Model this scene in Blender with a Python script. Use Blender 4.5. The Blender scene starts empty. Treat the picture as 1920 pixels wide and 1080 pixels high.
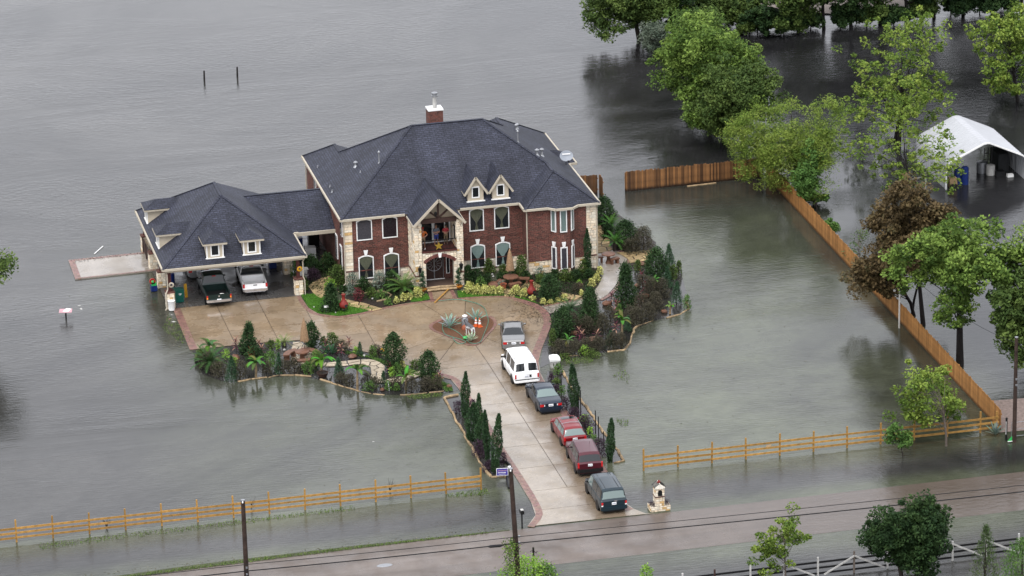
import bpy, math, random
import numpy as np
from mathutils import Vector, Matrix

random.seed(7); RNG = np.random.default_rng(7)
S = bpy.context.scene; COL = S.collection
R = math.radians

# ---------------------------------------------------------------- camera
CF, CTH, CRO, CPS = 7636.72, 0.352984, -0.0236608, 0.2222628
CAM = np.array([-54.3345, -300.2392, 111.9173])
_fw = np.array([math.sin(CPS)*math.cos(CTH), math.cos(CPS)*math.cos(CTH), -math.sin(CTH)])
_rt = np.array([math.cos(CPS), -math.sin(CPS), 0.0]); _up = np.cross(_rt, _fw)
_r2 = math.cos(CRO)*_rt + math.sin(CRO)*_up
_u2 = -math.sin(CRO)*_rt + math.cos(CRO)*_up
cd = bpy.data.cameras.new('camera'); co = bpy.data.objects.new('camera', cd); COL.objects.link(co)
cd.sensor_fit = 'HORIZONTAL'; cd.sensor_width = 36; cd.lens = CF*36/1920; cd.clip_start = 1; cd.clip_end = 3000
co.matrix_world = Matrix([[_r2[0], _u2[0], -_fw[0], CAM[0]], [_r2[1], _u2[1], -_fw[1], CAM[1]], [_r2[2], _u2[2], -_fw[2], CAM[2]], [0, 0, 0, 1]])
S.camera = co

# ---------------------------------------------------------------- sky, sun, exposure
SUN_EL, SUN_AZ = R(58), R(215)          # high soft sun, left of and behind the camera, through full overcast
w = bpy.data.worlds.new('World'); S.world = w; w.use_nodes = True
nt = w.node_tree; nt.nodes.clear()
out = nt.nodes.new('ShaderNodeOutputWorld'); bg = nt.nodes.new('ShaderNodeBackground')
sky = nt.nodes.new('ShaderNodeTexSky'); sky.sky_type = 'NISHITA'; sky.sun_disc = False
sky.sun_elevation = SUN_EL; sky.sun_rotation = SUN_AZ; sky.dust_density = 4.0; sky.air_density = 1.0
hs = nt.nodes.new('ShaderNodeHueSaturation'); hs.inputs['Saturation'].default_value = 0.16
mx = nt.nodes.new('ShaderNodeMix'); mx.data_type = 'RGBA'; mx.inputs['Factor'].default_value = 0.55
mx.inputs[7].default_value = (8.7, 8.9, 9.65, 1)      # the even grey of the cloud deck
nt.links.new(sky.outputs[0], hs.inputs['Color']); nt.links.new(hs.outputs[0], mx.inputs[6])
nt.links.new(mx.outputs[2], bg.inputs[0]); bg.inputs[1].default_value = 0.14
nt.links.new(bg.outputs[0], out.inputs[0])
sd = bpy.data.lights.new('sun', 'SUN'); so = bpy.data.objects.new('sun', sd); COL.objects.link(so)
sd.energy = 1.0; sd.angle = R(28); sd.color = (1.0, 0.96, 0.9)
dv = Vector((math.sin(SUN_AZ)*math.cos(SUN_EL), math.cos(SUN_AZ)*math.cos(SUN_EL), math.sin(SUN_EL)))
so.rotation_euler = dv.to_track_quat('Z', 'Y').to_euler()
S.view_settings.view_transform = 'Standard'; S.view_settings.look = 'None'
S.view_settings.exposure = 0.95; S.view_settings.gamma = 1; S.view_settings.use_curve_mapping = False

# ---------------------------------------------------------------- ground finder: a photo pixel to the level z, or to an upright plane
def G(u, v, z=0.0):
    d = _fw + (u-960)/CF*_r2 - (v-540)/CF*_u2
    t = (z-CAM[2])/d[2]; p = CAM + d*t
    return (float(p[0]), float(p[1]), float(p[2]))
def onY(u, v, Y):
    d = _fw + (u-960)/CF*_r2 - (v-540)/CF*_u2
    p = CAM + d*((Y-CAM[1])/d[1]); return (float(p[0]), float(p[1]), float(p[2]))
def pxm(p):                              # photo pixels per metre at a place
    return CF/float((np.array(p)-CAM) @ _fw)
def GP(pts, z=0.0): return [G(u, v, z)[:2] for u, v in pts]

# ---------------------------------------------------------------- objects
def tag(o, label=None, cat=None, group=None, kind=None):
    if label: o['label'] = label
    if cat: o['category'] = cat
    if group: o['group'] = group
    if kind: o['kind'] = kind
    return o
def thing(name, label, cat, loc=(0, 0, 0), rz=0.0, group=None):
    o = bpy.data.objects.new(name, None); COL.objects.link(o); o.location = loc; o.rotation_euler = (0, 0, rz)
    o.empty_display_size = 0.2
    return tag(o, label, cat, group)
def link(name, me, parent=None, loc=None):
    o = bpy.data.objects.new(name, me); COL.objects.link(o)
    if parent: o.parent = parent
    if loc: o.location = loc
    return o
def kids(o): return list(o.children)
def copy_tree(o, parent=None):
    c = o.copy(); COL.objects.link(c)
    if parent: c.parent = parent
    for ch in kids(o): copy_tree(ch, c)
    return c

class MB:
    """collects faces and becomes ONE mesh object"""
    def __init__(s): s.v = []; s.f = []; s.p = []
    def poly(s, pts, flip=False):
        n = len(s.v); s.v += [tuple(p) for p in pts]; ix = list(range(n, n+len(pts)))
        s.f.append(ix[::-1] if flip else ix); return s
    def mesh(s, vs, fs):
        n = len(s.v); s.p.append((n, len(s.f))); s.v += [tuple(p) for p in vs]; s.f += [[i+n for i in f] for f in fs]; return s
    def box(s, x0, x1, y0, y1, z0, z1):
        return s.mesh([(x0, y0, z0), (x1, y0, z0), (x1, y1, z0), (x0, y1, z0), (x0, y0, z1), (x1, y0, z1), (x1, y1, z1), (x0, y1, z1)],
                      [(0, 3, 2, 1), (4, 5, 6, 7), (0, 1, 5, 4), (1, 2, 6, 5), (2, 3, 7, 6), (3, 0, 4, 7)])
    def obox(s, c, sz, rz=0.0, rx=0.0, ry=0.0, taper=1.0):
        M = Matrix.Rotation(rz, 3, 'Z') @ Matrix.Rotation(ry, 3, 'Y') @ Matrix.Rotation(rx, 3, 'X'); c = Vector(c)
        vs = []
        for z in (-.5, .5):
            k = taper if z > 0 else 1
            for x, y in ((-.5, -.5), (.5, -.5), (.5, .5), (-.5, .5)):
                vs.append(c + M @ Vector((x*sz[0]*k, y*sz[1]*k, z*sz[2])))
        return s.mesh(vs, [(0, 3, 2, 1), (4, 5, 6, 7), (0, 1, 5, 4), (1, 2, 6, 5), (2, 3, 7, 6), (3, 0, 4, 7)])
    def prism(s, p2, z0, z1):
        n = len(p2); a = sum(p2[i][0]*p2[(i+1) % n][1]-p2[(i+1) % n][0]*p2[i][1] for i in range(n))
        if a < 0: p2 = p2[::-1]
        vs = [(x, y, z0) for x, y in p2] + [(x, y, z1) for x, y in p2]
        return s.mesh(vs, [list(range(n, 2*n)), list(range(n-1, -1, -1))] + [(i, (i+1) % n, n+(i+1) % n, n+i) for i in range(n)])
    def prism_y(s, p2, y0, y1):          # outline in x,z given thickness in y
        n = len(p2); a = sum(p2[i][0]*p2[(i+1) % n][1]-p2[(i+1) % n][0]*p2[i][1] for i in range(n))
        if a < 0: p2 = p2[::-1]
        vs = [(x, y0, z) for x, z in p2] + [(x, y1, z) for x, z in p2]
        return s.mesh(vs, [list(range(n)), list(range(2*n-1, n-1, -1))] + [(i, n+i, n+(i+1) % n, (i+1) % n) for i in range(n)])
    def beam(s, a, b, wd, ht, up=(0, 0, 1)):
        a, b = Vector(a), Vector(b); d = (b-a).normalized(); u = Vector(up)
        if abs(d.dot(u)) > .99: u = Vector((0, 1, 0))
        x = d.cross(u).normalized(); z = x.cross(d)
        vs = []
        for p in (a, b):
            for i, j in ((-1, -1), (1, -1), (1, 1), (-1, 1)): vs.append(p + x*(i*wd/2) + z*(j*ht/2))
        return s.mesh(vs, [(0, 1, 2, 3), (7, 6, 5, 4), (0, 4, 5, 1), (1, 5, 6, 2), (2, 6, 7, 3), (3, 7, 4, 0)])
    def tube(s, pts, rad, n=6, cap=True):
        pts = [Vector(p) for p in pts]; k = len(pts)
        rs = rad if isinstance(rad, (list, tuple)) else [rad]*k
        vs = []; fs = []; ref = None
        for i, p in enumerate(pts):
            d = (pts[min(i+1, k-1)]-pts[max(i-1, 0)])
            d = d.normalized() if d.length > 1e-9 else Vector((0, 0, 1))
            if ref is None: ref = Vector((1, 0, 0)) if abs(d.x) < .8 else Vector((0, 1, 0))
            x = (ref-d*ref.dot(d)).normalized(); ref = x; y = d.cross(x)
            for j in range(n):
                a = 2*math.pi*j/n; vs.append(p + x*(math.cos(a)*rs[i]) + y*(math.sin(a)*rs[i]))
        for i in range(k-1):
            for j in range(n):
                fs.append((i*n+j, i*n+(j+1) % n, (i+1)*n+(j+1) % n, (i+1)*n+j))
        if cap: fs += [list(range(n-1, -1, -1)), list(range((k-1)*n, k*n))]
        return s.mesh(vs, fs)
    def lathe(s, prof, n=16, c=(0, 0, 0), axis='Z', cap=True):
        vs = []; fs = []; k = len(prof)
        for r, h in prof:
            for j in range(n):
                a = 2*math.pi*j/n; p = (math.cos(a)*r, math.sin(a)*r, h)
                if axis == 'X': p = (p[2], p[0], p[1])
                if axis == 'Y': p = (p[1], p[2], p[0])
                vs.append((p[0]+c[0], p[1]+c[1], p[2]+c[2]))
        for i in range(k-1):
            for j in range(n): fs.append((i*n+j, i*n+(j+1) % n, (i+1)*n+(j+1) % n, (i+1)*n+j))
        if cap: fs += [list(range(n-1, -1, -1)), list(range((k-1)*n, k*n))]
        return s.mesh(vs, fs)
    def ball(s, c, r, n=10, m=6, sz=(1, 1, 1)):
        pr = [(max(1e-3, math.sin(math.pi*i/m)), -math.cos(math.pi*i/m)) for i in range(m+1)]
        b = MB().lathe(pr, n); return s.mesh([(c[0]+x*r*sz[0], c[1]+y*r*sz[1], c[2]+z*r*sz[2]) for x, y, z in b.v], b.f)
    def blob(s, c, r, sz=(1, 1, .7), amp=.2, n=9, m=6):
        k = len(s.v); s.ball(c, r, n, m, sz)
        for i in range(k, len(s.v)):
            p = Vector(s.v[i]); q = Vector(c); f = 1+amp*random.uniform(-1, 1); s.v[i] = tuple(q+(p-q)*f)
        return s
    def data(s, name, mats=None, smooth=False, uv=False, cols=None):
        me = bpy.data.meshes.new(name); me.from_pydata(s.v, [], s.f)
        if mats is not None: me.materials.append(mats)
        if uv:
            me.update(); L = me.uv_layers.new(name='UVMap').data
            for p in me.polygons:
                n = p.normal
                if abs(n.z) > .96: h, t = Vector((1, 0, 0)), Vector((0, 1, 0))
                else:
                    h = Vector((0, 0, 1)).cross(n).normalized(); t = n.cross(h)
                for li in p.loop_indices:
                    q = Vector(s.v[me.loops[li].vertex_index]); L[li].uv = (q.dot(h), q.dot(t))
        if cols is not None:
            at = me.attributes.new('col', 'FLOAT_COLOR', 'POINT'); at.data.foreach_set('color', np.asarray(cols, dtype=np.float32).ravel())
        if smooth:
            me.shade_smooth()
            me.set_sharp_from_angle(angle=R(smooth if smooth is not True else 40))
        return me
    def build_each(s, name, m, parent=None, **kw):      # every primitive its own object
        for i, (v0, f0) in enumerate(s.p):
            v1, f1 = s.p[i+1] if i+1 < len(s.p) else (len(s.v), len(s.f)); q = MB(); q.v = s.v[v0:v1]; q.f = [[j-v0 for j in f] for f in s.f[f0:f1]]; q.build(name, m, parent, **kw)
    def build(s, name, m, parent=None, smooth=False, uv=False, label=None, kind=None, cols=None, loc=None):
        o = link(name, s.data(name, m, smooth, uv, cols), parent, loc)
        if label: o['label'] = label
        if kind: o['kind'] = kind
        return o

def clip_half(poly, p, n):               # keep the side of the line through p that n points to
    outp = []; k = len(poly)
    for i in range(k):
        a, b = poly[i], poly[(i+1) % k]
        da = (a[0]-p[0])*n[0]+(a[1]-p[1])*n[1]; db = (b[0]-p[0])*n[0]+(b[1]-p[1])*n[1]
        if da >= 0: outp.append(a)
        if (da >= 0) != (db >= 0):
            t = da/(da-db); outp.append((a[0]+(b[0]-a[0])*t, a[1]+(b[1]-a[1])*t))
    return outp
def area(p): return .5*sum(p[i][0]*p[(i+1) % len(p)][1]-p[(i+1) % len(p)][0]*p[i][1] for i in range(len(p)))
def inside(q, poly):
    x, y = q; r = False; k = len(poly)
    for i in range(k):
        (x1, y1), (x2, y2) = poly[i], poly[(i+1) % k]
        if (y1 > y) != (y2 > y) and x < (x2-x1)*(y-y1)/(y2-y1)+x1: r = not r
    return r
def smooth_poly(pts, n=3, closed=True):   # Catmull-Rom through the points
    outp = []; k = len(pts)
    for i in range(k if closed else k-1):
        g = (lambda j: pts[j % k]) if closed else (lambda j: pts[max(0, min(k-1, j))])
        p0, p1, p2, p3 = g(i-1), g(i), g(i+1), g(i+2)
        for s_ in range(n):
            t = s_/n
            outp.append(tuple(.5*(2*b+(c-a)*t+(2*a-5*b+4*c-d)*t*t+(3*b-a-3*c+d)*t**3) for a, b, c, d in zip(p0, p1, p2, p3)))
    if not closed: outp.append(tuple(pts[-1]))
    return outp

# ---------------------------------------------------------------- materials
class N:
    def __init__(s, name):
        s.m = bpy.data.materials.new(name); s.m.use_nodes = True; s.t = s.m.node_tree
        s.b = s.t.nodes['Principled BSDF']; s._c = {}
    def n(s, ty, **kw):
        x = s.t.nodes.new('ShaderNode'+ty)
        for k, v in kw.items(): setattr(x, k, v)
        return x
    def l(s, a, b): s.t.links.new(a, b)
    def pos(s, which='Object', scale=(1, 1, 1)):
        if which == 'World': o = s.n('NewGeometry').outputs['Position']
        else: o = s.n('TexCoord').outputs[which]
        mp = s.n('Mapping'); mp.inputs['Scale'].default_value = scale; s.l(o, mp.inputs[0]); return mp.outputs[0]
    def noise(s, scale, detail=4, co=None, rough=.6, dist=0):
        x = s.n('TexNoise'); x.inputs['Scale'].default_value = scale; x.inputs['Detail'].default_value = detail
        x.inputs['Roughness'].default_value = rough; x.inputs['Distortion'].default_value = dist
        if co is not None: s.l(co, x.inputs['Vector'])
        return x.outputs[0]
    def ramp(s, fac, stops):
        x = s.n('ValToRGB'); e = x.color_ramp.elements
        while len(e) > 1: e.remove(e[-1])
        for i, (p, c) in enumerate(stops):
            q = e[0] if i == 0 else e.new(p)
            q.position = p; q.color = (*c, 1) if not isinstance(c, (int, float)) else (c, c, c, 1)
        s.l(fac, x.inputs[0]); return x.outputs[0]
    def mix(s, fac, a, b, mode='MIX'):
        x = s.n('Mix', data_type='RGBA', blend_type=mode)
        for v, i in ((fac, 0), (a, 6), (b, 7)):
            if hasattr(v, 'links'): s.l(v, x.inputs[i])
            elif i == 0: x.inputs[0].default_value = v
            else: x.inputs[i].default_value = (*v, 1)
        return x.outputs[2]
    def math(s, op, a, b=0.0):
        x = s.n('Math', operation=op)
        for v, i in ((a, 0), (b, 1)):
            if hasattr(v, 'links'): s.l(v, x.inputs[i])
            else: x.inputs[i].default_value = v
        return x.outputs[0]
    def maprange(s, v, a, b, c=0., d=1.):
        x = s.n('MapRange'); x.interpolation_type = 'SMOOTHSTEP'; s.l(v, x.inputs[0])
        for i, q in enumerate((a, b, c, d)): x.inputs[i+1].default_value = q
        return x.outputs[0]
    def bump(s, h, strength, dist=.02):
        x = s.n('Bump'); x.inputs['Strength'].default_value = strength; x.inputs['Distance'].default_value = dist
        s.l(h, x.inputs['Height']); s.l(x.outputs[0], s.b.inputs['Normal']); return x
    def base(s, c):
        if hasattr(c, 'links'): s.l(c, s.b.inputs['Base Color'])
        else: s.b.inputs['Base Color'].default_value = (*c, 1)
    def set(s, rough=None, metal=None, ior=None, spec=None, coat=None):
        B = s.b.inputs
        if rough is not None:
            if hasattr(rough, 'links'): s.l(rough, B['Roughness'])
            else: B['Roughness'].default_value = rough
        if metal is not None: B['Metallic'].default_value = metal
        if ior is not None: B['IOR'].default_value = ior
        if spec is not None: B['Specular IOR Level'].default_value = spec
        if coat is not None: B['Coat Weight'].default_value = coat; B['Coat Roughness'].default_value = .04
        return s

def plain(name, c, rough=.6, var=.25, scale=3., metal=0., bump=0., coat=None, obj_random=0., spec=None):
    if min(c) < .55: c = tuple(x*.66 for x in c)
    q = N(name); d = tuple(x*(1-var) for x in c); e = tuple(min(1, x*(1+var)) for x in c)
    col = q.ramp(q.noise(scale, 5, q.pos()), [(.3, d), (.7, e)])
    if obj_random:
        r = q.n('ObjectInfo').outputs['Random']
        col = q.mix(1.0, col, q.ramp(r, [(0, 1-obj_random), (1, 1+obj_random*.6)]), 'MULTIPLY')
    q.base(col); q.set(rough, metal, coat=coat, spec=.5 if metal else (.22 if spec is None else spec))
    if bump: q.bump(q.noise(scale*4, 5, q.pos()), bump)
    return q.m

M = {}
# brick laid in running bond on UVs in metres
def brickmat(name, c1, c2, mort, bw=.24, bh=.085, ms=.012, rough=.85, varscale=.6):
    q = N(name); uv = q.n('TexCoord').outputs['UV']; b = q.n('TexBrick'); q.l(uv, b.inputs['Vector'])
    for k, v in (('Scale', 1.0), ('Mortar Size', ms), ('Brick Width', bw), ('Row Height', bh), ('Bias', 0.0), ('Mortar Smooth', .3)): b.inputs[k].default_value = v
    b.inputs['Color1'].default_value = (*c1, 1); b.inputs['Color2'].default_value = (*c2, 1); b.inputs['Mortar'].default_value = (*mort, 1)
    n = q.ramp(q.noise(varscale, 6, q.pos()), [(.3, .78), (.7, 1.2)])
    sp = q.mix(1, q.ramp(q.noise(9, 3, uv), [(.35, .6), (.65, 1.35)]), q.ramp(q.noise(.5, 5, q.pos('UV', (2.2, .35, 1))), [(.35, .8), (.65, 1.15)]), 'MULTIPLY')
    q.base(q.mix(1, q.mix(1, b.outputs['Color'], n, 'MULTIPLY'), sp, 'MULTIPLY')); q.set(rough, spec=.2)
    q.bump(b.outputs['Fac'], -.5, .01); return q.m
M['brick'] = brickmat('brick', (.138, .044, .034), (.058, .025, .020), (.12, .08, .065), .3, .11, .014)
M['brick_edge'] = brickmat('brick_edge', (.30, .13, .10), (.22, .085, .07), (.24, .17, .14), .2, .1, .012, .45)
M['shingle'] = brickmat('shingle', (.035, .038, .056), (.021, .023, .034), (.011, .012, .017), .46, .20, .028, .62, .4)

q = N('stone'); a = q.n('Attribute'); a.attribute_name = 'col'
nz = q.ramp(q.noise(7, 6, q.pos()), [(.3, .72), (.68, 1.12)])
stain = q.ramp(q.noise(1.3, 4, q.pos()), [(.60, 0), (.74, .35)])
q.base(q.mix(stain, q.mix(1, a.outputs['Color'], nz, 'MULTIPLY'), (.45, .30, .13))); q.set(.85, spec=.2); q.bump(q.noise(12, 5, q.pos()), .5, .02); M['stone'] = q.m
M['mortar'] = plain('mortar', (.56, .50, .41), .9, .2, 4)
M['cream'] = plain('cream_trim', (.55, .49, .39), .6, .06, 2)
M['stucco'] = plain('stucco', (.62, .54, .42), .85, .08, 3)
M['white'] = plain('white_paint', (.66, .66, .65), .45, .05, 2)
M['dirty_white'] = plain('weathered_white', (.545, .535, .51), .6, .25, 4)
M['dark_wood'] = plain('dark_stained_wood', (.055, .03, .024), .6, .3, 5)
M['post_brown'] = plain('red_brown_post', (.09, .03, .025), .6, .25, 5)
M['iron'] = plain('black_iron', (.012, .012, .013), .4, .2)
M['black'] = plain('black_plastic', (.012, .012, .013), .5, .2)
M['rubber'] = plain('rubber', (.018, .018, .019), .8, .2)
M['galv'] = plain('galvanised_metal', (.38, .39, .41), .4, .15, 6, .6)
M['chrome'] = plain('chrome', (.7, .7, .72), .15, .03, 2, 1.0)
M['grey_dish'] = plain('grey_dish', (.34, .37, .42), .45, .06)
M['dark_in'] = plain('dark_interior', (.03, .032, .034), .7, .2)
M['terracotta'] = plain('terracotta', (.34, .10, .05), .6, .2, 6)
M['orange_pot'] = plain('orange_glazed_pot', (.62, .22, .03), .35, .1)
M['red_clay'] = plain('red_clay', (.23, .028, .022), .5, .2, 5)
M['rusty_stone'] = plain('rusty_red_stone', (.18, .088, .055), .45, .3, 4, bump=.3)
M['thatch'] = plain('thatch', (.33, .21, .12), .9, .4, 14, bump=.6)
M['gold'] = plain('gold_star', (.45, .30, .04), .4, .1, 3, .4)
M['blue'] = plain('blue_plastic', (.012, .03, .16), .4, .3, 3)
M['green_bin'] = plain('green_bin', (.006, .10, .075), .45, .1)
M['yellow'] = plain('yellow_plastic', (.62, .33, .02), .5, .15)
M['red_pl'] = plain('red_plastic', (.45, .03, .02), .4, .15)
M['lime_pl'] = plain('lime_plastic', (.05, .5, .12), .4, .15)
M['cone_orange'] = plain('cone_orange', (.75, .13, .03), .5, .1)
M['hose'] = plain('green_hose', (.10, .26, .19), .5, .15)
M['tan_box'] = plain('cardboard', (.32, .22, .12), .8, .15)
M['pink'] = plain('pink_board', (.62, .36, .40), .6, .15)
M['pole'] = plain('creosote_pole', (.05, .032, .025), .85, .45, 2.5, bump=.4)
M['wire'] = plain('wire', (.012, .012, .014), .6, .1)
M['bark'] = plain('bark', (.045, .036, .03), .9, .4, 6, bump=.6)
M['bark_pale'] = plain('pale_bark', (.16, .13, .11), .9, .35, 6, bump=.5)
M['bark_dark'] = plain('dark_bark', (.018, .015, .014), .9, .4, 6, bump=.6)
M['log'] = plain('peeled_log', (.36, .26, .15), .75, .5, 4, bump=.4, obj_random=.35)
M['lumber'] = plain('new_lumber', (.44, .24, .065), .7, .3, 3.5, bump=.2, obj_random=.22)
M['flag'] = plain('flagstone', (.42, .31, .16), .6, .28, 3.5, bump=.3, obj_random=.3)
M['flag_pale'] = plain('pale_flagstone', (.50, .42, .31), .5, .22, 3.5, bump=.3, obj_random=.22)
M['mulch'] = plain('wet_mulch', (.030, .023, .019), .45, .5, 5, bump=.7)
M['verge'] = plain('verge_turf', (.075, .085, .045), .85, .4, 2.5, bump=.5)
M['red_mulch'] = plain('red_mulch', (.13, .060, .030), .8, .55, 9, bump=.9)
M['grass'] = plain('lawn_grass', (.055, .15, .015), .8, .35, 2.5, bump=.5)
M['sleeve'] = plain('cable_sleeve', (.014, .014, .016), .5, .2)
M['skin'] = plain('skin', (.42, .22, .15), .55, .08, 6)

# cedar fence boards: dark, weather-streaked and a fresh orange kind
def boards(name, lo, hi):
    q = N(name); r = q.n('ObjectInfo').outputs['Random']
    c = q.ramp(r, [(0, lo), (.55, tuple((x+y)/2 for x, y in zip(lo, hi))), (1, hi)])
    g = q.ramp(q.noise(3, 5, q.pos('Object', (6, 6, .7))), [(.3, .6), (.7, 1.25)])
    sz = q.n('SeparateXYZ'); q.l(q.n('TexCoord').outputs['Object'], sz.inputs[0])
    c = q.mix(q.maprange(q.math('ADD', sz.outputs[2], q.math('MULTIPLY', q.noise(3, 4, q.pos()), .3)), .55, .2), c, tuple(x*.35 for x in lo))      # silt line left by the flood
    q.base(q.mix(1, c, g, 'MULTIPLY')); q.set(.75, spec=.2); q.bump(q.noise(8, 4, q.pos('Object', (6, 6, .7))), .3); return q.m
M['board_orange'] = boards('orange_cedar', (.21, .098, .030), (.34, .165, .052))
M['board_dark'] = boards('wet_cedar', (.055, .027, .013), (.26, .125, .048))

# wet concrete
def concrete(name, c, c2=None):
    q = N(name); P = q.pos('World')
    n1 = q.ramp(q.noise(.35, 6, P), [(.33, tuple(x*.80 for x in c)), (.64, tuple(x*1.12 for x in c))])
    if c2:      # the drive bleaches paler towards the road
        sy = q.n('SeparateXYZ'); q.l(P, sy.inputs[0])
        n1 = q.mix(q.maprange(q.math('ADD', sy.outputs[1], q.math('MULTIPLY', q.noise(.3, 3, P), 6)), -10, -26), n1, q.ramp(q.noise(.35, 6, P), [(.33, tuple(x*.80 for x in c2)), (.64, tuple(x*1.12 for x in c2))]))
    n2 = q.ramp(q.noise(4, 5, P), [(.3, .86), (.7, 1.1)])
    st = q.ramp(q.noise(.9, 5, q.pos('World', (1, .35, 1))), [(.62, 0), (.8, .18)])
    r = q.n('ObjectInfo').outputs['Random']; rr = q.ramp(r, [(0, .90), (1, 1.08)])
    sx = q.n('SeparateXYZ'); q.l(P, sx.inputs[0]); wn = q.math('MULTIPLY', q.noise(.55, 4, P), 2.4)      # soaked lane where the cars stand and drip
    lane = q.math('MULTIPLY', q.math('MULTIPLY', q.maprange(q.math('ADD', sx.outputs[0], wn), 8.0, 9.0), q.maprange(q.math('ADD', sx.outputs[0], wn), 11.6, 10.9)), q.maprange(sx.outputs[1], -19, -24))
    base = q.mix(st, q.mix(1, q.mix(1, n1, n2, 'MULTIPLY'), rr, 'MULTIPLY'), tuple(x*.5 for x in c))
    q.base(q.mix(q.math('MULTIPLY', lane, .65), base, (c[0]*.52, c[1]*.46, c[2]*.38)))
    q.set(q.ramp(q.noise(.5, 4, P), [(.40, .10), (.62, .50)])); q.bump(q.noise(14, 4, P), .10, .01); return q.m
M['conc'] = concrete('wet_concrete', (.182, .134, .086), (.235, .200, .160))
M['conc_pale'] = concrete('pale_wet_concrete', (.225, .198, .168))
M['conc_shaded'] = concrete('shaded_wet_concrete', (.06, .057, .055))  # wet carport slabs, with the roof's shade put into their colour
M['joint'] = plain('joint', (.05, .036, .026), .7, .3)

# flood water: turbid, with wind ripples; greener where it stands shallow over the grass
def watermat(name, deep, shallow, mask, ripple=1.0, rough=.07):
    q = N(name); P = q.pos('World')
    n = q.noise(.06, 5, P, .6); n2 = q.noise(.8, 5, P, .65)
    sx = q.n('SeparateXYZ'); q.l(P, sx.inputs[0])
    m = mask(q, sx.outputs[0], sx.outputs[1], n)
    if name == 'flood_water':      # deep colour goes darker to the right, painting in the dark tree reflections
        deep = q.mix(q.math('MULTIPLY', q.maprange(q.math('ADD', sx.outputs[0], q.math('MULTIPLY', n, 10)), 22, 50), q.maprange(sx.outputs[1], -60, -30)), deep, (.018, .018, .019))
    col = q.mix(m, deep, shallow)
    col = q.mix(1, col, q.ramp(n2, [(.3, .85), (.7, 1.15)]), 'MULTIPLY')
    col = q.mix(1, col, q.ramp(q.noise(.025, 5, P, .65, 1.5), [(.35, .42), (.65, 1.35)]), 'MULTIPLY')
    q.base(col); q.set(rough, ior=1.333)
    wv = q.n('TexWave'); wv.wave_type = 'BANDS'; wv.bands_direction = 'Y'; wv.inputs['Scale'].default_value = .85
    wv.inputs['Distortion'].default_value = 7; wv.inputs['Detail'].default_value = 3; wv.inputs['Detail Scale'].default_value = 1.2
    rot = q.n('Mapping'); rot.inputs['Rotation'].default_value = (0, 0, R(8)); rot.inputs['Scale'].default_value = (.32, 1, 1); q.l(P, rot.inputs[0])
    q.l(rot.outputs[0], wv.inputs['Vector'])
    rip = q.noise(2.3, 5, q.pos('World', (.6, 1.0, 1)), .68)
    cn = q.noise(1.0, 5, q.pos('World', (.022, .07, 1)), .62, .8); calm = q.ramp(cn, [(.36, .05), (.52, .55), (.66, 1.05)])
    q.set(q.ramp(cn, [(.35, .03), (.65, .13)]))
    h = q.math('ADD', q.math('MULTIPLY', wv.outputs['Fac'], .10), rip)
    h = q.math('MULTIPLY', h, calm)
    q.bump(h, .62*ripple, .085); return q.m
def m_main(q, x, y, n):
    a = q.math('MULTIPLY', q.maprange(x, -24, -8), q.maprange(x, 46, 37, 0, 1))
    b = q.math('MULTIPLY', q.maprange(y, -44.5, -43), q.maprange(y, 24, 4, 0, 1))
    lawn = q.math('MULTIPLY', a, b)
    d1 = q.math('MULTIPLY', q.maprange(y, -47.4, -44.2), q.maprange(y, -42, -43.6, 0, 1))
    d2 = q.math('MULTIPLY', q.maprange(y, -48.0, -50.4, 0, 1), q.maprange(y, -51.5, -50.6))
    d2 = q.math('MAXIMUM', d2, q.math('MULTIPLY', q.maprange(y, -61.5, -57.5), q.maprange(y, -56.5, -57.0, 0, 1)))
    t = q.math('MAXIMUM', q.math('MULTIPLY', lawn, q.ramp(n, [(.35, .35), (.62, 1.0)])), q.math('MULTIPLY', q.math('MAXIMUM', d1, d2), .9))
    return q.math('MINIMUM', t, 1.0)
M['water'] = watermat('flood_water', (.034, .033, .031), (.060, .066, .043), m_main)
M['bed_water'] = watermat('bed_water', (.022, .021, .021), (.034, .032, .029), lambda q, x, y, n: q.ramp(n, [(.4, 0), (.6, 1)]), .35)

# asphalt road, partly under a film of water
q = N('wet_road'); P = q.pos('World'); sx = q.n('SeparateXYZ'); q.l(P, sx.inputs[0])
g1 = q.ramp(q.noise(.22, 5, P), [(.35, (.086, .070, .060)), (.65, (.124, .102, .088))]); g2 = q.ramp(q.noise(30, 3, P), [(.3, .8), (.7, 1.2)])
tr = q.ramp(q.noise(.9, 4, q.pos('World', (.08, 1.2, 1))), [(.4, .88), (.6, 1.1)])
flood = q.maprange(sx.outputs[0], 4, 26)
q.base(q.mix(q.math('MULTIPLY', flood, .75), q.mix(1, q.mix(1, g1, g2, 'MULTIPLY'), tr, 'MULTIPLY'), (.062, .048, .039)))
q.set(q.mix(flood, q.ramp(q.noise(.4, 4, P), [(.4, .25), (.62, .6)]), (.09, .09, .09)), ior=1.35)
q.bump(q.math('ADD', q.math('MULTIPLY', q.noise(2.6, 4, q.pos('World', (.6, 1.1, 1))), flood), q.math('MULTIPLY', q.noise(40, 3, P), .04)), .28, .09); M['road'] = q.m

# leaves: colour per leaf from the mesh, some light through them
q = N('leaf'); a = q.n('Attribute'); a.attribute_name = 'col'; q.base(a.outputs['Color']); q.set(.7, spec=.12)
tl = q.n('BsdfTranslucent'); q.l(a.outputs['Color'], tl.inputs[0]); ms = q.n('MixShader'); ms.inputs[0].default_value = .22
q.l(q.b.outputs[0], ms.inputs[1]); q.l(tl.outputs[0], ms.inputs[2]); q.l(ms.outputs[0], q.t.nodes['Material Output'].inputs[0]); M['leaf'] = q.m

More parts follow.
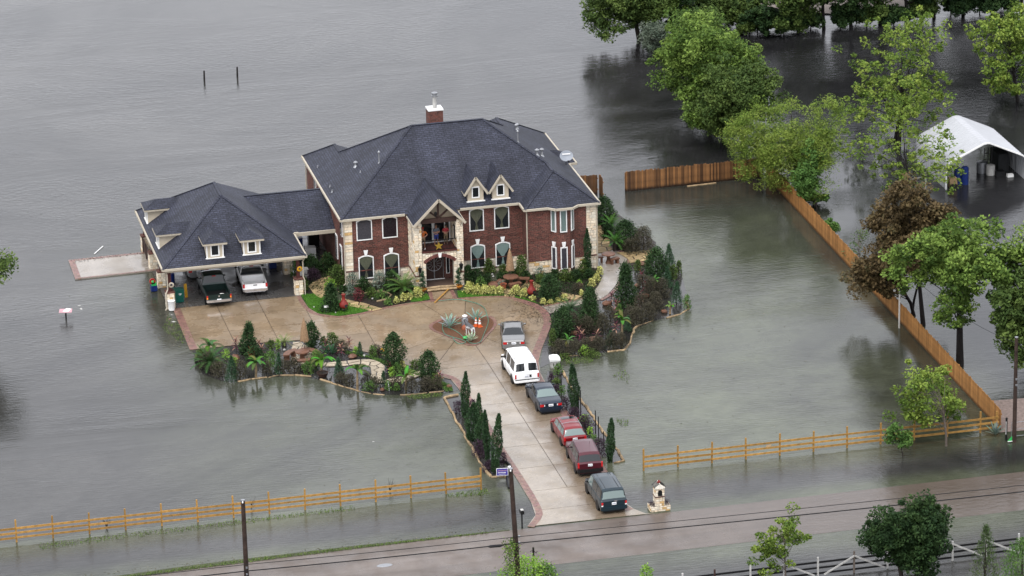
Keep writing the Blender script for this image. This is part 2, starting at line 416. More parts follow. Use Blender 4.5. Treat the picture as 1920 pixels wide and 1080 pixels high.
# glass
q = N('window_glass'); q.base((.02, .022, .025)); q.set(.04, ior=1.5)
tp = q.n('BsdfTransparent'); tp.inputs[0].default_value = (.75, .8, .8, 1); ms = q.n('MixShader'); ms.inputs[0].default_value = .58
q.l(q.b.outputs[0], ms.inputs[1]); q.l(tp.outputs[0], ms.inputs[2]); q.l(ms.outputs[0], q.t.nodes['Material Output'].inputs[0]); M['pane'] = q.m
def glass(name, c, rough=.05):
    q = N(name); q.base(c); q.set(rough, ior=1.5); return q.m
M['car_glass'] = glass('tinted_car_glass', (.012, .014, .016))
M['car_glass_pale'] = glass('pale_car_glass', (.13, .17, .165), .1)  # paler base colour for some of the car windows
def paint(name, c, metal=0., rough=.3):
    q = N(name); n = q.ramp(q.noise(4, 3, q.pos()), [(.3, tuple(x*.93 for x in c)), (.7, c)]); q.base(n); q.set(rough, metal, coat=.3, spec=.4); return q.m
M['lamp_red'] = paint('tail_lamp_red', (.42, .012, .014), 0, .2)
M['lamp_amber'] = paint('lamp_amber', (.75, .22, .03), 0, .2)
M['lamp_clear'] = paint('lamp_clear', (.7, .7, .7), 0, .15)
M['plate'] = plain('licence_plate', (.78, .79, .80), .4, .03)
def cloth(name, c): return plain(name, c, .9, .15, 6)

# ================================================================= THE SETTING
def sheet(name, p2, z, m, kind='structure', thick=0.0, parent=None, label=None):
    b = MB()
    if area(p2) < 0: p2 = p2[::-1]
    if thick: b.prism(p2, z-thick, z)
    else: b.poly([(x, y, z) for x, y in p2])
    o = b.build(name, m, parent); tag(o, label, None, None, kind); return o

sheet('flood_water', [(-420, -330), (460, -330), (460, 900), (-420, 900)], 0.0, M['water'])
sheet('ground', [(-430, -340), (470, -340), (470, 910), (-430, 910)], -0.9, M['mulch'])
sheet('road', [(-300, -57.0), (300, -57.0), (300, -50.62), (-300, -50.62)], 0.006, M['road'])
# far dirt road behind the tree line
sheet('dirt_track', GP([(1380, 2), (1480, 22), (1700, 38), (1760, 14), (1600, -16), (1400, -40)]), .12, plain('pale_track', (.20, .17, .15), .8, .25, 1.5))
sheet('gravel_yard', GP([(1858, 752), (1990, 742), (2010, 800), (1868, 812)]), .03, plain('gravel', (.22, .17, .15), .85, .35, 5))

# ---- driveway: a dark joint bed with the concrete slabs and brick borders lying on it
W_edge = GP([(322, 575), (356, 657)])
bed_edge = GP([(440, 648), (520, 641), (600, 637), (655, 655), (705, 664), (760, 684), (812, 703), (845, 712), (861, 731), (880, 762), (901, 791), (936, 848), (968, 897), (996, 943), (1004, 967), (989, 988)])
apron = [(11.9, -50.55)]
R_edge = GP([(1211, 964), (1188, 955), (1172, 943), (1141, 888), (1117, 850), (1080, 795), (1050, 752), (1026, 724), (1013, 700), (1010, 678), (1015, 657), (1026, 630), (1034, 606), (1028, 587), (1013, 574), (991, 565.5), (970, 560), (948, 556), (911, 556)])
N_edge = GP([(900, 557), (856, 560), (819, 563), (791, 566), (745, 572.6), (717, 578), (671, 589), (634, 594), (597, 589), (578.5, 578), (566, 560), (563, 549)])
drive = W_edge + bed_edge + apron + R_edge + N_edge
drive = [p for i, p in enumerate(drive) if i == 0 or (abs(p[0]-drive[i-1][0])+abs(p[1]-drive[i-1][1])) > .05]
drive_o = sheet('driveway', drive, .028, M['joint'])
def inset_cell(halves):
    p = drive if area(drive) > 0 else drive[::-1]
    for q0, nrm in halves:
        L = math.hypot(*nrm); nrm = (nrm[0]/L, nrm[1]/L)
        p = clip_half(p, (q0[0]+nrm[0]*.022, q0[1]+nrm[1]*.022), nrm)
        if len(p) < 3: return None
    return p
def slab(halves, m=None):
    p = inset_cell(halves)
    if p is None or abs(area(p)) < .12: return
    MB().prism(p, .03, .05).build('concrete_slab', m or M['conc'], drive_o)
def rect(x0, x1, y0, y1): return [((x0, 0), (1, 0)), ((x1, 0), (-1, 0)), ((0, y0), (0, 1)), ((0, y1), (0, -1))]
ys = [-52, -47.85, -44.5, -40.3, -36.2, -32.0, -27.8, -23.7, -19.7]
for i in range(len(ys)-1):
    if i < 2: slab(rect(-5, 14, ys[i], ys[i+1]), M['conc'])
    else:
        slab(rect(-5, 7.1, ys[i], ys[i+1])); slab(rect(7.1, 16, ys[i], ys[i+1]))
xs = [-20, -10.68, -7.35, -4.05, -.35]; ya = [-20, -10.6, -7.15, -3.85, -.5]
for i in range(4):
    for j in range(4): slab(rect(xs[i], xs[i+1], ya[j], ya[j+1]))
ic = (6.95, -11.9)
ang = [math.atan2(-5.4+11.9, 5.0-6.95), math.atan2(6.6, 1.6), math.atan2(2.1, 5.4), math.atan2(-2.3, 6.0), math.atan2(-4.4, 2.2), math.atan2(-7.8, .15), math.atan2(-6.2, -3.3)+2*math.pi, math.atan2(-3.1, -5.3)+2*math.pi, math.atan2(1.4, -6.0)]
ang = sorted(a % (2*math.pi) for a in ang)
for i in range(len(ang)):
    a0, a1 = ang[i], ang[(i+1) % len(ang)]
    slab([(ic, (-math.sin(a0), math.cos(a0))), (ic, (math.sin(a1), -math.cos(a1))), ((-.35, 0), (1, 0)), ((0, -19.7), (0, 1))])
def ribbon(line, wd, side):               # a strip along a line, lying to one side of it
    n = len(line); o = []
    for i in range(n):
        a, b = line[max(0, i-1)], line[min(n-1, i+1)]
        dx, dy = b[0]-a[0], b[1]-a[1]; L = math.hypot(dx, dy) or 1
        o.append((line[i][0]-dy/L*wd*side, line[i][1]+dx/L*wd*side))
    return o
def border(line, wd=.42, side=-1, z=.062, parent=None, name='brick_border', m='brick_edge'):
    line = smooth_poly(line, 4, False); o = ribbon(line, wd, side); b = MB()
    # single bricks laid across the strip, joined: too small to pick out one by one
    L = 0
    vs = []
    for i in range(len(line)-1):
        seg = math.hypot(line[i+1][0]-line[i][0], line[i+1][1]-line[i][1]); k = max(1, round(seg/.115))
        for j in range(k):
            for h in (0, 1):
                t0, t1 = (j+.06)/k, (j+.94)/k; s0, s1 = (.02, .49) if h == 0 else (.51, .98)
                def pt(t, s_):
                    ax, ay = line[i][0]+(line[i+1][0]-line[i][0])*t, line[i][1]+(line[i+1][1]-line[i][1])*t
                    bx, by = o[i][0]+(o[i+1][0]-o[i][0])*t, o[i][1]+(o[i+1][1]-o[i][1])*t
                    return (ax+(bx-ax)*s_, ay+(by-ay)*s_)
                q = [pt(t0, s0), pt(t1, s0), pt(t1, s1), pt(t0, s1)]; zz = z+random.uniform(-.005, .005)
                n0 = len(b.v); sg = 1 if area(q) > 0 else -1
                if sg < 0: q = q[::-1]
                b.prism(q, .02, zz); k2 = random.uniform(.75, 1.25); c = (k2*.17, k2*.092*random.uniform(.85, 1.15), k2*.074)
                vs += [(*c, 1)]*(len(b.v)-n0)
    ob = b.build(name, M[m], parent, cols=vs, kind='stuff'); return ob
q = N('edge_brick'); a = q.n('Attribute'); a.attribute_name = 'col'
q.base(q.mix(1, a.outputs['Color'], q.ramp(q.noise(3, 5, q.pos('World')), [(.3, .75), (.7, 1.15)]), 'MULTIPLY')); q.set(.4); M['edge_brick'] = q.m
border(W_edge, .6, 1, parent=drive_o, m='edge_brick')
border(bed_edge[6:], .5, 1, parent=drive_o, m='edge_brick')
border(R_edge[1:17], .62, 1, parent=drive_o, m='edge_brick')
border(N_edge[2:], .34, 1, parent=drive_o, m='edge_brick')
border(R_edge[16:]+N_edge[:3], .34, 1, parent=drive_o, m='edge_brick')

# entry walk up to the front door
walk = sheet('front_walk', GP([(807, 562), (857, 558), (849, 541), (803, 545)], .05), .058, M['conc'], thick=.03)
border(GP([(806, 562), (802, 545)], .05), .3, -1, .075, walk, m='edge_brick'); border(GP([(857, 559), (849, 541)], .05), .3, 1, .075, walk, m='edge_brick')

# side walk and round patio right of the house
sw = GP([(1016, 574), (1040, 569), (1075, 563), (1098, 556), (1112, 548), (1122, 536), (1130, 519), (1128, 503), (1124, 492), (1120, 480), (1118, 470), (1140, 466), (1160, 472), (1173, 478), (1177, 486), (1169, 495), (1166, 508), (1156, 533), (1140, 552), (1123, 562), (1095, 570), (1060, 578), (1031, 588)], .03)
sw_o = sheet('side_walk', sw, .045, M['conc_pale'], thick=.03)
border(GP([(1158, 471), (1173, 477), (1178, 486), (1170, 495), (1167, 508), (1157, 533), (1141, 552), (1124, 562)], .03), .3, 1, .06, sw_o, m='edge_brick')
border(GP([(1018, 574), (1040, 569), (1075, 563), (1098, 556)], .03), .25, -1, .06, sw_o, m='edge_brick')

# patio slab left of the carport
pz = GP([(141, 523), (128, 487.5), (283, 471), (300, 506)], .09)
pat = sheet('patio', pz, .09, M['conc_pale'], thick=.2)
border([pz[0], pz[1]], .5, -1, .102, pat, m='edge_brick'); border([pz[1], pz[2]], .4, -1, .102, pat, m='edge_brick'); border([pz[0], pz[3]], .22, 1, .102, pat, m='edge_brick')
# carport floor
cf = [(-14.45, -.95), (-3.6, -.95), (-3.6, 4.2), (.05, 4.2), (.05, 14.2), (-14.45, 14.2)]
cfo = sheet('carport_floor', cf, .056, M['joint'], thick=.02)
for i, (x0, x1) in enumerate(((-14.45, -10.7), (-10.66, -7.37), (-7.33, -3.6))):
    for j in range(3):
        y0 = -.95+j*5.05; MB().prism([(x0+.02, y0+.02), (x1-.02, y0+.02), (x1-.02, y0+5.03), (x0+.02, y0+5.03)], .057, .068).build('concrete_slab', M['conc_shaded'], cfo)
MB().prism([(-3.56, 4.22), (.03, 4.22), (.03, 14.18), (-3.56, 14.18)], .057, .068).build('concrete_slab', M['conc_shaded'], cfo)

# ---- planting beds
sheet('planting_bed', GP([(361, 658), (440, 648), (520, 641), (600, 637), (655, 655), (705, 664), (760, 684), (812, 703), (845, 713), (861, 731), (838, 738), (803, 737), (749, 741), (697, 739), (646, 725), (600, 712), (552, 704), (503, 708), (444, 716), (415, 714), (380, 702)]), .012, M['bed_water'])
sheet('planting_bed', GP([(1013, 690), (1017, 655), (1027, 630), (1035, 606), (1030, 588), (1060, 578), (1095, 570), (1123, 562), (1141, 552), (1157, 533), (1167, 508), (1172, 496), (1240, 480), (1275, 505), (1290, 560), (1275, 589), (1226, 602), (1189, 617), (1181, 644), (1171, 656), (1137, 660), (1113, 665), (1060, 668)]), .012, M['bed_water'])
sheet('planting_bed', GP([(875, 556), (872, 538), (1110, 492), (1124, 505), (1128, 520), (1118, 540), (1098, 554), (1075, 561), (1040, 567), (1013, 572), (991, 563), (970, 558), (948, 554)]), .05, M['mulch'], thick=.04)
sheet('planting_bed', GP([(640, 560), (646, 536), (790, 532), (800, 560), (745, 571), (717, 577)]), .05, M['mulch'], thick=.04)
sheet('planting_bed', GP([(566, 552), (560, 520), (600, 485), (650, 500), (646, 536), (612, 560)]), .045, M['mulch'], thick=.04)
sheet('planting_bed', GP([(1119, 466), (1116, 420), (1150, 395), (1230, 455), (1228, 476), (1180, 478)]), .03, M['mulch'], thick=.03)
lawn_p = GP([(564, 553), (578.5, 577), (597, 588), (634, 593), (671, 588), (705, 580), (662, 572), (640, 566), (612, 560), (590, 552)])
sheet('lawn', lawn_p, .06, M['grass'], thick=.05)
sheet('lawn', GP([(860, 559), (857, 548), (878, 546), (900, 553), (948, 553), (990, 562), (1013, 571), (992, 565), (970, 559.5), (948, 555.5), (900, 556.6)]), .062, M['grass'], thick=.04)
sheet('lawn', GP([(788, 566), (770, 566), (775, 558), (800, 552), (806, 561)]), .062, M['grass'], thick=.04)
sheet('grass_verge', [(-30, -51.0), (-20, -50.35), (-9, -50.25), (1.5, -50.5), (1.5, -50.62), (-9, -50.72), (-20, -51.0), (-30, -51.3)], .03, M['verge'], thick=.03)
# flooded strips by the drive
sheet('planting_bed', GP([(830, 747), (858, 742), (880, 770), (901, 796), (936, 852), (956, 893), (919, 895), (904, 873), (878, 829), (855, 786)]), .01, M['bed_water'])
sheet('planting_bed', GP([(1027, 696), (1054, 697), (1069, 725), (1103, 770), (1127, 805), (1151, 835), (1171, 864), (1151, 868), (1117, 846), (1080, 794), (1050, 751), (1022, 715)]), .01, M['bed_water'])

# ---- island bed in the turning circle
isl = smooth_poly(GP([(804, 611.5), (816.5, 602.7), (835.4, 597.6), (867.5, 594.7), (896.7, 593), (921.5, 594), (931, 602.7), (928.8, 614), (915.6, 629), (905.4, 640.6), (896.7, 646.5), (882, 648.6), (867.5, 645), (848.5, 636), (828, 627.5), (810.6, 620)], .05), 3)
cx, cy = sum(p[0] for p in isl)/len(isl), sum(p[1] for p in isl)/len(isl)
island = sheet('island_bed', [(cx+(x-cx)*.9, cy+(y-cy)*.9) for x, y in isl], .11, M['red_mulch'], thick=.09)
border(isl+[isl[0]], .42, (1 if area(isl) > 0 else -1), .10, island, m='edge_brick')

# ---- flagstone paths: every stone its own piece
def flagstones(name, poly, z, size, m, seed, base='mulch', label=None):
    rg = random.Random(seed)
    if area(poly) < 0: poly = poly[::-1]
    o = sheet(name, poly, z-.035, M[base], thick=.03)
    xs_, ys_ = [p[0] for p in poly], [p[1] for p in poly]; pts = []
    for _ in range(900):
        p = (rg.uniform(min(xs_), max(xs_)), rg.uniform(min(ys_), max(ys_)))
        if inside(p, poly) and all(math.hypot(p[0]-a[0], p[1]-a[1]) > size*rg.uniform(.8, 1.15) for a in pts): pts.append(p)
    for i, p in enumerate(pts):
        c = poly
        for r_ in sorted(pts, key=lambda a: math.hypot(a[0]-p[0], a[1]-p[1]))[1:12]:
            n = (p[0]-r_[0], p[1]-r_[1]); L = math.hypot(*n); n = (n[0]/L, n[1]/L)
            c = clip_half(c, ((p[0]+r_[0])/2+n[0]*.045, (p[1]+r_[1])/2+n[1]*.045), n)
            if len(c) < 3: break
        if len(c) < 3 or abs(area(c)) < .05: continue
        MB().prism(c, z-.03, z+rg.uniform(.0, .025)).build('flagstone', M[m], o)
    return o
def zp(pts, x0, y0, s): return GP([(x0+x/s, y0+y/s) for x, y in pts], .06)
flagstones('flagstone_path', zp([(140, 440), (200, 390), (300, 330), (450, 295), (520, 340), (480, 440), (380, 560), (330, 612), (270, 590), (205, 530)], 560, 480, 7.7125), .09, .62, 'flag', 3)
flagstones('flagstone_path', zp([(620, 610), (760, 650), (960, 690), (1215, 765), (1060, 802), (880, 752), (700, 722), (610, 680)], 560, 480, 7.7125), .09, .62, 'flag', 4)
flagstones('flagstone_path', zp([(100, 450), (300, 425), (500, 408), (680, 400), (800, 420), (895, 490), (890, 570), (855, 640), (900, 690), (1000, 660), (1150, 640), (1260, 600), (1380, 555), (1440, 600), (1330, 645), (1180, 700), (950, 720), (800, 725), (695, 660), (715, 600), (700, 500), (600, 460), (480, 465), (350, 485), (120, 495)], 600, 620, 7.385), .07, .60, 'flag_pale', 5, 'bed_water')
flagstones('flagstone_path', zp([(1400, 310), (1500, 305), (1640, 380), (1760, 480), (1700, 590), (1920, 590), (1900, 640), (1640, 640), (1420, 600), (1370, 540), (1380, 400)], 360, 600, 7.385), .06, .62, 'flag_pale', 6, 'bed_water')
flagstones('flagstone_path', zp([(105, 400), (160, 440), (200, 500), (285, 590), (292, 680), (330, 725), (260, 760), (108, 775)], 1100, 360, 6.75), .085, .62, 'flag', 8)
flagstones('flagstone_path', zp([(380, 770), (550, 760), (830, 735), (800, 860), (545, 900), (520, 850), (440, 795)], 1100, 360, 6.75), .085, .62, 'flag', 9)
flagstones('flagstone_path', zp([(600, 430), (740, 465), (745, 547), (608, 540)], 860, 480, 7.11), .09, .62, 'flag', 10)
flagstones('flagstone_path', zp([(1370, 490), (1640, 540), (1550, 588), (1390, 570)], 860, 480, 7.11), .09, .62, 'flag', 11)
flagstones('flagstone_path', zp([(900, 350), (1010, 350), (1100, 400), (1070, 460), (900, 470), (820, 420)], 860, 480, 7.11), .09, .62, 'flag', 12)

# ---- edging of laid logs and stones round the beds
def edging(label, pix, z=.05, r=.085, gap=.0):
    pts = GP(pix, 0); p0 = pts[0]
    t = thing('log_edging', label, 'garden edging', (p0[0], p0[1], 0))
    for i in range(len(pts)-1):
        a, b = pts[i], pts[i+1]; L = math.hypot(b[0]-a[0], b[1]-a[1]); k = max(1, round(L/1.15))
        for j in range(k):
            if random.random() < gap: continue
            s0, s1 = (j+.02)/k, (j+.98)/k; rr = r*random.uniform(.6, 1.35); w_ = lambda: random.uniform(-.07, .07)
            q0 = Vector((a[0]+(b[0]-a[0])*s0-p0[0]+w_(), a[1]+(b[1]-a[1])*s0-p0[1]+w_(), z)); q1 = Vector((a[0]+(b[0]-a[0])*s1-p0[0]+w_(), a[1]+(b[1]-a[1])*s1-p0[1]+w_(), z))
            mid = (q0+q1)/2+Vector((w_(), w_(), random.uniform(-.01, .02)))
            MB().tube([q0, mid, q1], [rr, rr*1.1, rr*.9], 7).build('log', M['log'], t, smooth=50)
    return t
edging('long curved log edging along the flooded front of the left planting bed', [(421, 715), (444, 716.5), (472, 711), (503, 708), (522, 704), (552, 703.6), (583, 707), (600, 712), (624, 719), (646, 725.6), (676, 735), (697.5, 739), (722, 740.5), (749, 741), (776, 739), (803, 737), (831, 734)], .0, .075, .12)
edging('pale log edging left of the tall cypresses beside the drive', [(859, 742), (832, 746.5), (841, 761), (855, 786), (865.6, 807), (878, 828.6), (891, 850), (904, 873), (919, 894.7)], .05, .085, .04)
edging('short straight log edging behind the blue yard sign', [(919, 896), (952, 896)], .06, .08)
edging('pale log edging right of the parked cars on the drive', [(1054, 697), (1060, 707), (1069.6, 725.5), (1090, 752), (1103, 770), (1114, 786.7), (1127, 805), (1151, 835), (1171.5, 864.5), (1151, 869)], .04, .08, .06)
edging('half sunken log edging along the flooded front of the right planting bed', [(1060, 668), (1113, 665), (1137, 660.5), (1171, 656.5), (1180, 645), (1189, 617), (1200, 610), (1226, 602), (1250, 596), (1275, 589.5), (1291, 580), (1289, 564)], -.01, .08, .15)
edging('curved log edging round the mulch bed left of the front door', [(635, 549), (655, 553), (680, 552), (700, 549), (722, 549), (735, 555), (728, 563), (705, 567)], .09, .07)
edging('curved log edging beside the sago palms by the back patio', [(1121, 421), (1126, 428), (1132, 438), (1141, 446), (1150, 452)], .07, .08)

# ================================================================= FENCES
def rail_fence(label, x0, n, y, rails, mat='lumber', pitch=2.508, last=None):
    t = thing('rail_fence', label, 'fence', (x0, y, 0))
    pm = MB().box(-.055, .055, -.055, .055, -.35, 1.62).data('post', M[mat])
    rm = [MB().obox((pitch/2, -.075, 0), (pitch-.02, .04, .145), ry=random.uniform(-.006, .006)).data('rail', M[mat]) for _ in range(4)]
    for i in range(n):
        p = link('post', pm, t, (i*pitch, 0, random.uniform(-.06, .05))); p.rotation_euler = (random.uniform(-.02, .02), random.uniform(-.02, .02), 0)
        if i < n-1:
            for z in rails:
                r = link('rail', random.choice(rm), t, (i*pitch, 0, z+random.uniform(-.02, .02))); r.scale = (1, 1, random.uniform(.9, 1.1))
    return t
rail_fence('three rail timber fence along the road left of the driveway', -31.4-2*2.508, 16, -43.15, (1.05, .71, .36))
t = rail_fence('three rail timber fence standing in the water right of the driveway', 13.04, 11, -42.95, (1.08, .70, .32))
for z in (1.08, .70, .32): MB().box(25.1, 26.45, -.095, -.055, z-.072, z+.072).build('rail', M['lumber'], t)
MB().box(-.06, .06, -.06, .06, -.3, 1.5).build('post', M['lumber'], thing('fence_post', 'last post of the right rail fence at the corner of the orange board fence', 'fence post', (39.35, -42.95, 0)))

def board_fence(label, a, b, h0, h1, m, step, rails=True):
    dx, dy = b[0]-a[0], b[1]-a[1]; L = math.hypot(dx, dy); n = int(L/step); rz = math.atan2(dy, dx)
    t = thing('board_fence', label, 'fence', (a[0], a[1], 0), rz)
    ms_ = [MB().box(0.003, step-.006, -.012+o, .012+o, -.3, h) .data('board', M[m]) for o in (0, .008) for h in (h0, (h0+h1)/2, h1)]
    for i in range(n):
        p = link('board', random.choice(ms_), t, (i*step, 0, random.uniform(-.02, .02)))
    for z in (.45, h0-.3):
        MB().box(0, L, .03, .07, z-.045, z+.045).build('back_rail', M[m], t)
    pm = MB().box(-.05, .05, .075, .17, -.3, h0-.05).data('post', M[m])
    for i in range(int(L/2.5)+1): link('post', pm, t, (i*2.5, 0, 0))
    return t
c_back = (39.75, 16.6)
board_fence('long orange cedar board fence running from the road up to the trees', (39.72, 16.5), (39.62, -43.1), 1.60, 1.66, 'board_orange', .2)
board_fence('dark cedar board fence standing in the back water beside the willow', (27.3, 16.3), (39.55, 16.6), 1.70, 1.80, 'board_dark', .14)
board_fence('short dark board fence behind the right rear corner of the house', (20.9, 16.4), (24.9, 16.3), 1.72, 1.8, 'board_dark', .14)
board_fence('single bay of board fence turning the corner behind the house', (24.95, 16.25), (24.95, 14.9), 1.78, 1.86, 'board_dark', .14)
p = thing('driftwood_plank', 'pale loose plank floating against the foot of the back board fence', 'plank', (33.9, 16.1, 0))
MB().obox((0, 0, .04), (2.6, .22, .06), rz=.06).build('plank', M['log'], p)

# paddock fence at the lower right: white posts, black rails, white braces
t = thing('paddock_fence', 'paddock fence with white posts and black rails in the lower right corner', 'fence', (7.7, -63.75, 0))
xs_ = [10.15, 12.35, 14.8, 17.11, 19.46, 21.97, 24.3, 26.6, 28.86, 31.2, 33.52, 35.9]
for i, x in enumerate(xs_):
    m = 'dark_wood' if i in (1,) else ('dirty_white' if i != 5 else 'bark_pale')
    MB().box(x-7.7-.055, x-7.7+.055, -.05, .05, -.3, 1.42 if i != 5 else 1.55).build('post', M[m], t, label=('dark post' if i == 1 else None))
for i in range(len(xs_)-1):
    for z in (1.02, .62, .22):
        MB().box(xs_[i]-7.7+.06, xs_[i+1]-7.7-.06, .05, .09, z-.07, z+.07).build('rail', M['black'], t)
for i, sgn in ((3, -1), (3, 1), (5, -1), (5, 1), (8, 1), (9, 1)):
    a = xs_[i]-7.7
    MB().beam((a, -.08, 1.25), (a+sgn*2.1, -.08, .15), .05, .11).build('brace', M['dirty_white'], t)

# ================================================================= POLES AND WIRES
PY = -62.43
def pole(x, y, h, label, r=.16, lean=(0, 0), extras=True):
    t = thing('utility_pole', label, 'utility pole', (x, y, 0))
    MB().tube([(0, 0, -.3), (lean[0]*.5, lean[1]*.5, h*.5), (lean[0], lean[1], h)], [r*1.15, r, r*.85], 12).build('shaft', M['pole'], t, smooth=50)
    MB().lathe([(r*.6, 0), (r*.88, .01), (r*.88, .06), (r*.5, .08)], 12, (lean[0], lean[1], h)).build('pole_cap', M['galv'], t)
    if extras:
        b = MB(); b.lathe([(.03, 0), (.05, .03), (.05, .1), (.03, .13)], 8, (lean[0]-.05, lean[1]-.2, h-.1)); b.build('insulator', M['white'], t)
    b = MB()
    for z in (4.9, 4.45): b.box(-.06, .06, -r-.1, -r+.02, z-.06, z+.06)
    b.build('cable_bracket', M['galv'], t); return t
pole(-18.56, PY, 9.5, 'weathered utility pole standing left in front of the rail fence')
pole(-.55, PY, 9.62, 'dark utility pole wrapped in vines at the mouth of the driveway', .17, (-.42, 0))
pole(39.85, -45.3, 8.0, 'black service pole at the right end of the rail fence', .14, (0, 0), False)
pole(62.0, PY, 9.4, 'utility pole carrying the road cables, out past the right edge')
pole(-40.0, PY, 9.4, 'utility pole carrying the road cables, out past the left edge')
def cable(name, label, pts, r, n=14, sag=.12, group=None):
    full = []
    for i in range(len(pts)-1):
        a, b = Vector(pts[i]), Vector(pts[i+1])
        for j in range(n): 
            s_ = j/n; p = a.lerp(b, s_); p.z -= sag*4*s_*(1-s_); full.append(p)
    full.append(Vector(pts[-1]))
    o = MB().tube(full, r, 5).build(name, M['wire'], None, smooth=True); tag(o, label, 'cable', group); return o
yw = PY-.26
cable('overhead_cable', 'upper thinner overhead cable strung along the near road', [(-40, yw, 5.4), (-18.6, yw, 5.15), (-.72, yw, 4.91), (34.3, yw, 4.43), (62, yw, 4.2)], .022, sag=.05)
cable('overhead_cable', 'lower thicker overhead cable strung along the near road', [(-40, yw-.02, 4.95), (-18.6, yw-.02, 4.70), (-.72, yw-.02, 4.46), (34.3, yw-.02, 3.96), (62, yw-.02, 3.7)], .038, sag=.05)
o = MB().tube([(-2.65, yw-.02, 4.46), (-2.5, yw-.02, 4.45), (-1.85, yw-.02, 4.43), (-1.7, yw-.02, 4.42)], [.05, .10, .10, .05], 8).build('cable_sleeve', M['sleeve'], None, smooth=True)
tag(o, 'black splice sleeve on the lower cable left of the vine covered pole', 'cable sleeve')
cable('service_wire', 'thin service wire curving from the black pole into the oak trees', [(39.85, -45.3, 7.6), (36.4, -30, 8.4)], .016, sag=.7)
cable('service_wire', 'thin service wire dropping from the black pole to the right', [(39.85, -45.3, 7.7), (44.5, -52, 4.0)], .016, sag=.4)

# ================================================================= THE HOUSE
M['floor_tile'] = plain('floor_tile', (.11, .075, .06), .6, .3, 5)
house = thing('brick_house', 'two storey red brick house with grey hip roof and stone entry tower', 'house')
HE, HM = 5.62, .66
def hz(k, x, y):
    return {'F': HE+HM*(y-.1), 'L': HE+HM*(x+.27), 'R': HE+HM*(20.52-x), 'WF': HE+HM*(y+1.72), 'WL': HE+HM*(x-14.28), 'B': HE+HM*(15-y),
            'BB': HE+HM*(17.1-y), 'BW': HE+HM*(x-9.9), 'BE': HE+HM*(4.47-x)}[k]
rb = MB()
def rp(k, *pts): rb.poly([(x, y, hz(k, x, y)) for x, y in pts])
rp('F', (-.27, .1), (14.28, .1), (17.4, 3.22), (13.07, 7.55), (7.18, 7.55))
rp('L', (-.27, .1), (7.18, 7.55), (2.1, 12.63), (2.1, 14.73), (-.27, 17.1))
rp('BE', (2.1, 12.63), (4.47, 15), (4.47, 17.1), (2.1, 14.73))
rp('BB', (-.27, 17.1), (2.1, 14.73), (4.47, 17.1))
rp('B', (7.18, 7.55), (13.07, 7.55), (15.21, 9.69), (9.9, 15), (4.47, 15), (2.1, 12.63))
rp('BW', (9.9, 17.1), (9.9, 15), (15.21, 9.69), (15.21, 11.79))
rp('BB', (9.9, 17.1), (15.21, 11.79), (20.52, 17.1))
rp('R', (20.52, -1.72), (20.52, 17.1), (15.21, 11.79), (15.21, 9.69), (13.07, 7.55), (17.4, 3.22), (17.4, 1.4))
rp('WL', (14.28, -1.72), (17.4, 1.4), (17.4, 3.22), (14.28, .1))
rp('WF', (14.28, -1.72), (20.52, -1.72), (17.4, 1.4))
roof = rb.build('roof', M['shingle'], house, uv=True)
b = MB()                                   # box-bay roofs on the right side and over the front bay
z1, z2 = HE+.01, HE+HM*1.3+.01
b.poly([(20.5, 8.6, z1), (21.15, 8.6, z1), (19.85, 9.9, z2), (19.2, 9.9, z2)]); b.poly([(21.15, 8.6, z1), (21.15, 11.2, z1), (19.85, 9.9, z2)])
b.poly([(21.15, 11.2, z1), (20.5, 11.2, z1), (19.2, 9.9, z2), (19.85, 9.9, z2)]); b.build('bay_roof', M['shingle'], roof, uv=True); b = MB()
A = (17.45, -.2, HE+HM*1.52+.02)
for p, r_ in (((16.2, -1.74), (16.75, -2.25)), ((16.75, -2.25), (18.15, -2.25)), ((18.15, -2.25), (18.7, -1.74))): b.poly([(*p, HE+.004), (*r_, HE+.004), A])
b.build('bay_roof', M['shingle'], roof, uv=True)
b = MB()                                   # ridge and hip caps
for a, c in (((7.18, 7.55, HE+4.92), (13.07, 7.55, HE+4.92)), ((-.27, .1, HE), (7.18, 7.55, HE+4.92)), ((13.07, 7.55, HE+4.92), (17.4, 3.22, HE+2.06)), ((17.4, 1.4, HE+2.06), (17.4, 3.22, HE+2.06)), ((14.28, -1.72, HE), (17.4, 1.4, HE+2.06)), ((17.4, 1.4, HE+2.06), (20.52, -1.72, HE)),
             ((15.21, 9.69, HE+3.5), (13.07, 7.55, HE+4.92)), ((15.21, 9.69, HE+3.5), (15.21, 11.79, HE+3.5)), ((15.21, 11.79, HE+3.5), (20.52, 17.1, HE)), ((7.18, 7.55, HE+4.92), (2.1, 12.63, HE+1.56)), ((2.1, 12.63, HE+1.56), (2.1, 14.73, HE+1.56)), ((2.1, 14.73, HE+1.56), (-.27, 17.1, HE))):
    b.beam((a[0], a[1], a[2]+.012), (c[0], c[1], c[2]+.012), .24, .035)
b.build_each('ridge_cap', M['shingle'], roof, uv=True)
b = MB(); b.poly([(x, y, HE-.03) for x, y in [(-.27, .1), (14.28, .1), (14.28, -1.72), (20.52, -1.72), (20.52, 17.1), (9.9, 17.1), (9.9, 15), (4.47, 15), (4.47, 17.1), (-.27, 17.1)]], True)
b.build('soffit', M['cream'], house)
b = MB()
def run(pts, w_=.13, h_=.17, z=HE-.04, b=None):
    for i in range(len(pts)-1): b.beam((*pts[i], z), (*pts[i+1], z), w_, h_)
run([(-.27, .1), (4.95, .1)], b=b); run([(9.45, .1), (14.28, .1)], b=b)
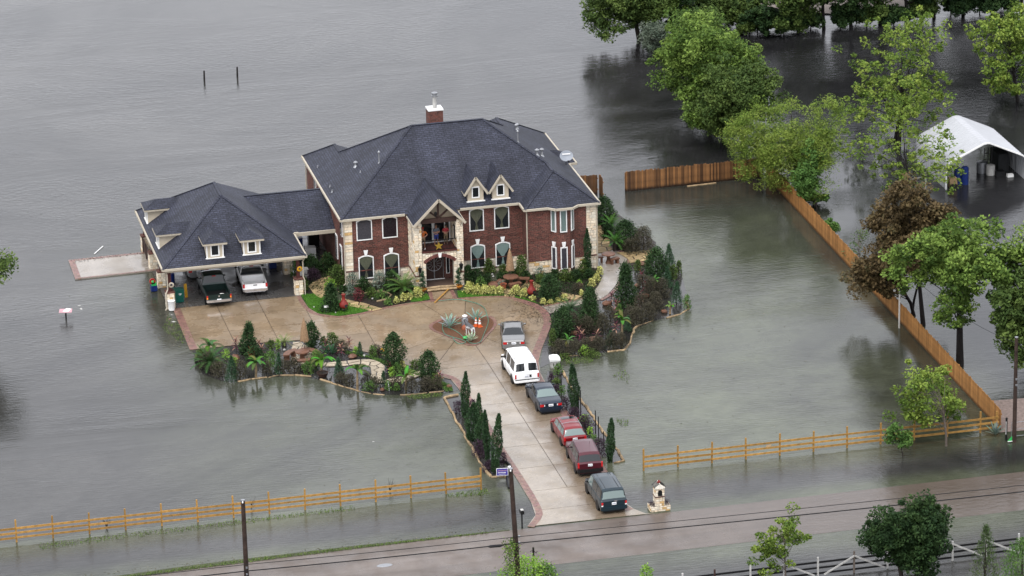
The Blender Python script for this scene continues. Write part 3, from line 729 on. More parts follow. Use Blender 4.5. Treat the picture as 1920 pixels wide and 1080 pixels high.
run([(14.28, .1), (14.28, -1.72), (16.2, -1.72), (16.75, -2.25), (18.15, -2.25), (18.7, -1.72), (20.52, -1.72), (20.52, 8.6), (21.15, 8.6), (21.15, 11.2), (20.52, 11.2), (20.52, 17.1), (9.9, 17.1), (9.9, 15), (4.47, 15), (4.47, 17.1), (-.27, 17.1), (-.27, .1)], b=b)
b.build_each('gutter', M['cream'], house)
# walls
b = MB(); b.box(.05, 14.9, .40, 14.7, 0, HE-.05); b.build_each('wall', M['brick'], house, uv=True)
b = MB(); b.box(14.6, 20.2, -1.40, 14.69, 0, HE-.06); b.build_each('wall', M['brick'], house, uv=True)
b = MB(); b.box(.055, 4.2, 14.6, 16.8, 0, HE-.06); b.box(10.2, 20.19, 14.6, 16.8, 0, HE-.06); b.build_each('wall', M['brick'], house, uv=True)
b = MB(); b.box(20.1, 20.85, 8.9, 10.9, .0, HE-.07); b.build_each('wall', M['brick'], house, uv=True)
b = MB(); b.prism([(16.5, -1.3), (16.95, -1.92), (17.95, -1.92), (18.4, -1.3)], 0, HE-.07); b.build('bay_wall', M['brick'], house, uv=True)
b = MB()                                   # projecting soldier courses between the storeys
for z in (3.02, 2.86): b.box(.68, 5.3, .375, .41, z, z+.075); b.box(9.2, 14.55, .375, .41, z, z+.075); b.box(14.75, 16.45, -1.425, -1.39, z, z+.075); b.box(18.45, 19.4, -1.425, -1.39, z, z+.075)
b.build_each('brick_course', M['brick'], house, uv=True)

def stone_area(b, cols, o, ux, x0, x1, z0, z1, n, holes=(), bw=(.28, .62), bh=(.16, .27), thick=.06, rg=random.Random(5)):
    """uneven stone blocks over a rectangle of an upright plane: o origin, ux run, n outward"""
    z = z0
    while z < z1-.05:
        h = min(rg.uniform(*bh), z1-z); x = x0
        while x < x1-.03:
            w_ = min(rg.uniform(*bw), x1-x)
            if x1-x-w_ < .12: w_ = x1-x
            if not any(x+w_ > a+.02 and x < c-.02 and z+h > e+.02 and z < f-.02 for a, c, e, f in holes):
                t = thick*rg.uniform(.75, 1.25); g = .012; k = len(b.v)
                pts = [(x+g, z+g), (x+w_-g, z+g), (x+w_-g, z+h-g), (x+g, z+h-g)]
                vs = []
                for d in (0, t):
                    i_ = .0 if d == 0 else .012
                    for j, (px, pz) in enumerate(pts):
                        px += i_*(1 if j in (0, 3) else -1); pz += i_*(1 if j < 2 else -1)
                        vs.append((o[0]+ux[0]*px+n[0]*d, o[1]+ux[1]*px+n[1]*d, pz))
                b.mesh(vs, [(4, 5, 6, 7), (0, 1, 5, 4), (1, 2, 6, 5), (2, 3, 7, 6), (3, 0, 4, 7)])
                v_ = rg.uniform(.82, 1.1); wm = rg.uniform(.9, 1.03); c = (.68*v_, .615*v_*wm, .50*v_*wm*wm)
                if rg.random() < .06: c = (.5, .33, .15)
                cols += [(*c, 1)]*8
            x += w_
        z += h
def stone_part(name, areas, parent=house, back=None):
    b = MB(); cols = []
    for a in areas: stone_area(b, cols, *a[:7], **(a[7] if len(a) > 7 else {}))
    return b.build(name, M['stone'], parent, cols=cols, kind='stuff')
FX, FN = (1, 0), (0, -1)
lowL = [(1.0, 2.42, .3, 3), (3.05, 4.5, .3, 3)]; lowR = [(10.15, 11.55, .25, 3), (12.2, 13.62, .25, 3)]
stone_part('stone_wainscot', [((0, .40), FX, .04, 5.25, 0, 1.12, FN, dict(holes=lowL)), ((0, .40), FX, 9.1, 14.58, 0, 1.12, FN, dict(holes=lowR)),
    ((0, -1.40), FX, 14.60, 16.5, 0, 1.12, FN), ((0, -1.40), FX, 18.4, 20.2, 0, 1.12, FN), ((14.60, 0), (0, -1), -.35, 1.42, 0, 1.12, (-1, 0)), ((0, -1.92), FX, 16.95, 17.95, 0, .42, FN)])
b = MB()                                   # mortar backing of the wainscot, butted under the stones
b.box(.03, 5.25, .372, .40, 0, 1.13); b.box(9.1, 14.57, .372, .40, 0, 1.13); b.box(14.59, 16.5, -1.428, -1.40, 0, 1.13); b.box(18.4, 20.22, -1.428, -1.40, 0, 1.13)
b.build_each('mortar', M['mortar'], house)
b = MB(); b.box(.02, 5.25, .30, .375, 1.13, 1.20); b.box(9.1, 14.57, .30, .375, 1.13, 1.20); b.box(14.58, 16.5, -1.50, -1.425, 1.13, 1.20); b.box(18.4, 20.24, -1.50, -1.425, 1.13, 1.20); b.build_each('brick_ledge', M['brick'], house, uv=True)
stone_part('corner_pier', [((0, .40), FX, .04, .70, 1.22, 5.5, FN, dict(bw=(.66, .7), bh=(.2, .34))), ((0, -1.40), FX, 19.42, 20.22, 1.22, 5.5, FN, dict(bw=(.25, .5)))])
stone_part('corner_pier', [((20.2, 0), (0, 1), -1.42, -.7, 0, 5.5, (1, 0), dict(bw=(.3, .5)))])
b = MB(); b.box(.025, .70, .378, .40, 1.2, 5.52); b.box(19.42, 20.215, -1.425, -1.40, 1.2, 5.52); b.build_each('mortar', M['mortar'], house)

# windows: white frame, glass, drawn-back curtain or blind behind it
def window(y, x0, x1, z0, z1, arch=0.0, curtain=None, key=False, mull=False, brown=True, ny=-1, parent=house, frame='white', rot=None):
    t = thing_window = None
    d = lambda k: y-k*1.0
    w_ = x1-x0; cxw = (x0+x1)/2
    def top(x): return z1-arch*(2*(x-cxw)/w_)**2
    NP = 9 if arch else 2
    arcp = [(x0+w_*i/(NP-1), top(x0+w_*i/(NP-1))) for i in range(NP)]
    out_ = [(x0, z0)] + [(x1, z0)] + arcp[::-1]
    fw = .075
    def shrink(f):
        a0, a1 = x0+f, x1-f
        return [(a0, z0+f), (a1, z0+f)] + [(a0+(a1-a0)*i/(NP-1), top(x0+w_*i/(NP-1))-f) for i in range(NP)][::-1]
    inn = shrink(fw); b = MB(); n = len(out_)
    for i in range(n):
        j = (i+1) % n
        f0, f1, g0, g1 = out_[i], out_[j], inn[i], inn[j]
        b.mesh([(f0[0], d(0.0), f0[1]), (f1[0], d(0.0), f1[1]), (f0[0], d(.09), f0[1]), (f1[0], d(.09), f1[1]), (g0[0], d(.09), g0[1]), (g1[0], d(.09), g1[1]), (g0[0], d(.02), g0[1]), (g1[0], d(.02), g1[1])],
               [(0, 1, 3, 2), (2, 3, 5, 4), (4, 5, 7, 6)])
    if mull: b.box(cxw-.03, cxw+.03, d(.085), d(.03), z0+fw, z1-fw-arch)
    fr = b.build('window', M[frame], parent)
    b = MB(); b.poly([(x, d(.012), z) for x, z in inn]); b.build('backing', M['dark_in'], fr)
    b = MB(); b.poly([(x, d(.055), z) for x, z in inn]); b.build('pane', M['pane'], fr)
    if curtain:
        kind, m = curtain
        if kind == 'blind':
            b = MB(); zz = inn[0][1]; zt = min(z for x, z in inn[2:]); k = int((zt-zz)/.09)
            for i in range(k): b.obox((cxw, d(.032), zz+.045+i*.09), (w_-2*fw, .012, .084), rx=.12)
            if arch: b.poly([(x, d(.034), z) for x, z in [(inn[0][0], zt), (inn[1][0], zt)]+inn[2:]])
            b.build('blind', M[m], fr)
        else:
            b = MB(); rows = 9; H = z1-z0-2*fw; prof = [.98, .96, .86, .68, .42, .16, .10, .22, .26] if kind == 'tied' else [.98, .9, .75, .5, .28, .12, .09, .15, .18]
            NS = 12
            for i in range(rows):
                for j in range(NS+1):
                    s_ = -1+2*j/NS; hw = (w_/2-fw)*prof[i]; x = cxw+s_*hw
                    zt = top(x)-fw; zz = zt-(zt-z0-fw)*i/(rows-1)
                    b.v.append((x, d(.034+.012*math.cos(j*2.4)), zz))
            for i in range(rows-1):
                for j in range(NS): b.f.append([i*(NS+1)+j, (i+1)*(NS+1)+j, (i+1)*(NS+1)+j+1, i*(NS+1)+j+1])
            b.build('curtain', M[m], fr, smooth=True)
    if key:
        MB().prism_y([(cxw-.10, z1+.02), (cxw+.10, z1+.02), (cxw+.17, z1+.42), (cxw-.17, z1+.42)], y-.1, y).build('keystone', M['white'], fr)
    if brown:
        b = MB(); b.box(x0-.1, x1+.1, y-.07, y+.0, z0-.11, z0-.005); b.build('sill', M['brick'], fr, uv=True)
    return fr
M['cur_teal'] = plain('teal_curtain', (.66, .80, .75), .9, .1, 6); M['cur_olive'] = cloth('olive_curtain', (.50, .46, .30)); M['cur_grey'] = cloth('mauve_blind', (.28, .23, .28)); M['cur_wine'] = cloth('wine_curtain', (.075, .022, .03)); M['cur_pale'] = plain('pale_blind', (.60, .72, .69), .6, .06)
window(.40, 1.03, 2.30, 3.70, 5.50, .17, ('blind', 'cur_grey'), brown=False)
window(.40, 3.12, 4.36, 3.70, 5.50, .17, ('blind', 'cur_wine'), brown=False)
window(.37, 1.10, 2.33, .46, 2.42, .17, ('tied', 'cur_olive'), True)
window(.37, 3.15, 4.40, .46, 2.42, .17, ('tied', 'cur_olive'), True)
window(.40, 10.22, 11.42, 3.55, 5.48, .17, ('tied', 'cur_olive'), brown=False)
window(.40, 12.27, 13.50, 3.55, 5.48, .17, ('tied', 'cur_olive'), brown=False)
window(.37, 10.25, 11.45, .40, 2.42, .17, ('tied', 'cur_teal'), True)
window(.37, 12.30, 13.52, .40, 2.42, .17, ('tied', 'cur_teal'), True)
window(-1.92, 17.13, 17.70, 3.55, 5.42, 0, ('blind', 'cur_pale'), brown=False)
window(-1.92, 17.13, 17.70, .40, 2.28, 0, ('blind', 'cur_grey'), True)
def angled(o, a, z0, z1, cur, key, wd=.52):
    """a window on a slanted face of the bay: built flat, then turned"""
    f = window(0, -wd/2, wd/2, z0, z1, 0, cur, key, brown=False)
    f.location = o; f.rotation_euler = (0, 0, a)
an = math.atan2(.62, .45)
for z0, z1, cu, k in ((3.55, 5.40, ('blind', 'cur_pale'), False), (.40, 2.28, ('blind', 'cur_grey'), True)):
    angled((16.71, -1.62, 0), -an, z0, z1, cu, k, .5); angled((18.19, -1.62, 0), an, z0, z1, cu, k, .5)
# narrow windows on the left flank
for y0, z0, z1 in ((1.0, 3.9, 5.3), (3.4, 1.2, 3.2), (1.55, .9, 2.9), (12.4, 3.6, 5.2)):
    b = MB(); b.box(-.03, .05, y0, y0+.75, z0, z1); f = b.build('window', M['white'], house)
    MB().box(-.045, -.031, y0+.07, y0+.68, z0+.07, z1-.07).build('pane', M['car_glass'], f)
# downspouts
b = MB()
for pts in ([(.0, .12, HE-.1), (0, .27, HE-.45), (0, .27, .25), (-.25, .1, .08)], [(14.5, -1.6, HE-.1), (14.52, -1.47, HE-.4), (14.52, -1.47, .1)], [(20.3, -1.6, HE-.1), (20.29, -1.47, HE-.45), (20.29, -1.47, .1)], [(.0, 16.9, HE-.1), (0, 16.85, .1)], [(9.35, .0, HE-.1), (9.3, .3, HE-.5), (9.3, .3, .1)]):
    b.tube(pts, .05, 6)
b.build_each('downspout', M['cream'], house)

# ---- dormers on the main roof
def gable_dormer(xc, yf, parent, zf, slope, w_, h_, rise, oh=.32, win=(.46, .78)):
    """front face stands at yf on a slope zf(y)"""
    z0 = zf(yf); ze = z0+h_; zp = ze+rise
    yb_e = yf+h_/slope; yb_p = yf+(h_+rise)/slope
    b = MB(); hw = w_/2
    b.poly([(xc-hw, yf, z0-.1), (xc+hw, yf, z0-.1), (xc+hw, yf, ze), (xc, yf, zp), (xc-hw, yf, ze)])
    b.poly([(xc-hw, yf, ze), (xc-hw, yb_e, ze), (xc-hw, yf, z0-.1)], False); b.poly([(xc+hw, yf, z0-.1), (xc+hw, yb_e, ze), (xc+hw, yf, ze)])
    d = b.build('dormer', M['stucco'], parent)
    k = rise/hw; ho = hw+oh; zo = ze-k*oh; b = MB()
    yb_o = yf+(zo-z0)/slope
    yo = yf-.28
    for sg in (-1, 1):
        p = [(xc+sg*ho, yo, zo+.06), (xc, yo, zp+.06), (xc, yb_p+.15, zp+.06), (xc+sg*ho, yb_o+.1, zo+.06)]
        b.poly(p, sg < 0)
    b.build('dormer_roof', M['shingle'], d, uv=True)
    b = MB()
    for sg in (-1, 1):
        b.beam((xc+sg*ho, yo+.02, zo-.05), (xc, yo+.02, zp-.05), .06, .16); b.beam((xc+sg*(ho-.06), yo+.05, zo-.04), (xc+sg*(ho-.06), yb_o-.1, zo-.04), .06, .1)
        b.poly([(xc+sg*ho, yo+.05, zo-.02), (xc+sg*hw, yo+.05, ze-.02), (xc+sg*hw, yb_e, ze-.02), (xc+sg*ho, yb_o, zo-.02)], sg > 0)
    b.build_each('bargeboard', M['cream'], d)
    b = MB(); b.box(xc-hw-.1, xc+hw+.1, yf-.12, yf+.0, z0-.03, z0+.05); b.build('dormer_sill', M['white'], d)
    x0, x1 = xc-win[0]/2, xc+win[0]/2; zw = z0+.36
    b = MB()
    for a in ((x0-.09, x0, zw-.09, zw+win[1]+.09), (x1, x1+.09, zw-.09, zw+win[1]+.09)): b.box(a[0], a[1], yf-.05, yf+.01, a[2], a[3])
    b.box(x0, x1, yf-.049, yf+.01, zw-.09, zw); b.box(x0, x1, yf-.049, yf+.01, zw+win[1], zw+win[1]+.09)
    b.build('window_frame', M['white'], d); MB().box(x0, x1, yf-.02, yf-.005, zw, zw+win[1]).build('pane', M['car_glass'], d)
zF = lambda y: HE+HM*(y-.1)
gable_dormer(10.86, .64, house, zF, HM, 1.30, 1.12, .98)
gable_dormer(12.90, .64, house, zF, HM, 1.34, 1.12, .98)

# ---- chimney and roof furniture
ch = MB().box(8.95, 10.15, 9.0, 10.1, 8.0, 11.1).build('chimney', M['brick'], house, uv=True)
MB().box(8.92, 10.18, 8.97, 10.13, 11.1, 11.22).build('chimney_cap', M['white'], ch)
MB().lathe([(.17, 11.26), (.16, 12.2), (.17, 12.21)], 14, (9.58, 9.5, 0)).build('flue', M['dirty_white'], ch, smooth=40)
b = MB(); b.lathe([(.26, 12.2), (.26, 12.27), (.22, 12.28)], 14, (9.58, 9.5, 0)); b.lathe([(.25, 12.42), (.25, 12.5), (.05, 12.56)], 14, (9.58, 9.5, 0)); b.lathe([(.2, 12.26), (.2, 12.44)], 14, (9.58, 9.5, 0)); b.build('flue_cap', M['galv'], ch, smooth=40)
def on_slope(u, v, k):                     # point of a roof slope seen at a pixel
    a = np.array(G(u, v, 0)); d = a-CAM; lo, hi = .8, 1.0
    for _ in range(40):
        m_ = (lo+hi)/2; p = CAM+d*m_
        if p[2] > hz(k, p[0], p[1]): lo = m_
        else: hi = m_
    return CAM+d*lo
def vent(u, v, k, h, r=.05, cap=True, n='vent_pipe'):
    p = on_slope(u, v, k); b = MB(); b.lathe([(r*2.4, -.08), (r*1.1, .1), (r, .12), (r, h)], 10, tuple(p))
    if cap: b.lathe([(r*1.9, h-.02), (r*2.1, h+.06), (r*.6, h+.16)], 10, tuple(p))
    b.build(n, M['galv'], roof, smooth=40)
vent(711, 305, 'L', .85); vent(667, 312, 'L', .3, .09); vent(596, 313, 'L', .15, .04, False); vent(676, 323, 'L', .15, .04, False); vent(619, 350, 'L', .15, .04, False); vent(623, 360, 'L', .18, .05, False)
vent(971, 266, 'R', .85); vent(968, 243, 'R', .35, .07); vent(970, 241, 'R', .3, .07); vent(1007, 291, 'R', .4, .09); vent(1016, 292, 'R', .5, .09)
p = on_slope(1062, 309, 'R'); ds = MB(); pr = [(.02, .0), (.3, .03), (.52, .10), (.55, .13), (.52, .13), (.3, .06), (.02, .03)]
ds.lathe(pr, 24); o = ds.build('satellite_dish', M['grey_dish'], roof, smooth=50, loc=(p[0], p[1], p[2]+.75)); o.rotation_euler = (R(62), 0, R(-8)); o.scale = (1, .82, 1)
MB().box(-.33, .33, .14, .24, .105, .112).build('dish_lettering', M['white'], o)
b = MB(); b.tube([(p[0], p[1]+.1, p[2]-.1), (p[0], p[1]+.12, p[2]+.72)], .03, 6); b.tube([(p[0], p[1]+.05, p[2]+.4), (p[0]+.05, p[1]-.5, p[2]+.45)], .025, 6); b.box(p[0]-.02, p[0]+.12, p[1]-.6, p[1]-.46, p[2]+.4, p[2]+.52); b.build('dish_mast', M['black'], roof)

# ---- entry tower: stone piers, arch, open balcony, timbered gable
EX0, EX1, EY, EYB = 5.20, 9.15, -2.25, .36
IX0, IX1 = 5.80, 8.57; FZ = 3.05
b = MB()                                   # core masonry
b.box(EX0+.05, IX0-.04, EY+.05, EYB+.04, 0, 5.62); b.box(IX1+.04, EX1-.05, EY+.05, EYB+.04, 0, 5.62)
b.build_each('entry_pier', M['mortar'], house)
AX0, AX1, ASP, ATP = 6.07, 8.32, 2.18, 2.62
acx = (AX0+AX1)/2
def arc_z(x, lift=0.): return ASP+(ATP-ASP)*(1-((x-acx)/((AX1-AX0)/2))**2)+lift
ap = [(AX0+(AX1-AX0)*i/14, arc_z(AX0+(AX1-AX0)*i/14)) for i in range(15)]
b = MB(); b.prism_y([(IX0-.05, 0), (AX0, 0)]+ap+[(AX1, 0), (IX1+.05, 0), (IX1+.05, FZ), (IX0-.05, FZ)], EY+.02, EY+.45)
b.build('entry_arch_wall', M['mortar'], house)
stone_part('entry_stone', [((0, EY+.05), FX, EX0, IX0-.03, 0, 5.60, FN, dict(thick=.055, bw=(.2, .42))), ((0, EY+.05), FX, IX1+.03, EX1, 0, 5.60, FN, dict(thick=.055, bw=(.2, .42))),
    ((0, EY+.02), FX, IX0, AX0, 0, FZ, FN, dict(bw=(.15, .3), thick=.05)), ((0, EY+.02), FX, AX1, IX1, 0, FZ, FN, dict(bw=(.15, .3), thick=.05)),
    ((0, EY+.02), FX, AX0, AX1, 2.92, FZ, FN, dict(bw=(.2, .4), bh=(.12, .14), thick=.05)), ((0, EY+.02), FX, AX0-.02, AX0+.55, ASP+.34, 2.92, FN, dict(bw=(.2, .3), bh=(.15, .2), thick=.045)), ((0, EY+.02), FX, AX1-.55, AX1+.02, ASP+.34, 2.92, FN, dict(bw=(.2, .3), bh=(.15, .2), thick=.045)),
    ((EX0+.05, 0), (0, -1), -.36, 2.20, 0, 3.3, (-1, 0), dict(thick=.05)), ((EX0+.05, 0), (0, -1), -.36, 2.20, 3.3, 5.6, (-1, 0), dict(thick=.05, holes=[(.9, 1.25, 3.7, 4.9)])), ((EX1-.05, 0), (0, -1), -.36, 2.20, 0, 5.6, (1, 0), dict(thick=.05)),
    ((IX0-.04, 0), (0, -1), .3, 2.2, FZ, 5.6, (1, 0), dict(thick=.03)), ((IX1+.04, 0), (0, -1), .3, 2.2, FZ, 5.6, (-1, 0), dict(thick=.03))])
b = MB()
for x0, x1 in ((EX0-.02, IX0+.02), (IX1-.02, EX1+.02)): b.box(x0, x1, EY-.05, EY+.04, 1.14, 1.22)
b.box(EX0-.05, EX0+.04, EY-.0, .3, 1.14, 1.22); b.build_each('brick_ledge', M['brick'], house, uv=True)
b = MB()                                   # voussoirs
for i in range(24):
    t0, t1 = (i+.06)/24, (i+.94)/24; q_ = []
    for tt, rr in ((t0, .02), (t1, .02), (t1, .27), (t0, .27)):
        x = AX0-.06+(AX1-AX0+.12)*tt; sl = -2*(ATP-ASP)*(x-acx)/((AX1-AX0)/2)**2; L = math.hypot(1, sl)
        zz = ASP+(ATP-ASP)*(1-min(1.15, abs((x-acx)/((AX1-AX0)/2)))**2); q_.append((x-sl/L*rr, zz+1/L*rr))
    if abs((t0+t1)/2-.5) > .05: b.prism_y(q_, EY-.07, EY+.1)
b.build('brick_arch', M['edge_brick'], house, cols=[(.11*k, .034*k, .03*k, 1) for k in [random.uniform(.7, 1.3) for _ in range(len(b.v)//8)] for _ in range(8)], kind='stuff')
MB().prism_y([(acx-.09, ATP-.03), (acx+.09, ATP-.03), (acx+.14, ATP+.34), (acx-.14, ATP+.34)], EY-.12, EY+.1).build('keystone', M['white'], house)
# doorway recess
b = MB(); b.box(IX0-.05, IX1+.05, -.55, .38, 0, FZ); b.build('porch_wall', M['brick'], house, uv=True)
MB().box(EX0+.02, EX1-.02, EY+.05, .3, 0, .14).build('porch_step', M['floor_tile'], house)
dr = MB().box(6.25, 7.85, -.62, -.55, .14, 2.5).build('front_door', M['dark_wood'], house)
b = MB(); b.tube([(7.05+.62*math.cos(a), -.66, 1.5+.62*math.sin(a)) for a in [i*math.pi/10 for i in range(21)]], .018, 5)
for i in range(12):
    a = i*math.pi/6; b.tube([(7.05+.2*math.cos(a), -.66, 1.5+.2*math.sin(a)), (7.05+.62*math.cos(a), -.66, 1.5+.62*math.sin(a))], .014, 5)
for x in (6.32, 7.03, 7.07, 7.78): b.box(x-.015, x+.015, -.65, -.62, .2, 2.45)
b.build('ironwork', M['galv'], dr); MB().box(6.2, 7.9, -.64, -.6, .14, .2).build('threshold', M['white'], dr)
f = MB().box(8.03, 8.32, -.6, -.55, .55, 2.2).build('sidelight', M['white'], house); MB().box(8.08, 8.27, -.62, -.6, .6, 2.15).build('pane', M['car_glass'], f)
for x in (5.52, 8.86):                      # coach lanterns
    l = MB().lathe([(.03, 1.98), (.17, 1.92), (.17, 1.88), (.11, 1.58), (.13, 1.55), (.03, 1.46)], 6, (x, EY-.22, 0)).build('wall_lantern', M['iron'], house)
    b = MB(); b.tube([(x, EY-.02, 1.3), (x, EY-.2, 1.32), (x, EY-.22, 1.48)], .025, 6); b.lathe([(.02, 1.98), (.05, 2.05), (.01, 2.14)], 6, (x, EY-.22, 0)); b.box(x-.05, x+.05, EY-.06, EY-.01, 1.1, 1.42); b.build('bracket', M['iron'], l)
# balcony
MB().box(IX0-.03, IX1+.03, EY-.10, -.2, FZ+.0, FZ+.14).build('balcony_floor', M['post_brown'], house)
b = MB(); b.box(IX0-.03, IX1+.03, -.3, .38, FZ+.14, 5.75); b.build('balcony_wall', M['stucco'], house)
b = MB()
for x in (6.15, 7.05, 7.17, 8.05, 8.45): b.box(x-.045, x+.045, -.38, -.3, FZ+.14, 5.2)
for z in (FZ+.14, 5.15): b.box(6.105, 8.495, -.375, -.3, z, z+.08)
sl = b.build('sliding_door', M['white'], house)
for x0, x1 in ((6.2, 7.0), (7.22, 8.0), (8.1, 8.4)): MB().box(x0, x1, -.33, -.305, FZ+.22, 5.15).build('pane', M['car_glass'], sl)
b = MB(); st = [(.42*(1 if i % 2 == 0 else .42)*math.sin(i*math.pi/5), .42*(1 if i % 2 == 0 else .42)*math.cos(i*math.pi/5)) for i in range(10)]
b.prism_y([(6.55+x, 4.35+z) for x, z in st], -.36, -.335); b.build('star_ornament', M['iron'], sl)
rl = MB().box(IX0-.02, IX1+.02, EY-.085, EY-.025, FZ+1.0, FZ+1.06); rl.box(IX0-.02, IX1+.02, EY-.075, EY-.035, FZ+.2, FZ+.24)
rl = rl.build('balcony_railing', M['iron'], house)
bm_ = MB().box(-.011, .011, -.011, .011, 0, .78).data('baluster', M['iron'])
for i in range(25): link('baluster', bm_, rl, (IX0+.06+i*(IX1-IX0-.12)/24, EY-.055, FZ+.23))
st = [(.36*(1 if i % 2 == 0 else .42)*math.sin(i*math.pi/5), .36*(1 if i % 2 == 0 else .42)*math.cos(i*math.pi/5)) for i in range(10)]
b = MB(); b.prism_y([(7.12+x, 3.58+z) for x, z in st], EY-.13, EY-.09)
g_ = b.build('star_ornament', M['gold'], rl)
MB().tube([(8.5, EY+.3, 4.0), (8.5, EY+.28, 5.0), (8.45, EY+.3, 5.15), (8.42, EY+.35, 5.0)], .05, 8).build('folded_umbrella', M['iron'], house)
# gable over the balcony
gxc, ghw, grise = 7.17, 2.08, 2.06; gz0 = 5.50
b = MB()
yo = EY-.38; k = grise/ghw
for sg in (-1, 1):
    b.poly([(gxc+sg*ghw, yo, gz0), (gxc, yo, gz0+grise), (gxc, 3.35, gz0+grise), (gxc+sg*ghw, .1, gz0)], sg < 0)
gr = b.build('entry_roof', M['shingle'], house, uv=True)
b = MB()
for sg in (-1, 1):
    b.poly([(gxc+sg*(ghw-.02), yo+.03, gz0-.1), (gxc, yo+.03, gz0+grise-.1), (gxc, 2.9, gz0+grise-.1), (gxc+sg*(ghw-.02), .1, gz0-.1)], sg > 0)
b.build('gable_soffit', M['stucco'], house)
b = MB()
for sg in (-1, 1): b.beam((gxc+sg*(ghw+.04), yo, gz0-.1), (gxc, yo, gz0+grise-.06), .07, .2); b.beam((gxc+sg*ghw, yo+.03, gz0-.08), (gxc+sg*ghw, .12, gz0-.08), .1, .16)
b.build_each('bargeboard', M['cream'], house)
b = MB(); b.prism_y([(gxc-1.7, 5.6), (gxc+1.7, 5.6), (gxc, 7.3)], EY+.75, EY+.85); b.build('gable_wall', M['stucco'], house)
b = MB(); yt = EY+.06
b.box(IX0-.03, IX1+.03, yt-.1, yt+.1, 5.50, 5.86)
b.beam((gxc, yt, 5.86), (gxc, yt, 7.35), .14, .14); 
for sg in (-1, 1): b.beam((gxc+sg*.06, yt-.01, 5.9), (gxc+sg*.85, yt-.01, 6.58), .12, .13)
b.build('gable_truss', M['dark_wood'], house)
l = MB().lathe([(.02, 6.5), (.13, 6.42), (.1, 6.15), (.03, 6.1)], 6, (6.92, yt-.25, 0)).build('pendant_lantern', M['iron'], house)

# ================================================================= CARPORT WITH BREEZEWAY
cp = thing('carport', 'open stone piered carport with grey hip roof joined to the house by a breezeway', 'carport')
CX0, CX1, CY0, CY1, CZ, CM = -14.80, -3.32, -1.15, 13.75, 3.40, .655
cd_ = (CX1-CX0)/2; cxm = (CX0+CX1)/2; CZR = CZ+CM*cd_
BYE, BYR, BZ, BM = 4.30, 8.50, 3.42, .51
bzr = BZ+BM*(BYR-BYE); bxl = CX1-(bzr-CZ)/CM
b = MB()
b.poly([(CX0, CY0, CZ), (CX1, CY0, CZ), (cxm, CY0+cd_, CZR)]); b.poly([(CX1, CY1, CZ), (CX0, CY1, CZ), (cxm, CY1-cd_, CZR)])
b.poly([(CX0, CY1, CZ), (CX0, CY0, CZ), (cxm, CY0+cd_, CZR), (cxm, CY1-cd_, CZR)])
b.poly([(CX1, CY0, CZ), (CX1, CY1, CZ), (cxm, CY1-cd_, CZR), (cxm, CY0+cd_, CZR)])
crf = b.build('roof', M['shingle'], cp, uv=True)
b = MB()
b.poly([(CX1-.02, BYE, BZ+.012), (.04, BYE, BZ+.012), (.04, BYR, bzr), (bxl, BYR, bzr)]); b.poly([(bxl, BYR, bzr), (.04, BYR, bzr), (.04, 12.7, BZ+.012), (CX1-.02, 12.7, BZ+.012)])
b.build('breezeway_roof', M['shingle'], cp, uv=True)
b = MB()
for a, c in (((CX0, CY0, CZ), (cxm, CY0+cd_, CZR)), ((CX1, CY0, CZ), (cxm, CY0+cd_, CZR)), ((cxm, CY0+cd_, CZR), (cxm, CY1-cd_, CZR)), ((CX0, CY1, CZ), (cxm, CY1-cd_, CZR)), ((bxl, BYR, bzr), (.0, BYR, bzr))):
    b.beam((a[0], a[1], a[2]+.012), (c[0], c[1], c[2]+.012), .24, .035)
b.build_each('ridge_cap', M['shingle'], crf, uv=True)
b = MB(); run([(CX1, BYE), (CX1, CY0), (CX0, CY0), (CX0, CY1), (CX1, CY1), (CX1, 12.7)], z=CZ-.05, b=b); b.build_each('gutter', M['cream'], cp)
b = MB(); b.beam((CX0+.25, CY0+.3, CZ-.22), (CX1-.25, CY0+.3, CZ-.22), .2, .26); b.beam((CX0+.3, CY0+.4, CZ-.23), (CX0+.3, CY1-.3, CZ-.23), .2, .24); b.beam((CX1-.3, CY0+.4, CZ-.23), (CX1-.3, CY1-.3, CZ-.23), .2, .24); b.beam((CX0+.4, CY1-.3, CZ-.22), (CX1-.4, CY1-.3, CZ-.22), .2, .26)
b.build_each('header_beam', M['stucco'], cp)
b = MB(); b.beam((CX1-.1, BYE, BZ-.10), (.04, BYE, BZ-.10), .14, .28); b.beam((CX1, BYE+.02, BZ-.0), (CX1+.35, BYE-.02, BZ-.0), .18, .18); b.beam((CX1-.1, 12.7, BZ-.1), (.04, 12.7, BZ-.1), .14, .28); b.build_each('breezeway_fascia', M['cream'], cp)
b = MB(); b.poly([(x, y, CZ-.09) for x, y in ((CX0, CY0), (CX1, CY0), (CX1, CY1), (CX0, CY1))], True); b.poly([(x, y, CZ-.1) for x, y in ((CX1+.02, BYE), (.03, BYE), (.03, 12.7), (CX1+.02, 12.7))], True); b.build('ceiling', M['stucco'], cp)
def pier(x, y, h=1.34):
    b = MB(); cols = []; s_ = .31
    for o, ux, n in (((x, y-s_), FX, FN), ((x-s_, y), (0, -1), (-1, 0)), ((x+s_, y), (0, -1), (1, 0)), ((x, y+s_), FX, (0, 1))):
        stone_area(b, cols, o, ux, -s_, s_, 0, h, n, bw=(.2, .36), bh=(.17, .25), thick=.04)
    pr_ = b.build('stone_pier', M['stone'], cp, cols=cols)
    MB().box(x-s_+.005, x+s_-.005, y-s_+.005, y+s_-.005, 0, h-.01).build('mortar', M['mortar'], pr_)
    MB().box(x-s_-.06, x+s_+.06, y-s_-.06, y+s_+.06, h, h+.09).build('brick_cap', M['brick'], pr_, uv=True)
    MB().box(x-.13, x+.13, y-.13, y+.13, h+.09, CZ-.35).build('post', M['post_brown'], pr_)
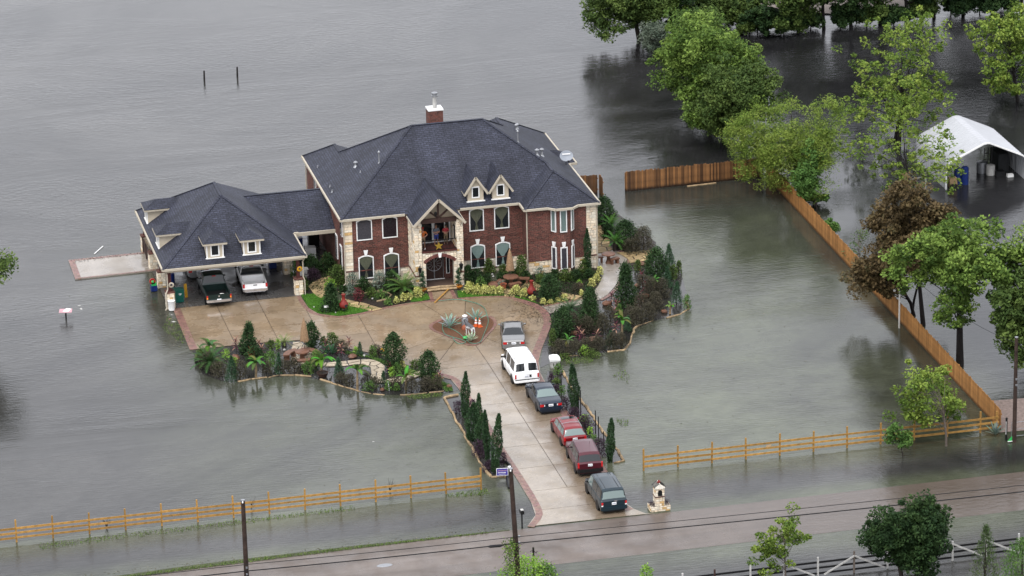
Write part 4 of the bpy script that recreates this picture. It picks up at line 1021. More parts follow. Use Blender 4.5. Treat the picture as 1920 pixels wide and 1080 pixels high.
for x, y in ((-14.25, -.62), (-14.2, 4.35), (-14.2, 8.9), (-14.2, 13.2), (-3.95, -.5), (-3.95, 4.5), (-3.9, 9.0), (-3.9, 13.2)): pier(x, y)
b = MB()
b.tube([(-14.6, CY0-.02, CZ-.1), (-14.45, -1.0, CZ-.5), (-14.45, -.98, 1.7), (-14.62, -1.12, 1.4), (-14.62, -1.12, .2), (-14.75, -1.3, .08)], .05, 6)
b.tube([(-3.45, CY0, CZ-.1), (-3.6, -.9, CZ-.5), (-3.6, -.86, 1.6), (-3.5, -.9, 1.3), (-3.5, -.9, .1)], .05, 6)
b.build_each('downspout', M['cream'], cp)
for x in (-14.25, -3.95):                   # round ornaments hung on the front posts
    o = MB().lathe([(.10, -.03), (.2, -.03), (.23, 0), (.2, .04), (.10, .04)], 18, (x+(.12 if x < -10 else .1), -.82, 1.98 if x < -10 else 2.25), 'Y', False).build('round_ornament', M['yellow' if x > -10 else 'cream'], cp, smooth=50)
b = MB()
for i in range(7): b.box(-14.45, -14.38, 9.3+i*.05, 12.8, .25+i*.16, .33+i*.16)
for y in (9.35, 12.75, 11.0): b.box(-14.5, -14.43, y-.04, y+.04, .05, 1.42)
b.build('wood_rack', M['dark_wood'], cp)
# hipped dormers
def hip_dormer(c, yf, w_, h_, axis, parent, z0, slope):
    """built for a slope climbing +Y from the face at y=0; axis turns it"""
    hw = w_/2; oh = .3; ze = z0+h_; ho = hw+oh; rs = .52; yo = -oh
    zp = ze+rs*ho; zo = ze
    pk = yo+ho; y_e = (ze-z0)/slope; y_p = (zp-z0)/slope
    T = (lambda p: (c+p[0], yf+p[1], p[2])) if axis == 'Y' else (lambda p: (yf+p[1], c-p[0], p[2]))
    b = MB()
    for p in ([(-hw, 0, z0-.12), (hw, 0, z0-.12), (hw, 0, ze), (-hw, 0, ze)], [(-hw, 0, ze), (-hw, y_e, ze), (-hw, 0, z0-.12)], [(hw, 0, z0-.12), (hw, y_e, ze), (hw, 0, ze)]): b.poly([T(q) for q in p])
    d = b.build('dormer', M['stucco'], parent)
    b = MB(); e = .06
    for p in ([(-ho, yo, zo+e), (ho, yo, zo+e), (0, pk, zp+e)], [(ho, yo, zo+e), (ho, y_e+.15, zo+e), (0, y_p+.15, zp+e), (0, pk, zp+e)], [(-ho, y_e+.15, zo+e), (-ho, yo, zo+e), (0, pk, zp+e), (0, y_p+.15, zp+e)]): b.poly([T(q) for q in p])
    b.build('dormer_roof', M['shingle'], d, uv=True)
    b = MB()
    for p, q in (((-ho, yo, zo), (ho, yo, zo)), ((-ho, yo, zo), (-ho, y_e, zo)), ((ho, yo, zo), (ho, y_e, zo))): b.beam(T((p[0]*.955, p[1]+.03, p[2]-.04)), T((q[0]*.955, q[1]+.03*(q[1] < 0), q[2]-.04)), .07, .14)
    b.poly([T(q) for q in [(-ho, yo, zo-.05), (ho, yo, zo-.05), (ho, y_e, zo-.05), (-ho, y_e, zo-.05)]])
    b.build('fascia', M['cream'], d)
    b = MB(); x1 = .26; zw0, zw1 = z0+.22, z0+1.0
    for x in (-x1-.05, x1+.05): b.beam(T((x, -.02, zw0-.1)), T((x, -.02, zw1+.1)), .1, .07)
    for z in (zw0-.05, zw1+.05): b.beam(T((-x1, -.021, z)), T((x1, -.021, z)), .069, .1)
    for x in (-hw+.05, hw-.05): b.beam(T((x, -.015, z0)), T((x, -.015, ze-.06)), .1, .04)
    b.build('window_frame', M['white'], d)
    b = MB(); b.poly([T(q) for q in [(-x1, -.012, zw0), (x1, -.012, zw0), (x1, -.012, zw1), (-x1, -.012, zw1)]]); b.build('pane', M['car_glass'], d)
    b = MB(); b.beam(T((-hw-.08, -.06, z0-.02)), T((hw+.08, -.06, z0-.02)), .12, .05); b.build('dormer_sill', M['white'], d)
for x in (-10.50, -7.56): hip_dormer(x, CY0+.62, 1.38, 1.22, 'Y', cp, CZ+CM*.62, CM)
for y in (10.2, 3.95): hip_dormer(y, CX0+.45, 1.5, 1.15, 'X', cp, CZ+CM*.45, CM)

# ================================================================= VEHICLES
def lerp(a, b, t): return a+(b-a)*t
def ip(tab, t):
    for i in range(len(tab)-1):
        if t <= tab[i+1][0]:
            a, b = tab[i], tab[i+1]; return lerp(a[1], b[1], 0 if b[0] == a[0] else max(0, (t-a[0])/(b[0]-a[0])))
    return tab[-1][1]
class Car:
    """a lofted body: stations t from tail 0 to nose 1, ring points s from -9 (left sill) over the roof 0 to 9"""
    def __init__(s, name, label, x, y, hd, L, W, zs, belt, roof, wt, paint_m, tumble=.2, bed=None, group='vehicles parked on the drive and in the carport'):
        s.L, s.W, s.zs, s.belt, s.roof, s.wt, s.tum, s.bed, s.paint = L, W, zs, belt, roof, wt, tumble, bed, paint_m
        s.t = thing(name, label, {'pickup_truck': 'pickup', 'van': 'van', 'suv': 'suv', 'station_wagon': 'car'}.get(name, 'car'), (x, y, .05), -R(hd), group)
    def sec(s, t):
        zb, zr, w = ip(s.belt, t), ip(s.roof, t), s.W/2*ip(s.wt, t); zr = max(zr, zb+.02); zs = ip(s.zs, t) if isinstance(s.zs, list) else s.zs
        if s.bed and s.bed[0] <= t <= s.bed[1]:
            return [(.82*w, zs), (.97*w, zs+.1), (w, zs+.45*(zb-zs)), (.99*w, zb-.08), (.96*w, zb), (.88*w, zb), (.87*w, zb-.2), (.87*w, zb-.5), (.5*w, zb-.5), (0, zb-.5)]
        g = min(1, max(0, (zr-zb)/.3)); wr = w*(.93-s.tum*g)
        return [(.82*w, zs), (.97*w, zs+.1), (w, zs+.45*(zb-zs)), (.99*w, zb-.08), (.955*w, zb), (.935*w, zb+.006), (lerp(.93*w, wr, .52), zb+.55*(zr-zb)), (wr, zr-.055*g), (wr*.82, zr-.004), (0, zr+.018*g+.004)]
    def S(s, t, q):
        a = s.sec(t); k = 9-abs(q); i = min(8, int(k)); f = k-i; sg = -1 if q < 0 else 1
        x, z = lerp(a[i][0], a[i+1][0], f), lerp(a[i][1], a[i+1][1], f)
        return Vector((sg*x, -s.L/2+t*s.L, z))
    def body(s, extra=()):
        ts = sorted(set([0, .004, .012, .985, .995, 1]+[round(i/36, 4) for i in range(1, 36)]+[a for a, _ in s.belt]+[a for a, _ in s.roof]+list(extra)))
        if s.bed: ts = sorted(set(ts+[s.bed[0]-.002, s.bed[0], s.bed[1], s.bed[1]+.002]))
        b = MB(); qs = list(range(-9, 10)); n = len(qs)
        for t in ts:
            for q in qs: b.v.append(tuple(s.S(t, q)))
        for i in range(len(ts)-1):
            for j in range(n-1): b.f.append([i*n+j, i*n+j+1, (i+1)*n+j+1, (i+1)*n+j])
        b.f.append(list(range(n-1, -1, -1))); k = (len(ts)-1)*n; b.f.append(list(range(k, k+n)))
        s.o = b.build('body', s.paint, s.t, smooth=32)
        zs = s.zs if not isinstance(s.zs, list) else s.zs[0][1]
        MB().box(-s.W*.40, s.W*.40, -s.L/2+.06, s.L/2-.1, zs-.13, zs+.12).build('underbody', M['black'], s.t)
        return s
    def patch(s, c, m, name, off=.010, n=6, parent=None, label=None):
        b = MB()
        for i in range(n+1):
            for j in range(n+1):
                u, v = i/n, j/n
                t = lerp(lerp(c[0][0], c[1][0], u), lerp(c[3][0], c[2][0], u), v); q = lerp(lerp(c[0][1], c[1][1], u), lerp(c[3][1], c[2][1], u), v)
                p = s.S(t, q); e = .004
                d1 = s.S(min(1, t+e), q)-s.S(max(0, t-e), q); d2 = s.S(t, q+.02)-s.S(t, q-.02); nn = d2.cross(d1)
                nn = nn.normalized() if nn.length > 1e-9 else Vector((0, 0, 1))
                if nn.dot(p-Vector((0, p.y*.75, .75))) < 0: nn = -nn
                b.v.append(tuple(p+nn*off))
        for i in range(n):
            for j in range(n): b.f.append([i*(n+1)+j, (i+1)*(n+1)+j, (i+1)*(n+1)+j+1, i*(n+1)+j+1])
        o = b.build(name, M[m] if isinstance(m, str) else m, parent or s.t, smooth=50)
        if label: o['label'] = label
        return o
    def sides(s, spans, m='car_glass', lo=4.0, hi=2.15):
        for t0, t1, d0, d1 in spans:          # bottom from t0..t1, top drawn in by d0 (rear) and d1 (front)
            for sg in (-1, 1): s.patch([(t0, sg*lo), (t1, sg*lo), (t1-d1, sg*hi), (t0+d0, sg*hi)], m, 'side_window', .008, 5)
    def wheels(s, ts, r=.33, w_=.22, rim='galv', out_=.0):
        tyre = MB().lathe([(r*.62, -w_/2), (r*.93, -w_/2), (r, -w_*.3), (r, w_*.3), (r*.93, w_/2), (r*.62, w_/2)], 20, axis='X', cap=False).data('tyre', M['rubber'], smooth=40)
        rb_ = MB(); rb_.lathe([(r*.66, -.03), (r*.66, w_/2-.02), (r*.58, w_/2), (r*.5, w_*.36), (.02, w_*.4)], 20, axis='X', cap=False)
        for i in range(5):
            a = i*2*math.pi/5; rb_.obox((w_*.44, math.cos(a)*r*.33, math.sin(a)*r*.33), (.03, r*.16, r*.6), rx=a-math.pi/2)
        rim_m = rb_.data('rim', M[rim], smooth=40); arch = MB().lathe([(.02, 0), (r*1.13, 0), (r*1.13, .012), (.02, .012)], 20, axis='X').data('wheel_arch', M['black'])
        for t in ts:
            for sg in (-1, 1):
                w = s.W/2*ip(s.wt, t); y = -s.L/2+t*s.L
                e = link('wheel', tyre, s.t, (sg*(w-w_/2+out_+.005), y, r)); e.rotation_euler = (0, 0, 0 if sg > 0 else math.pi)
                link('rim', rim_m, e)
                a = link('wheel_arch', arch, s.t, (sg*(w-.005), y, r+.02)); a.rotation_euler = (0, 0, 0 if sg > 0 else math.pi)
    def rear(s, lamps, bump_z, bump_m, plate_z=.75, plate_w=.34, bw=.97, bh=.2):
        y = -s.L/2
        for sx in (-1, 1):
            for (x, z, w, h, m) in lamps: MB().obox((sx*x, y+.01, z), (w, .07, h)).build('tail_lamp', M[m], s.t)
        b = MB(); w = s.W/2*bw; p2 = [(-w, y+.22), (-w, y-.02), (-w*.85, y-.09), (w*.85, y-.09), (w, y-.02), (w, y+.22)]
        b.prism(p2, bump_z-bh/2, bump_z+bh/2); b.build('rear_bumper', bump_m, s.t)
        pl = MB().obox((0, y-.025, plate_z), (plate_w, .02, .17)).build('licence_plate', M['plate'], s.t)
        b = MB()
        for i in range(6): b.obox((-.12+i*.048, y-.037, plate_z-.005), (.026, .004, .07))
        b.build('plate_characters', M['blue'], pl, kind='stuff')
        w = s.W/2*.94; MB().prism([(-w, -y-.25), (w, -y-.25), (w, -y-.1), (w*.8, -y+.02), (-w*.8, -y+.02), (-w, -y-.1)], bump_z-.12, bump_z+.1).build('front_bumper', bump_m, s.t)
        for sx in (-1, 1): s.patch([(.955, sx*6.2), (.985, sx*6.2), (.985, sx*5.4), (.955, sx*5.4)], 'lamp_clear', 'headlight', .012, 3)
    def mirrors(s, t, m=None, z=None):
        for sg in (-1, 1):
            p = s.S(t, sg*4.4); b = MB(); b.blob((p.x+sg*.13, p.y, p.z+.07), .1, (1.15, .6, .75), .03, 8, 5); b.tube([(p.x-sg*.02, p.y, p.z), (p.x+sg*.1, p.y, p.z+.05)], .03, 5)
            b.build('door_mirror', m or s.paint, s.t, smooth=True)
    def seams(s, tl):
        b = MB()
        for t in tl:
            for sg in (-1, 1): b.tube([s.S(t, sg*8)*1.003, s.S(t, sg*7)*1.004, s.S(t, sg*6)*1.004, s.S(t, sg*5.05)*1.004], .006, 4)
        b.build('door_seam', M['black'], s.t, kind='stuff')
    def rails(s, t0, t1, q=1.75, m='galv', cross=()):
        b = MB()
        for sg in (-1, 1): b.tube([s.S(t0, sg*q)+Vector((0, 0, .0)), s.S(t0+.03, sg*q)+Vector((0, 0, .055)), s.S((t0+t1)/2, sg*q)+Vector((0, 0, .06)), s.S(t1-.03, sg*q)+Vector((0, 0, .055)), s.S(t1, sg*q)], .02, 6)
        for t in cross: b.tube([s.S(t, -q)+Vector((0, 0, .07)), s.S(t, 0)+Vector((0, 0, .07)), s.S(t, q)+Vector((0, 0, .07))], .018, 6)
        b.build('roof_rack', M[m], s.t)
WT = [(0, .88), (.03, .95), (.12, .985), (.3, 1), (.7, 1), (.88, .98), (.96, .9), (1, .76)]
WTB = [(0, .95), (.02, .985), (.1, 1), (.8, 1), (.92, .97), (.98, .9), (1, .82)]
silver = paint('silver_paint', (.20, .20, .20), .5, .3); silver2 = paint('pale_silver_paint', (.2, .205, .21), .5, .35); white = paint('white_car_paint', (.80, .80, .80), 0, .3)
navy = paint('dark_blue_paint', (.006, .014, .028), .1, .3); red = paint('red_car_paint', (.155, .006, .009), .15, .3); maroon = paint('maroon_paint', (.060, .007, .014), .2, .32)
dkgreen = paint('dark_teal_paint', (.004, .016, .024), .1, .3); green = paint('dark_green_paint', (.006, .018, .016), .25, .28)
SB = [(0, .84), (.02, .93), (.06, .97), (.19, 1.0), (.3, .97), (.72, .93), (.8, .92), (.92, .80), (.97, .70), (1, .58)]
SR = [(0, .8), (.19, 1.0), (.34, 1.36), (.40, 1.43), (.55, 1.45), (.62, 1.40), (.76, .96), (.8, .92), (1, .5)]
def sedan(label, x, y, hd, L, W, pm, glassm='car_glass', sun=False, rearm='car_glass', lampz=.74, bump=None):
    c = Car('sedan', label, x, y, hd, L, W, .22, SB, SR, WT, pm).body()
    c.patch([(.205, -2.2), (.205, 2.2), (.345, 1.75), (.345, -1.75)], rearm, 'rear_window', .008, 8)
    c.patch([(.745, -2.3), (.745, 2.3), (.615, 1.85), (.615, -1.85)], 'car_glass', 'windshield', .008, 8)
    c.sides([(.27, .44, .08, .0), (.46, .68, .0, .085)], glassm, 4.0, 2.3)
    c.wheels((.205, .80)); c.rear([(.66, lampz, .30, .17, 'lamp_red'), (.50, lampz, .1, .12, 'lamp_clear')], .46, bump or pm, .74)
    c.mirrors(.70); c.seams((.45, .70))
    if sun: c.patch([(.53, -1.3), (.53, 1.3), (.585, 1.3), (.585, -1.3)], 'car_glass', 'sunroof', .01, 4)
    return c
sedan('silver sedan with open dark sunroof parked beside the turning circle island', 9.98, -15.5, 11, 4.85, 1.80, silver, sun=True)
sedan('dark blue sedan with pale rear window parked behind the white van', 9.24, -28.55, 0, 4.8, 1.80, navy, rearm='car_glass_pale')
sedan('pale silver sedan parked deep inside the carport behind the dark pickup', -11.0, 7.35, 2, 4.7, 1.80, silver2)

# white passenger van
VB = [(0, 1.0), (.015, 1.08), (.4, 1.08), (.72, 1.06), (.86, 1.03), (.95, .93), (1, .72)]
VR = [(0, 1.0), (.015, 1.12), (.05, 1.84), (.09, 1.90), (.5, 1.93), (.66, 1.90), (.72, 1.82), (.86, 1.06), (1, .7)]
c = Car('van', 'white passenger van with roof rack parked behind the silver sedan', 8.86, -22.55, 0, 4.82, 1.96, .28, VB, VR, WTB, white, .13).body()
for sg in (-1, 1): c.patch([(.018, sg*2.2), (.018, sg*.22), (.045, sg*.25), (.045, sg*1.9)], 'car_glass', 'rear_window', .014, 5)
c.patch([(.85, -2.5), (.85, 2.5), (.735, 2.0), (.735, -2.0)], 'car_glass', 'windshield', .008, 8)
c.sides([(.09, .33, .01, .0), (.36, .58, .0, .0), (.61, .80, .0, .07)]); c.wheels((.185, .80), .35)
c.rear([(.86, .80, .11, .32, 'lamp_red')], .42, white, .80, .36, .98, .16); c.mirrors(.75, M['black']); c.seams((.35, .60, .80)); c.rails(.10, .60, 1.75, 'galv', (.2, .5))
b = MB(); b.box(-.92, .92, -2.505, -2.49, .53, .60); b.build('bumper_strip', M['black'], c.t); MB().box(-.15, .35-.0, -2.43, -2.42, .70, .90).build('plate_frame', M['black'], c.t)

# red wagon
RB = [(0, .82), (.015, .92), (.1, .95), (.72, .93), (.8, .92), (.92, .84), (1, .6)]
RR = [(0, .80), (.015, .93), (.10, 1.36), (.15, 1.43), (.5, 1.48), (.62, 1.44), (.76, .97), (.8, .92), (1, .5)]
c = Car('station_wagon', 'bright red wagon with roof rails and sunroof on the drive', 9.36, -35.55, 0, 4.4, 1.74, .22, RB, RR, WTB, red, .17).body()
c.patch([(.022, -2.1), (.022, 2.1), (.095, 1.75), (.095, -1.75)], 'car_glass_pale', 'rear_window', .012, 8)
c.patch([(.745, -2.3), (.745, 2.3), (.63, 1.85), (.63, -1.85)], 'car_glass', 'windshield', .008, 8)
c.sides([(.07, .24, .05, .0), (.26, .45, .0, .0), (.47, .69, .0, .08)], 'car_glass_pale', 4.0, 2.3); c.wheels((.20, .80), .32)
c.rear([(.76, .76, .15, .24, 'lamp_red')], .45, red, .74); c.mirrors(.70); c.seams((.46, .69)); c.rails(.14, .56, 1.8, 'galv', (.3,))
c.patch([(.46, -1.3), (.46, 1.3), (.58, 1.3), (.58, -1.3)], 'car_glass', 'sunroof', .01, 4)

# maroon suv
MBt = [(0, 1.0), (.012, 1.06), (.1, 1.08), (.68, 1.05), (.78, 1.03), (.93, .97), (1, .75)]
MR = [(0, 1.0), (.012, 1.08), (.06, 1.62), (.10, 1.72), (.5, 1.76), (.60, 1.72), (.74, 1.08), (.78, 1.03), (1, .7)]
c = Car('suv', 'maroon suv with dark tinted glass between the red wagon and the dark van', 9.24, -40.75, 3, 4.8, 1.88, .30, MBt, MR, WTB, maroon, .14).body()
c.patch([(.018, -2.2), (.018, 2.2), (.056, 1.9), (.056, -1.9)], 'car_glass', 'rear_window', .013, 8)
c.patch([(.73, -2.4), (.73, 2.4), (.61, 1.95), (.61, -1.95)], 'car_glass', 'windshield', .008, 8)
c.sides([(.05, .24, .02, .0), (.26, .44, .0, .0), (.46, .67, .0, .08)]); c.wheels((.205, .81), .37, .25)
c.rear([(.84, .92, .12, .38, 'lamp_red')], .50, M['black'], .92, .32, .98, .24); c.mirrors(.66); c.seams((.45, .67)); c.rails(.10, .55, 1.8, 'black')
MB().tube([(.3, -.6, 1.76), (.3, -.75, 2.05)], .008, 4).build('antenna', M['black'], c.t)

# dark teal van at the road
c = Car('van', 'dark teal minivan with pale rear window parked at the road end of the drive', 9.08, -47.5, 0, 4.9, 1.92, .28, [(0, .96), (.012, 1.02), (.1, 1.04), (.7, 1.02), (.84, 1.0), (.95, .86), (1, .66)],
        [(0, .96), (.012, 1.04), (.055, 1.68), (.09, 1.76), (.5, 1.80), (.64, 1.76), (.70, 1.68), (.84, 1.02), (1, .6)], WTB, dkgreen, .14).body()
c.patch([(.018, -2.15), (.018, 2.15), (.05, 1.85), (.05, -1.85)], 'car_glass_pale', 'rear_window', .014, 8)
c.patch([(.83, -2.5), (.83, 2.5), (.71, 2.0), (.71, -2.0)], 'car_glass', 'windshield', .008, 8)
c.sides([(.05, .28, .02, .0), (.30, .52, .0, .0)]); c.sides([(.55, .77, .0, .08)], 'car_glass_pale'); c.wheels((.21, .83), .34)
c.rear([(.84, .82, .13, .20, 'lamp_red'), (.84, .68, .13, .10, 'lamp_clear')], .44, dkgreen, .80, .32, .98, .22); c.mirrors(.73, M['black']); c.seams((.29, .53, .77))
b = MB()
for sg in (-1.55, -.75, .75, 1.55): b.tube([c.S(.10, sg)+Vector((0, 0, .012)), c.S(.35, sg)+Vector((0, 0, .012)), c.S(.62, sg)+Vector((0, 0, .012))], .014, 4)
b.build('roof_rib', M['black'], c.t, kind='stuff')
b = MB(); b.obox((.12, -2.455, .97), (.2, .012, .07)); b.build('tailgate_badge', M['chrome'], c.t)

# pickups in the carport
PB = [(0, 1.06), (.40, 1.08), (.42, 1.10), (.70, 1.08), (.76, 1.08), (.95, 1.02), (1, .8)]
PR = [(0, .9), (.40, .95), (.405, 1.10), (.44, 1.78), (.48, 1.84), (.60, 1.86), (.66, 1.80), (.755, 1.10), (1, .7)]
def pickup(label, x, y, hd, pm, W, L, cab_back=.405, rim='galv'):
    k = cab_back-.405; PRk = [(a+k if .4 < a < .65 else a, z) for a, z in PR]
    c = Car('pickup_truck', label, x, y, hd, L, W, .40, PB, PRk, WTB, pm, .15, bed=(.012, .385+k)).body()
    c.patch([(.412+k, -2.2), (.412+k, 2.2), (.438+k, 1.9), (.438+k, -1.9)], 'car_glass', 'rear_window', .014, 8)
    c.patch([(.745, -2.4), (.745, 2.4), (.67, 2.0), (.67, -2.0)], 'car_glass', 'windshield', .008, 8)
    c.sides([(.435+k, .55+k*.5, .015, .0), (.565+k*.5, .72, .0, .05)]); c.wheels((.19, .82), .39, .27, rim)
    c.mirrors(.70, M['black']); c.seams((.56,))
    return c
c = pickup('dark green pickup truck with an open bed backed into the carport', -10.52, 1.2, 0, green, 2.0, 5.8)
c.rear([(.93, .95, .11, .15, 'lamp_red'), (.93, .80, .11, .14, 'lamp_amber')], .56, M['chrome'], .62, .33, .99, .2)
MB().box(-.79, .79, -2.77, -.72, .59, .615).build('bed_liner', M['black'], c.t)
b = MB(); b.obox((.25, -2.2, .70), (.32, .75, .14), rz=-.5); b.build('white_parcel', M['white'], c.t); MB().blob((-.35, -2.3, .7), .16).build('rag', M['tan_box'], c.t)
MB().obox((0, -2.915, .93), (.1, .02, .13)).build('tailgate_badge', M['chrome'], c.t)
MB().obox((0, -.545, 1.80), (.3, .05, .05)).build('brake_lamp', M['lamp_red'], c.t)
c = pickup('white crew cab pickup truck with a dark tarp in its bed in the carport', -7.22, 2.7, 3, white, 2.0, 5.7, .375)
c.rear([(.90, .93, .15, .30, 'lamp_red')], .58, M['chrome'], .56, .3, .99, .2)
b = MB()
for i in range(9):
    for j in range(5): b.v.append((-.62+i*.155, -2.55+j*.16, .62+.22*math.exp(-((i-5.5)/2.5)**2)*(1-abs(j-2)/3)+.03*math.sin(i*2.1+j)))
for i in range(8):
    for j in range(4): b.f.append([i*5+j, (i+1)*5+j, (i+1)*5+j+1, i*5+j+1])
b.build('tarp', M['black'], c.t, smooth=True); MB().obox((0, -2.86, .98), (.3, .02, .07)).build('tailgate_handle', M['black'], c.t)
MB().obox((0, -.62, 1.80), (.3, .05, .04)).build('brake_lamp', M['lamp_red'], c.t)
MB().box(-.86, .86, -2.868, -2.855, .60, .68).build('tailgate_strip', M['galv'], c.t)

# ================================================================= PEOPLE ON THE BALCONY
def skin_mesh(name, verts, edges, rad, m, parent, sub=2, root=0):
    me = bpy.data.meshes.new(name); me.from_pydata(verts, edges, []); me.materials.append(m)
    o = link(name, me, parent); md = o.modifiers.new('skin', 'SKIN'); md.use_smooth_shade = True
    sv = me.skin_vertices[0].data
    for i, r in enumerate(rad): sv[i].radius = r if isinstance(r, tuple) else (r, r); sv[i].use_root = (i == root)
    s_ = o.modifiers.new('sub', 'SUBSURF'); s_.levels = sub; s_.render_levels = sub; return o
def person(label, loc, rz, arms, shirt, legs_m, hair_m, skin='skin', long_legs=False, hat=False, scale=1.0):
    t = thing('person', label, 'person', loc, rz, 'people standing on the balcony'); t.scale = (scale,)*3
    v, e, r = [], [], []
    def add(p, rad, par=None):
        v.append(p); r.append(rad)
        if par is not None: e.append((par, len(v)-1))
        return len(v)-1
    pel = add((0, 0, .97), (.145, .11)); ab = add((0, 0, 1.12), (.14, .105), pel); ch = add((0, .0, 1.32), (.165, .115), ab); nb = add((0, .01, 1.46), (.07, .07), ch)
    nk = add((0, .0, 1.53), (.055, .055), nb); hd = add((0, -.015, 1.63), (.082, .095), nk); tp = add((0, -.005, 1.73), (.07, .08), hd)
    hand_v = {}
    for sg in (-1, 1):
        sh = add((sg*.19, .0, 1.41), .062, ch); el, wr, pa = arms[0 if sg < 0 else 1]
        k1 = add(el, .046, sh); k2 = add(wr, .034, k1); k3 = add(pa, (.036, .022), k2)
        dr_ = (Vector(pa)-Vector(wr)).normalized(); side = dr_.cross(Vector((0, 0, 1))); side = side.normalized() if side.length > .01 else Vector((1, 0, 0))
        for f in range(4):
            b0 = Vector(pa)+dr_*.03+Vector((0, 0, 1))*(.027-.018*f); ln = (.06, .075, .07, .055)[f]
            m1 = add(tuple(b0), .010, k3); m2 = add(tuple(b0+dr_*ln*.5+side*.006), .009, m1); add(tuple(b0+dr_*ln+side*.018), .008, m2)
        tb = add(tuple(Vector(pa)+dr_*.005+Vector((0, 0, .035))), .011, k3); add(tuple(Vector(pa)+dr_*.035+Vector((0, 0, .07))), .009, tb)
        hp = add((sg*.095, 0, .90), .088, pel); kn = add((sg*.11, -.01, .50), .06, hp); an = add((sg*.12, .015, .09), .042, kn); toe = add((sg*.14, -.13, .035), (.045, .03), an)
    skin_mesh('body', v, e, r, M[skin], t, 1)
    head = t
    b = MB(); b.blob((0, .02, 1.70), .098, (.9, 1.02, .85), .03, 10, 6); b.build('hair', hair_m, t, smooth=True)
    b = MB(); b.mesh([(-.018, -.105, 1.60), (.018, -.105, 1.60), (0, -.13, 1.605), (0, -.10, 1.655)], [(0, 1, 2), (0, 2, 3), (1, 3, 2)]); b.box(-.028, .028, -.108, -.098, 1.572, 1.58); b.build('face', M['terracotta'], t, kind='stuff')
    b = MB(); b.ball((-.033, -.098, 1.648), .012, 6, 4); b.ball((.033, -.098, 1.648), .012, 6, 4); b.build('eyes', M['black'], t, kind='stuff')
    b = MB(); b.ball((-.085, 0, 1.63), .025, 6, 4, (.4, .8, 1.2)); b.ball((.085, 0, 1.63), .025, 6, 4, (.4, .8, 1.2)); b.build('ears', M[skin], t, kind='stuff')
    a0, a1 = arms
    sv_ = [(0, 0, .95), (0, 0, 1.12), (0, 0, 1.32), (0, .01, 1.45)]; se = [(0, 1), (1, 2), (2, 3)]; sr = [(.16, .125), (.158, .122), (.182, .132), (.085, .08)]
    for a, sg in ((a0, -1), (a1, 1)):
        n = len(sv_); el = Vector(a[0]); sh = Vector((sg*.19, 0, 1.41)); sv_ += [tuple(sh), tuple(sh.lerp(el, .85))]; se += [(2, n), (n, n+1)]; sr += [.08, .066]
    skin_mesh('shirt', sv_, se, sr, shirt, t, 1)
    kz = .12 if long_legs else .52
    lv = [(0, 0, .99), (-.095, 0, .90), (-.11, -.005, kz), (.095, 0, .90), (.11, -.005, kz)]
    skin_mesh('trousers' if long_legs else 'shorts', lv, [(0, 1), (1, 2), (0, 3), (3, 4)], [(.158, .124), .10, .076 if not long_legs else .06, .10, .076 if not long_legs else .06], legs_m, t, 1)
    b = MB()
    for sg in (-1, 1): b.obox((sg*.13, -.05, .035), (.1, .27, .075), taper=.8)
    b.build('shoes', M['black'] if not hat else M['white'], t, kind='stuff')
    if hat:
        b = MB(); b.lathe([(.10, 1.72), (.095, 1.78), (.05, 1.82)], 12, (0, 0, 0)); b.obox((0, -.14, 1.725), (.15, .12, .012)); b.build('cap', M['red_pl'], t, smooth=40)
crossed = (((-.27, -.07, 1.16), (-.03, -.20, 1.20), (.07, -.205, 1.22)), ((.27, -.07, 1.16), (.03, -.21, 1.16), (-.07, -.21, 1.18)))
folded = (((-.26, -.08, 1.15), (-.02, -.19, 1.14), (.08, -.20, 1.15)), ((.26, -.08, 1.15), (.03, -.20, 1.11), (-.07, -.20, 1.12)))
hip = (((-.30, .0, 1.16), (-.22, -.10, .95), (-.21, -.14, .87)), ((.36, .05, 1.17), (.19, -.06, 1.02), (.12, -.10, .99)))
BZF = FZ+.14
person('person in a grey shirt and blue shorts standing with crossed arms', (7.18, -1.15, BZF), .05, crossed, cloth('grey_shirt', (.12, .14, .17)), cloth('blue_shorts', (.03, .05, .22)), cloth('brown_hair', (.10, .06, .04)))
person('person in a red and white striped top with folded arms', (7.98, -1.05, BZF), -.1, folded, cloth('red_top', (.42, .05, .06)), cloth('khaki_trousers', (.20, .15, .09)), cloth('dark_hair', (.012, .01, .01)), long_legs=True, scale=.94)
person('person in an orange shirt and red cap leaning at the left pier', (6.02, -1.55, BZF), -.25, hip, cloth('orange_shirt', (.50, .13, .03)), cloth('tan_shorts', (.28, .20, .13)), cloth('red_brown_hair', (.2, .05, .03)), hat=True)

# ================================================================= GARDEN OBJECTS
def at(u, v, z=.06): return G(u, v, z)
# terracotta and red stone pieces
def chiminea(label, u, v, s_=1.0):
    t = thing('chiminea', label, 'chiminea', at(u, v, .08), R(20)); t.scale = (s_,)*3
    MB().lathe([(.12, .22), (.27, .30), (.36, .48), (.34, .66), (.22, .82), (.14, .95), (.125, 1.28), (.17, 1.34), (.17, 1.40), (.11, 1.40)], 18).build('pot', M['red_clay'], t, smooth=50)
    MB().lathe([(.10, .0), (.17, .02), (.19, .06), (.15, .06)], 16, (0, 0, 0), 'Y').build('mouth_rim', M['red_clay'], t, smooth=50, loc=(0, -.36, .52))
    MB().lathe([(.01, 0), (.135, 0), (.135, .012), (.01, .012)], 14, (0, 0, 0), 'Y').build('mouth', M['dark_in'], t, loc=(0, -.365, .52))
    b = MB()
    for a in (0, 2.1, 4.2): b.tube([(.25*math.cos(a), .25*math.sin(a), .34), (.30*math.cos(a), .30*math.sin(a), 0)], .025, 5)
    b.tube([(.28*math.cos(i*.5236), .28*math.sin(i*.5236), .2) for i in range(13)], .02, 5); b.build('stand', M['iron'], t)
chiminea('red clay chiminea on the lawn beside the conical shrub', 645, 583)
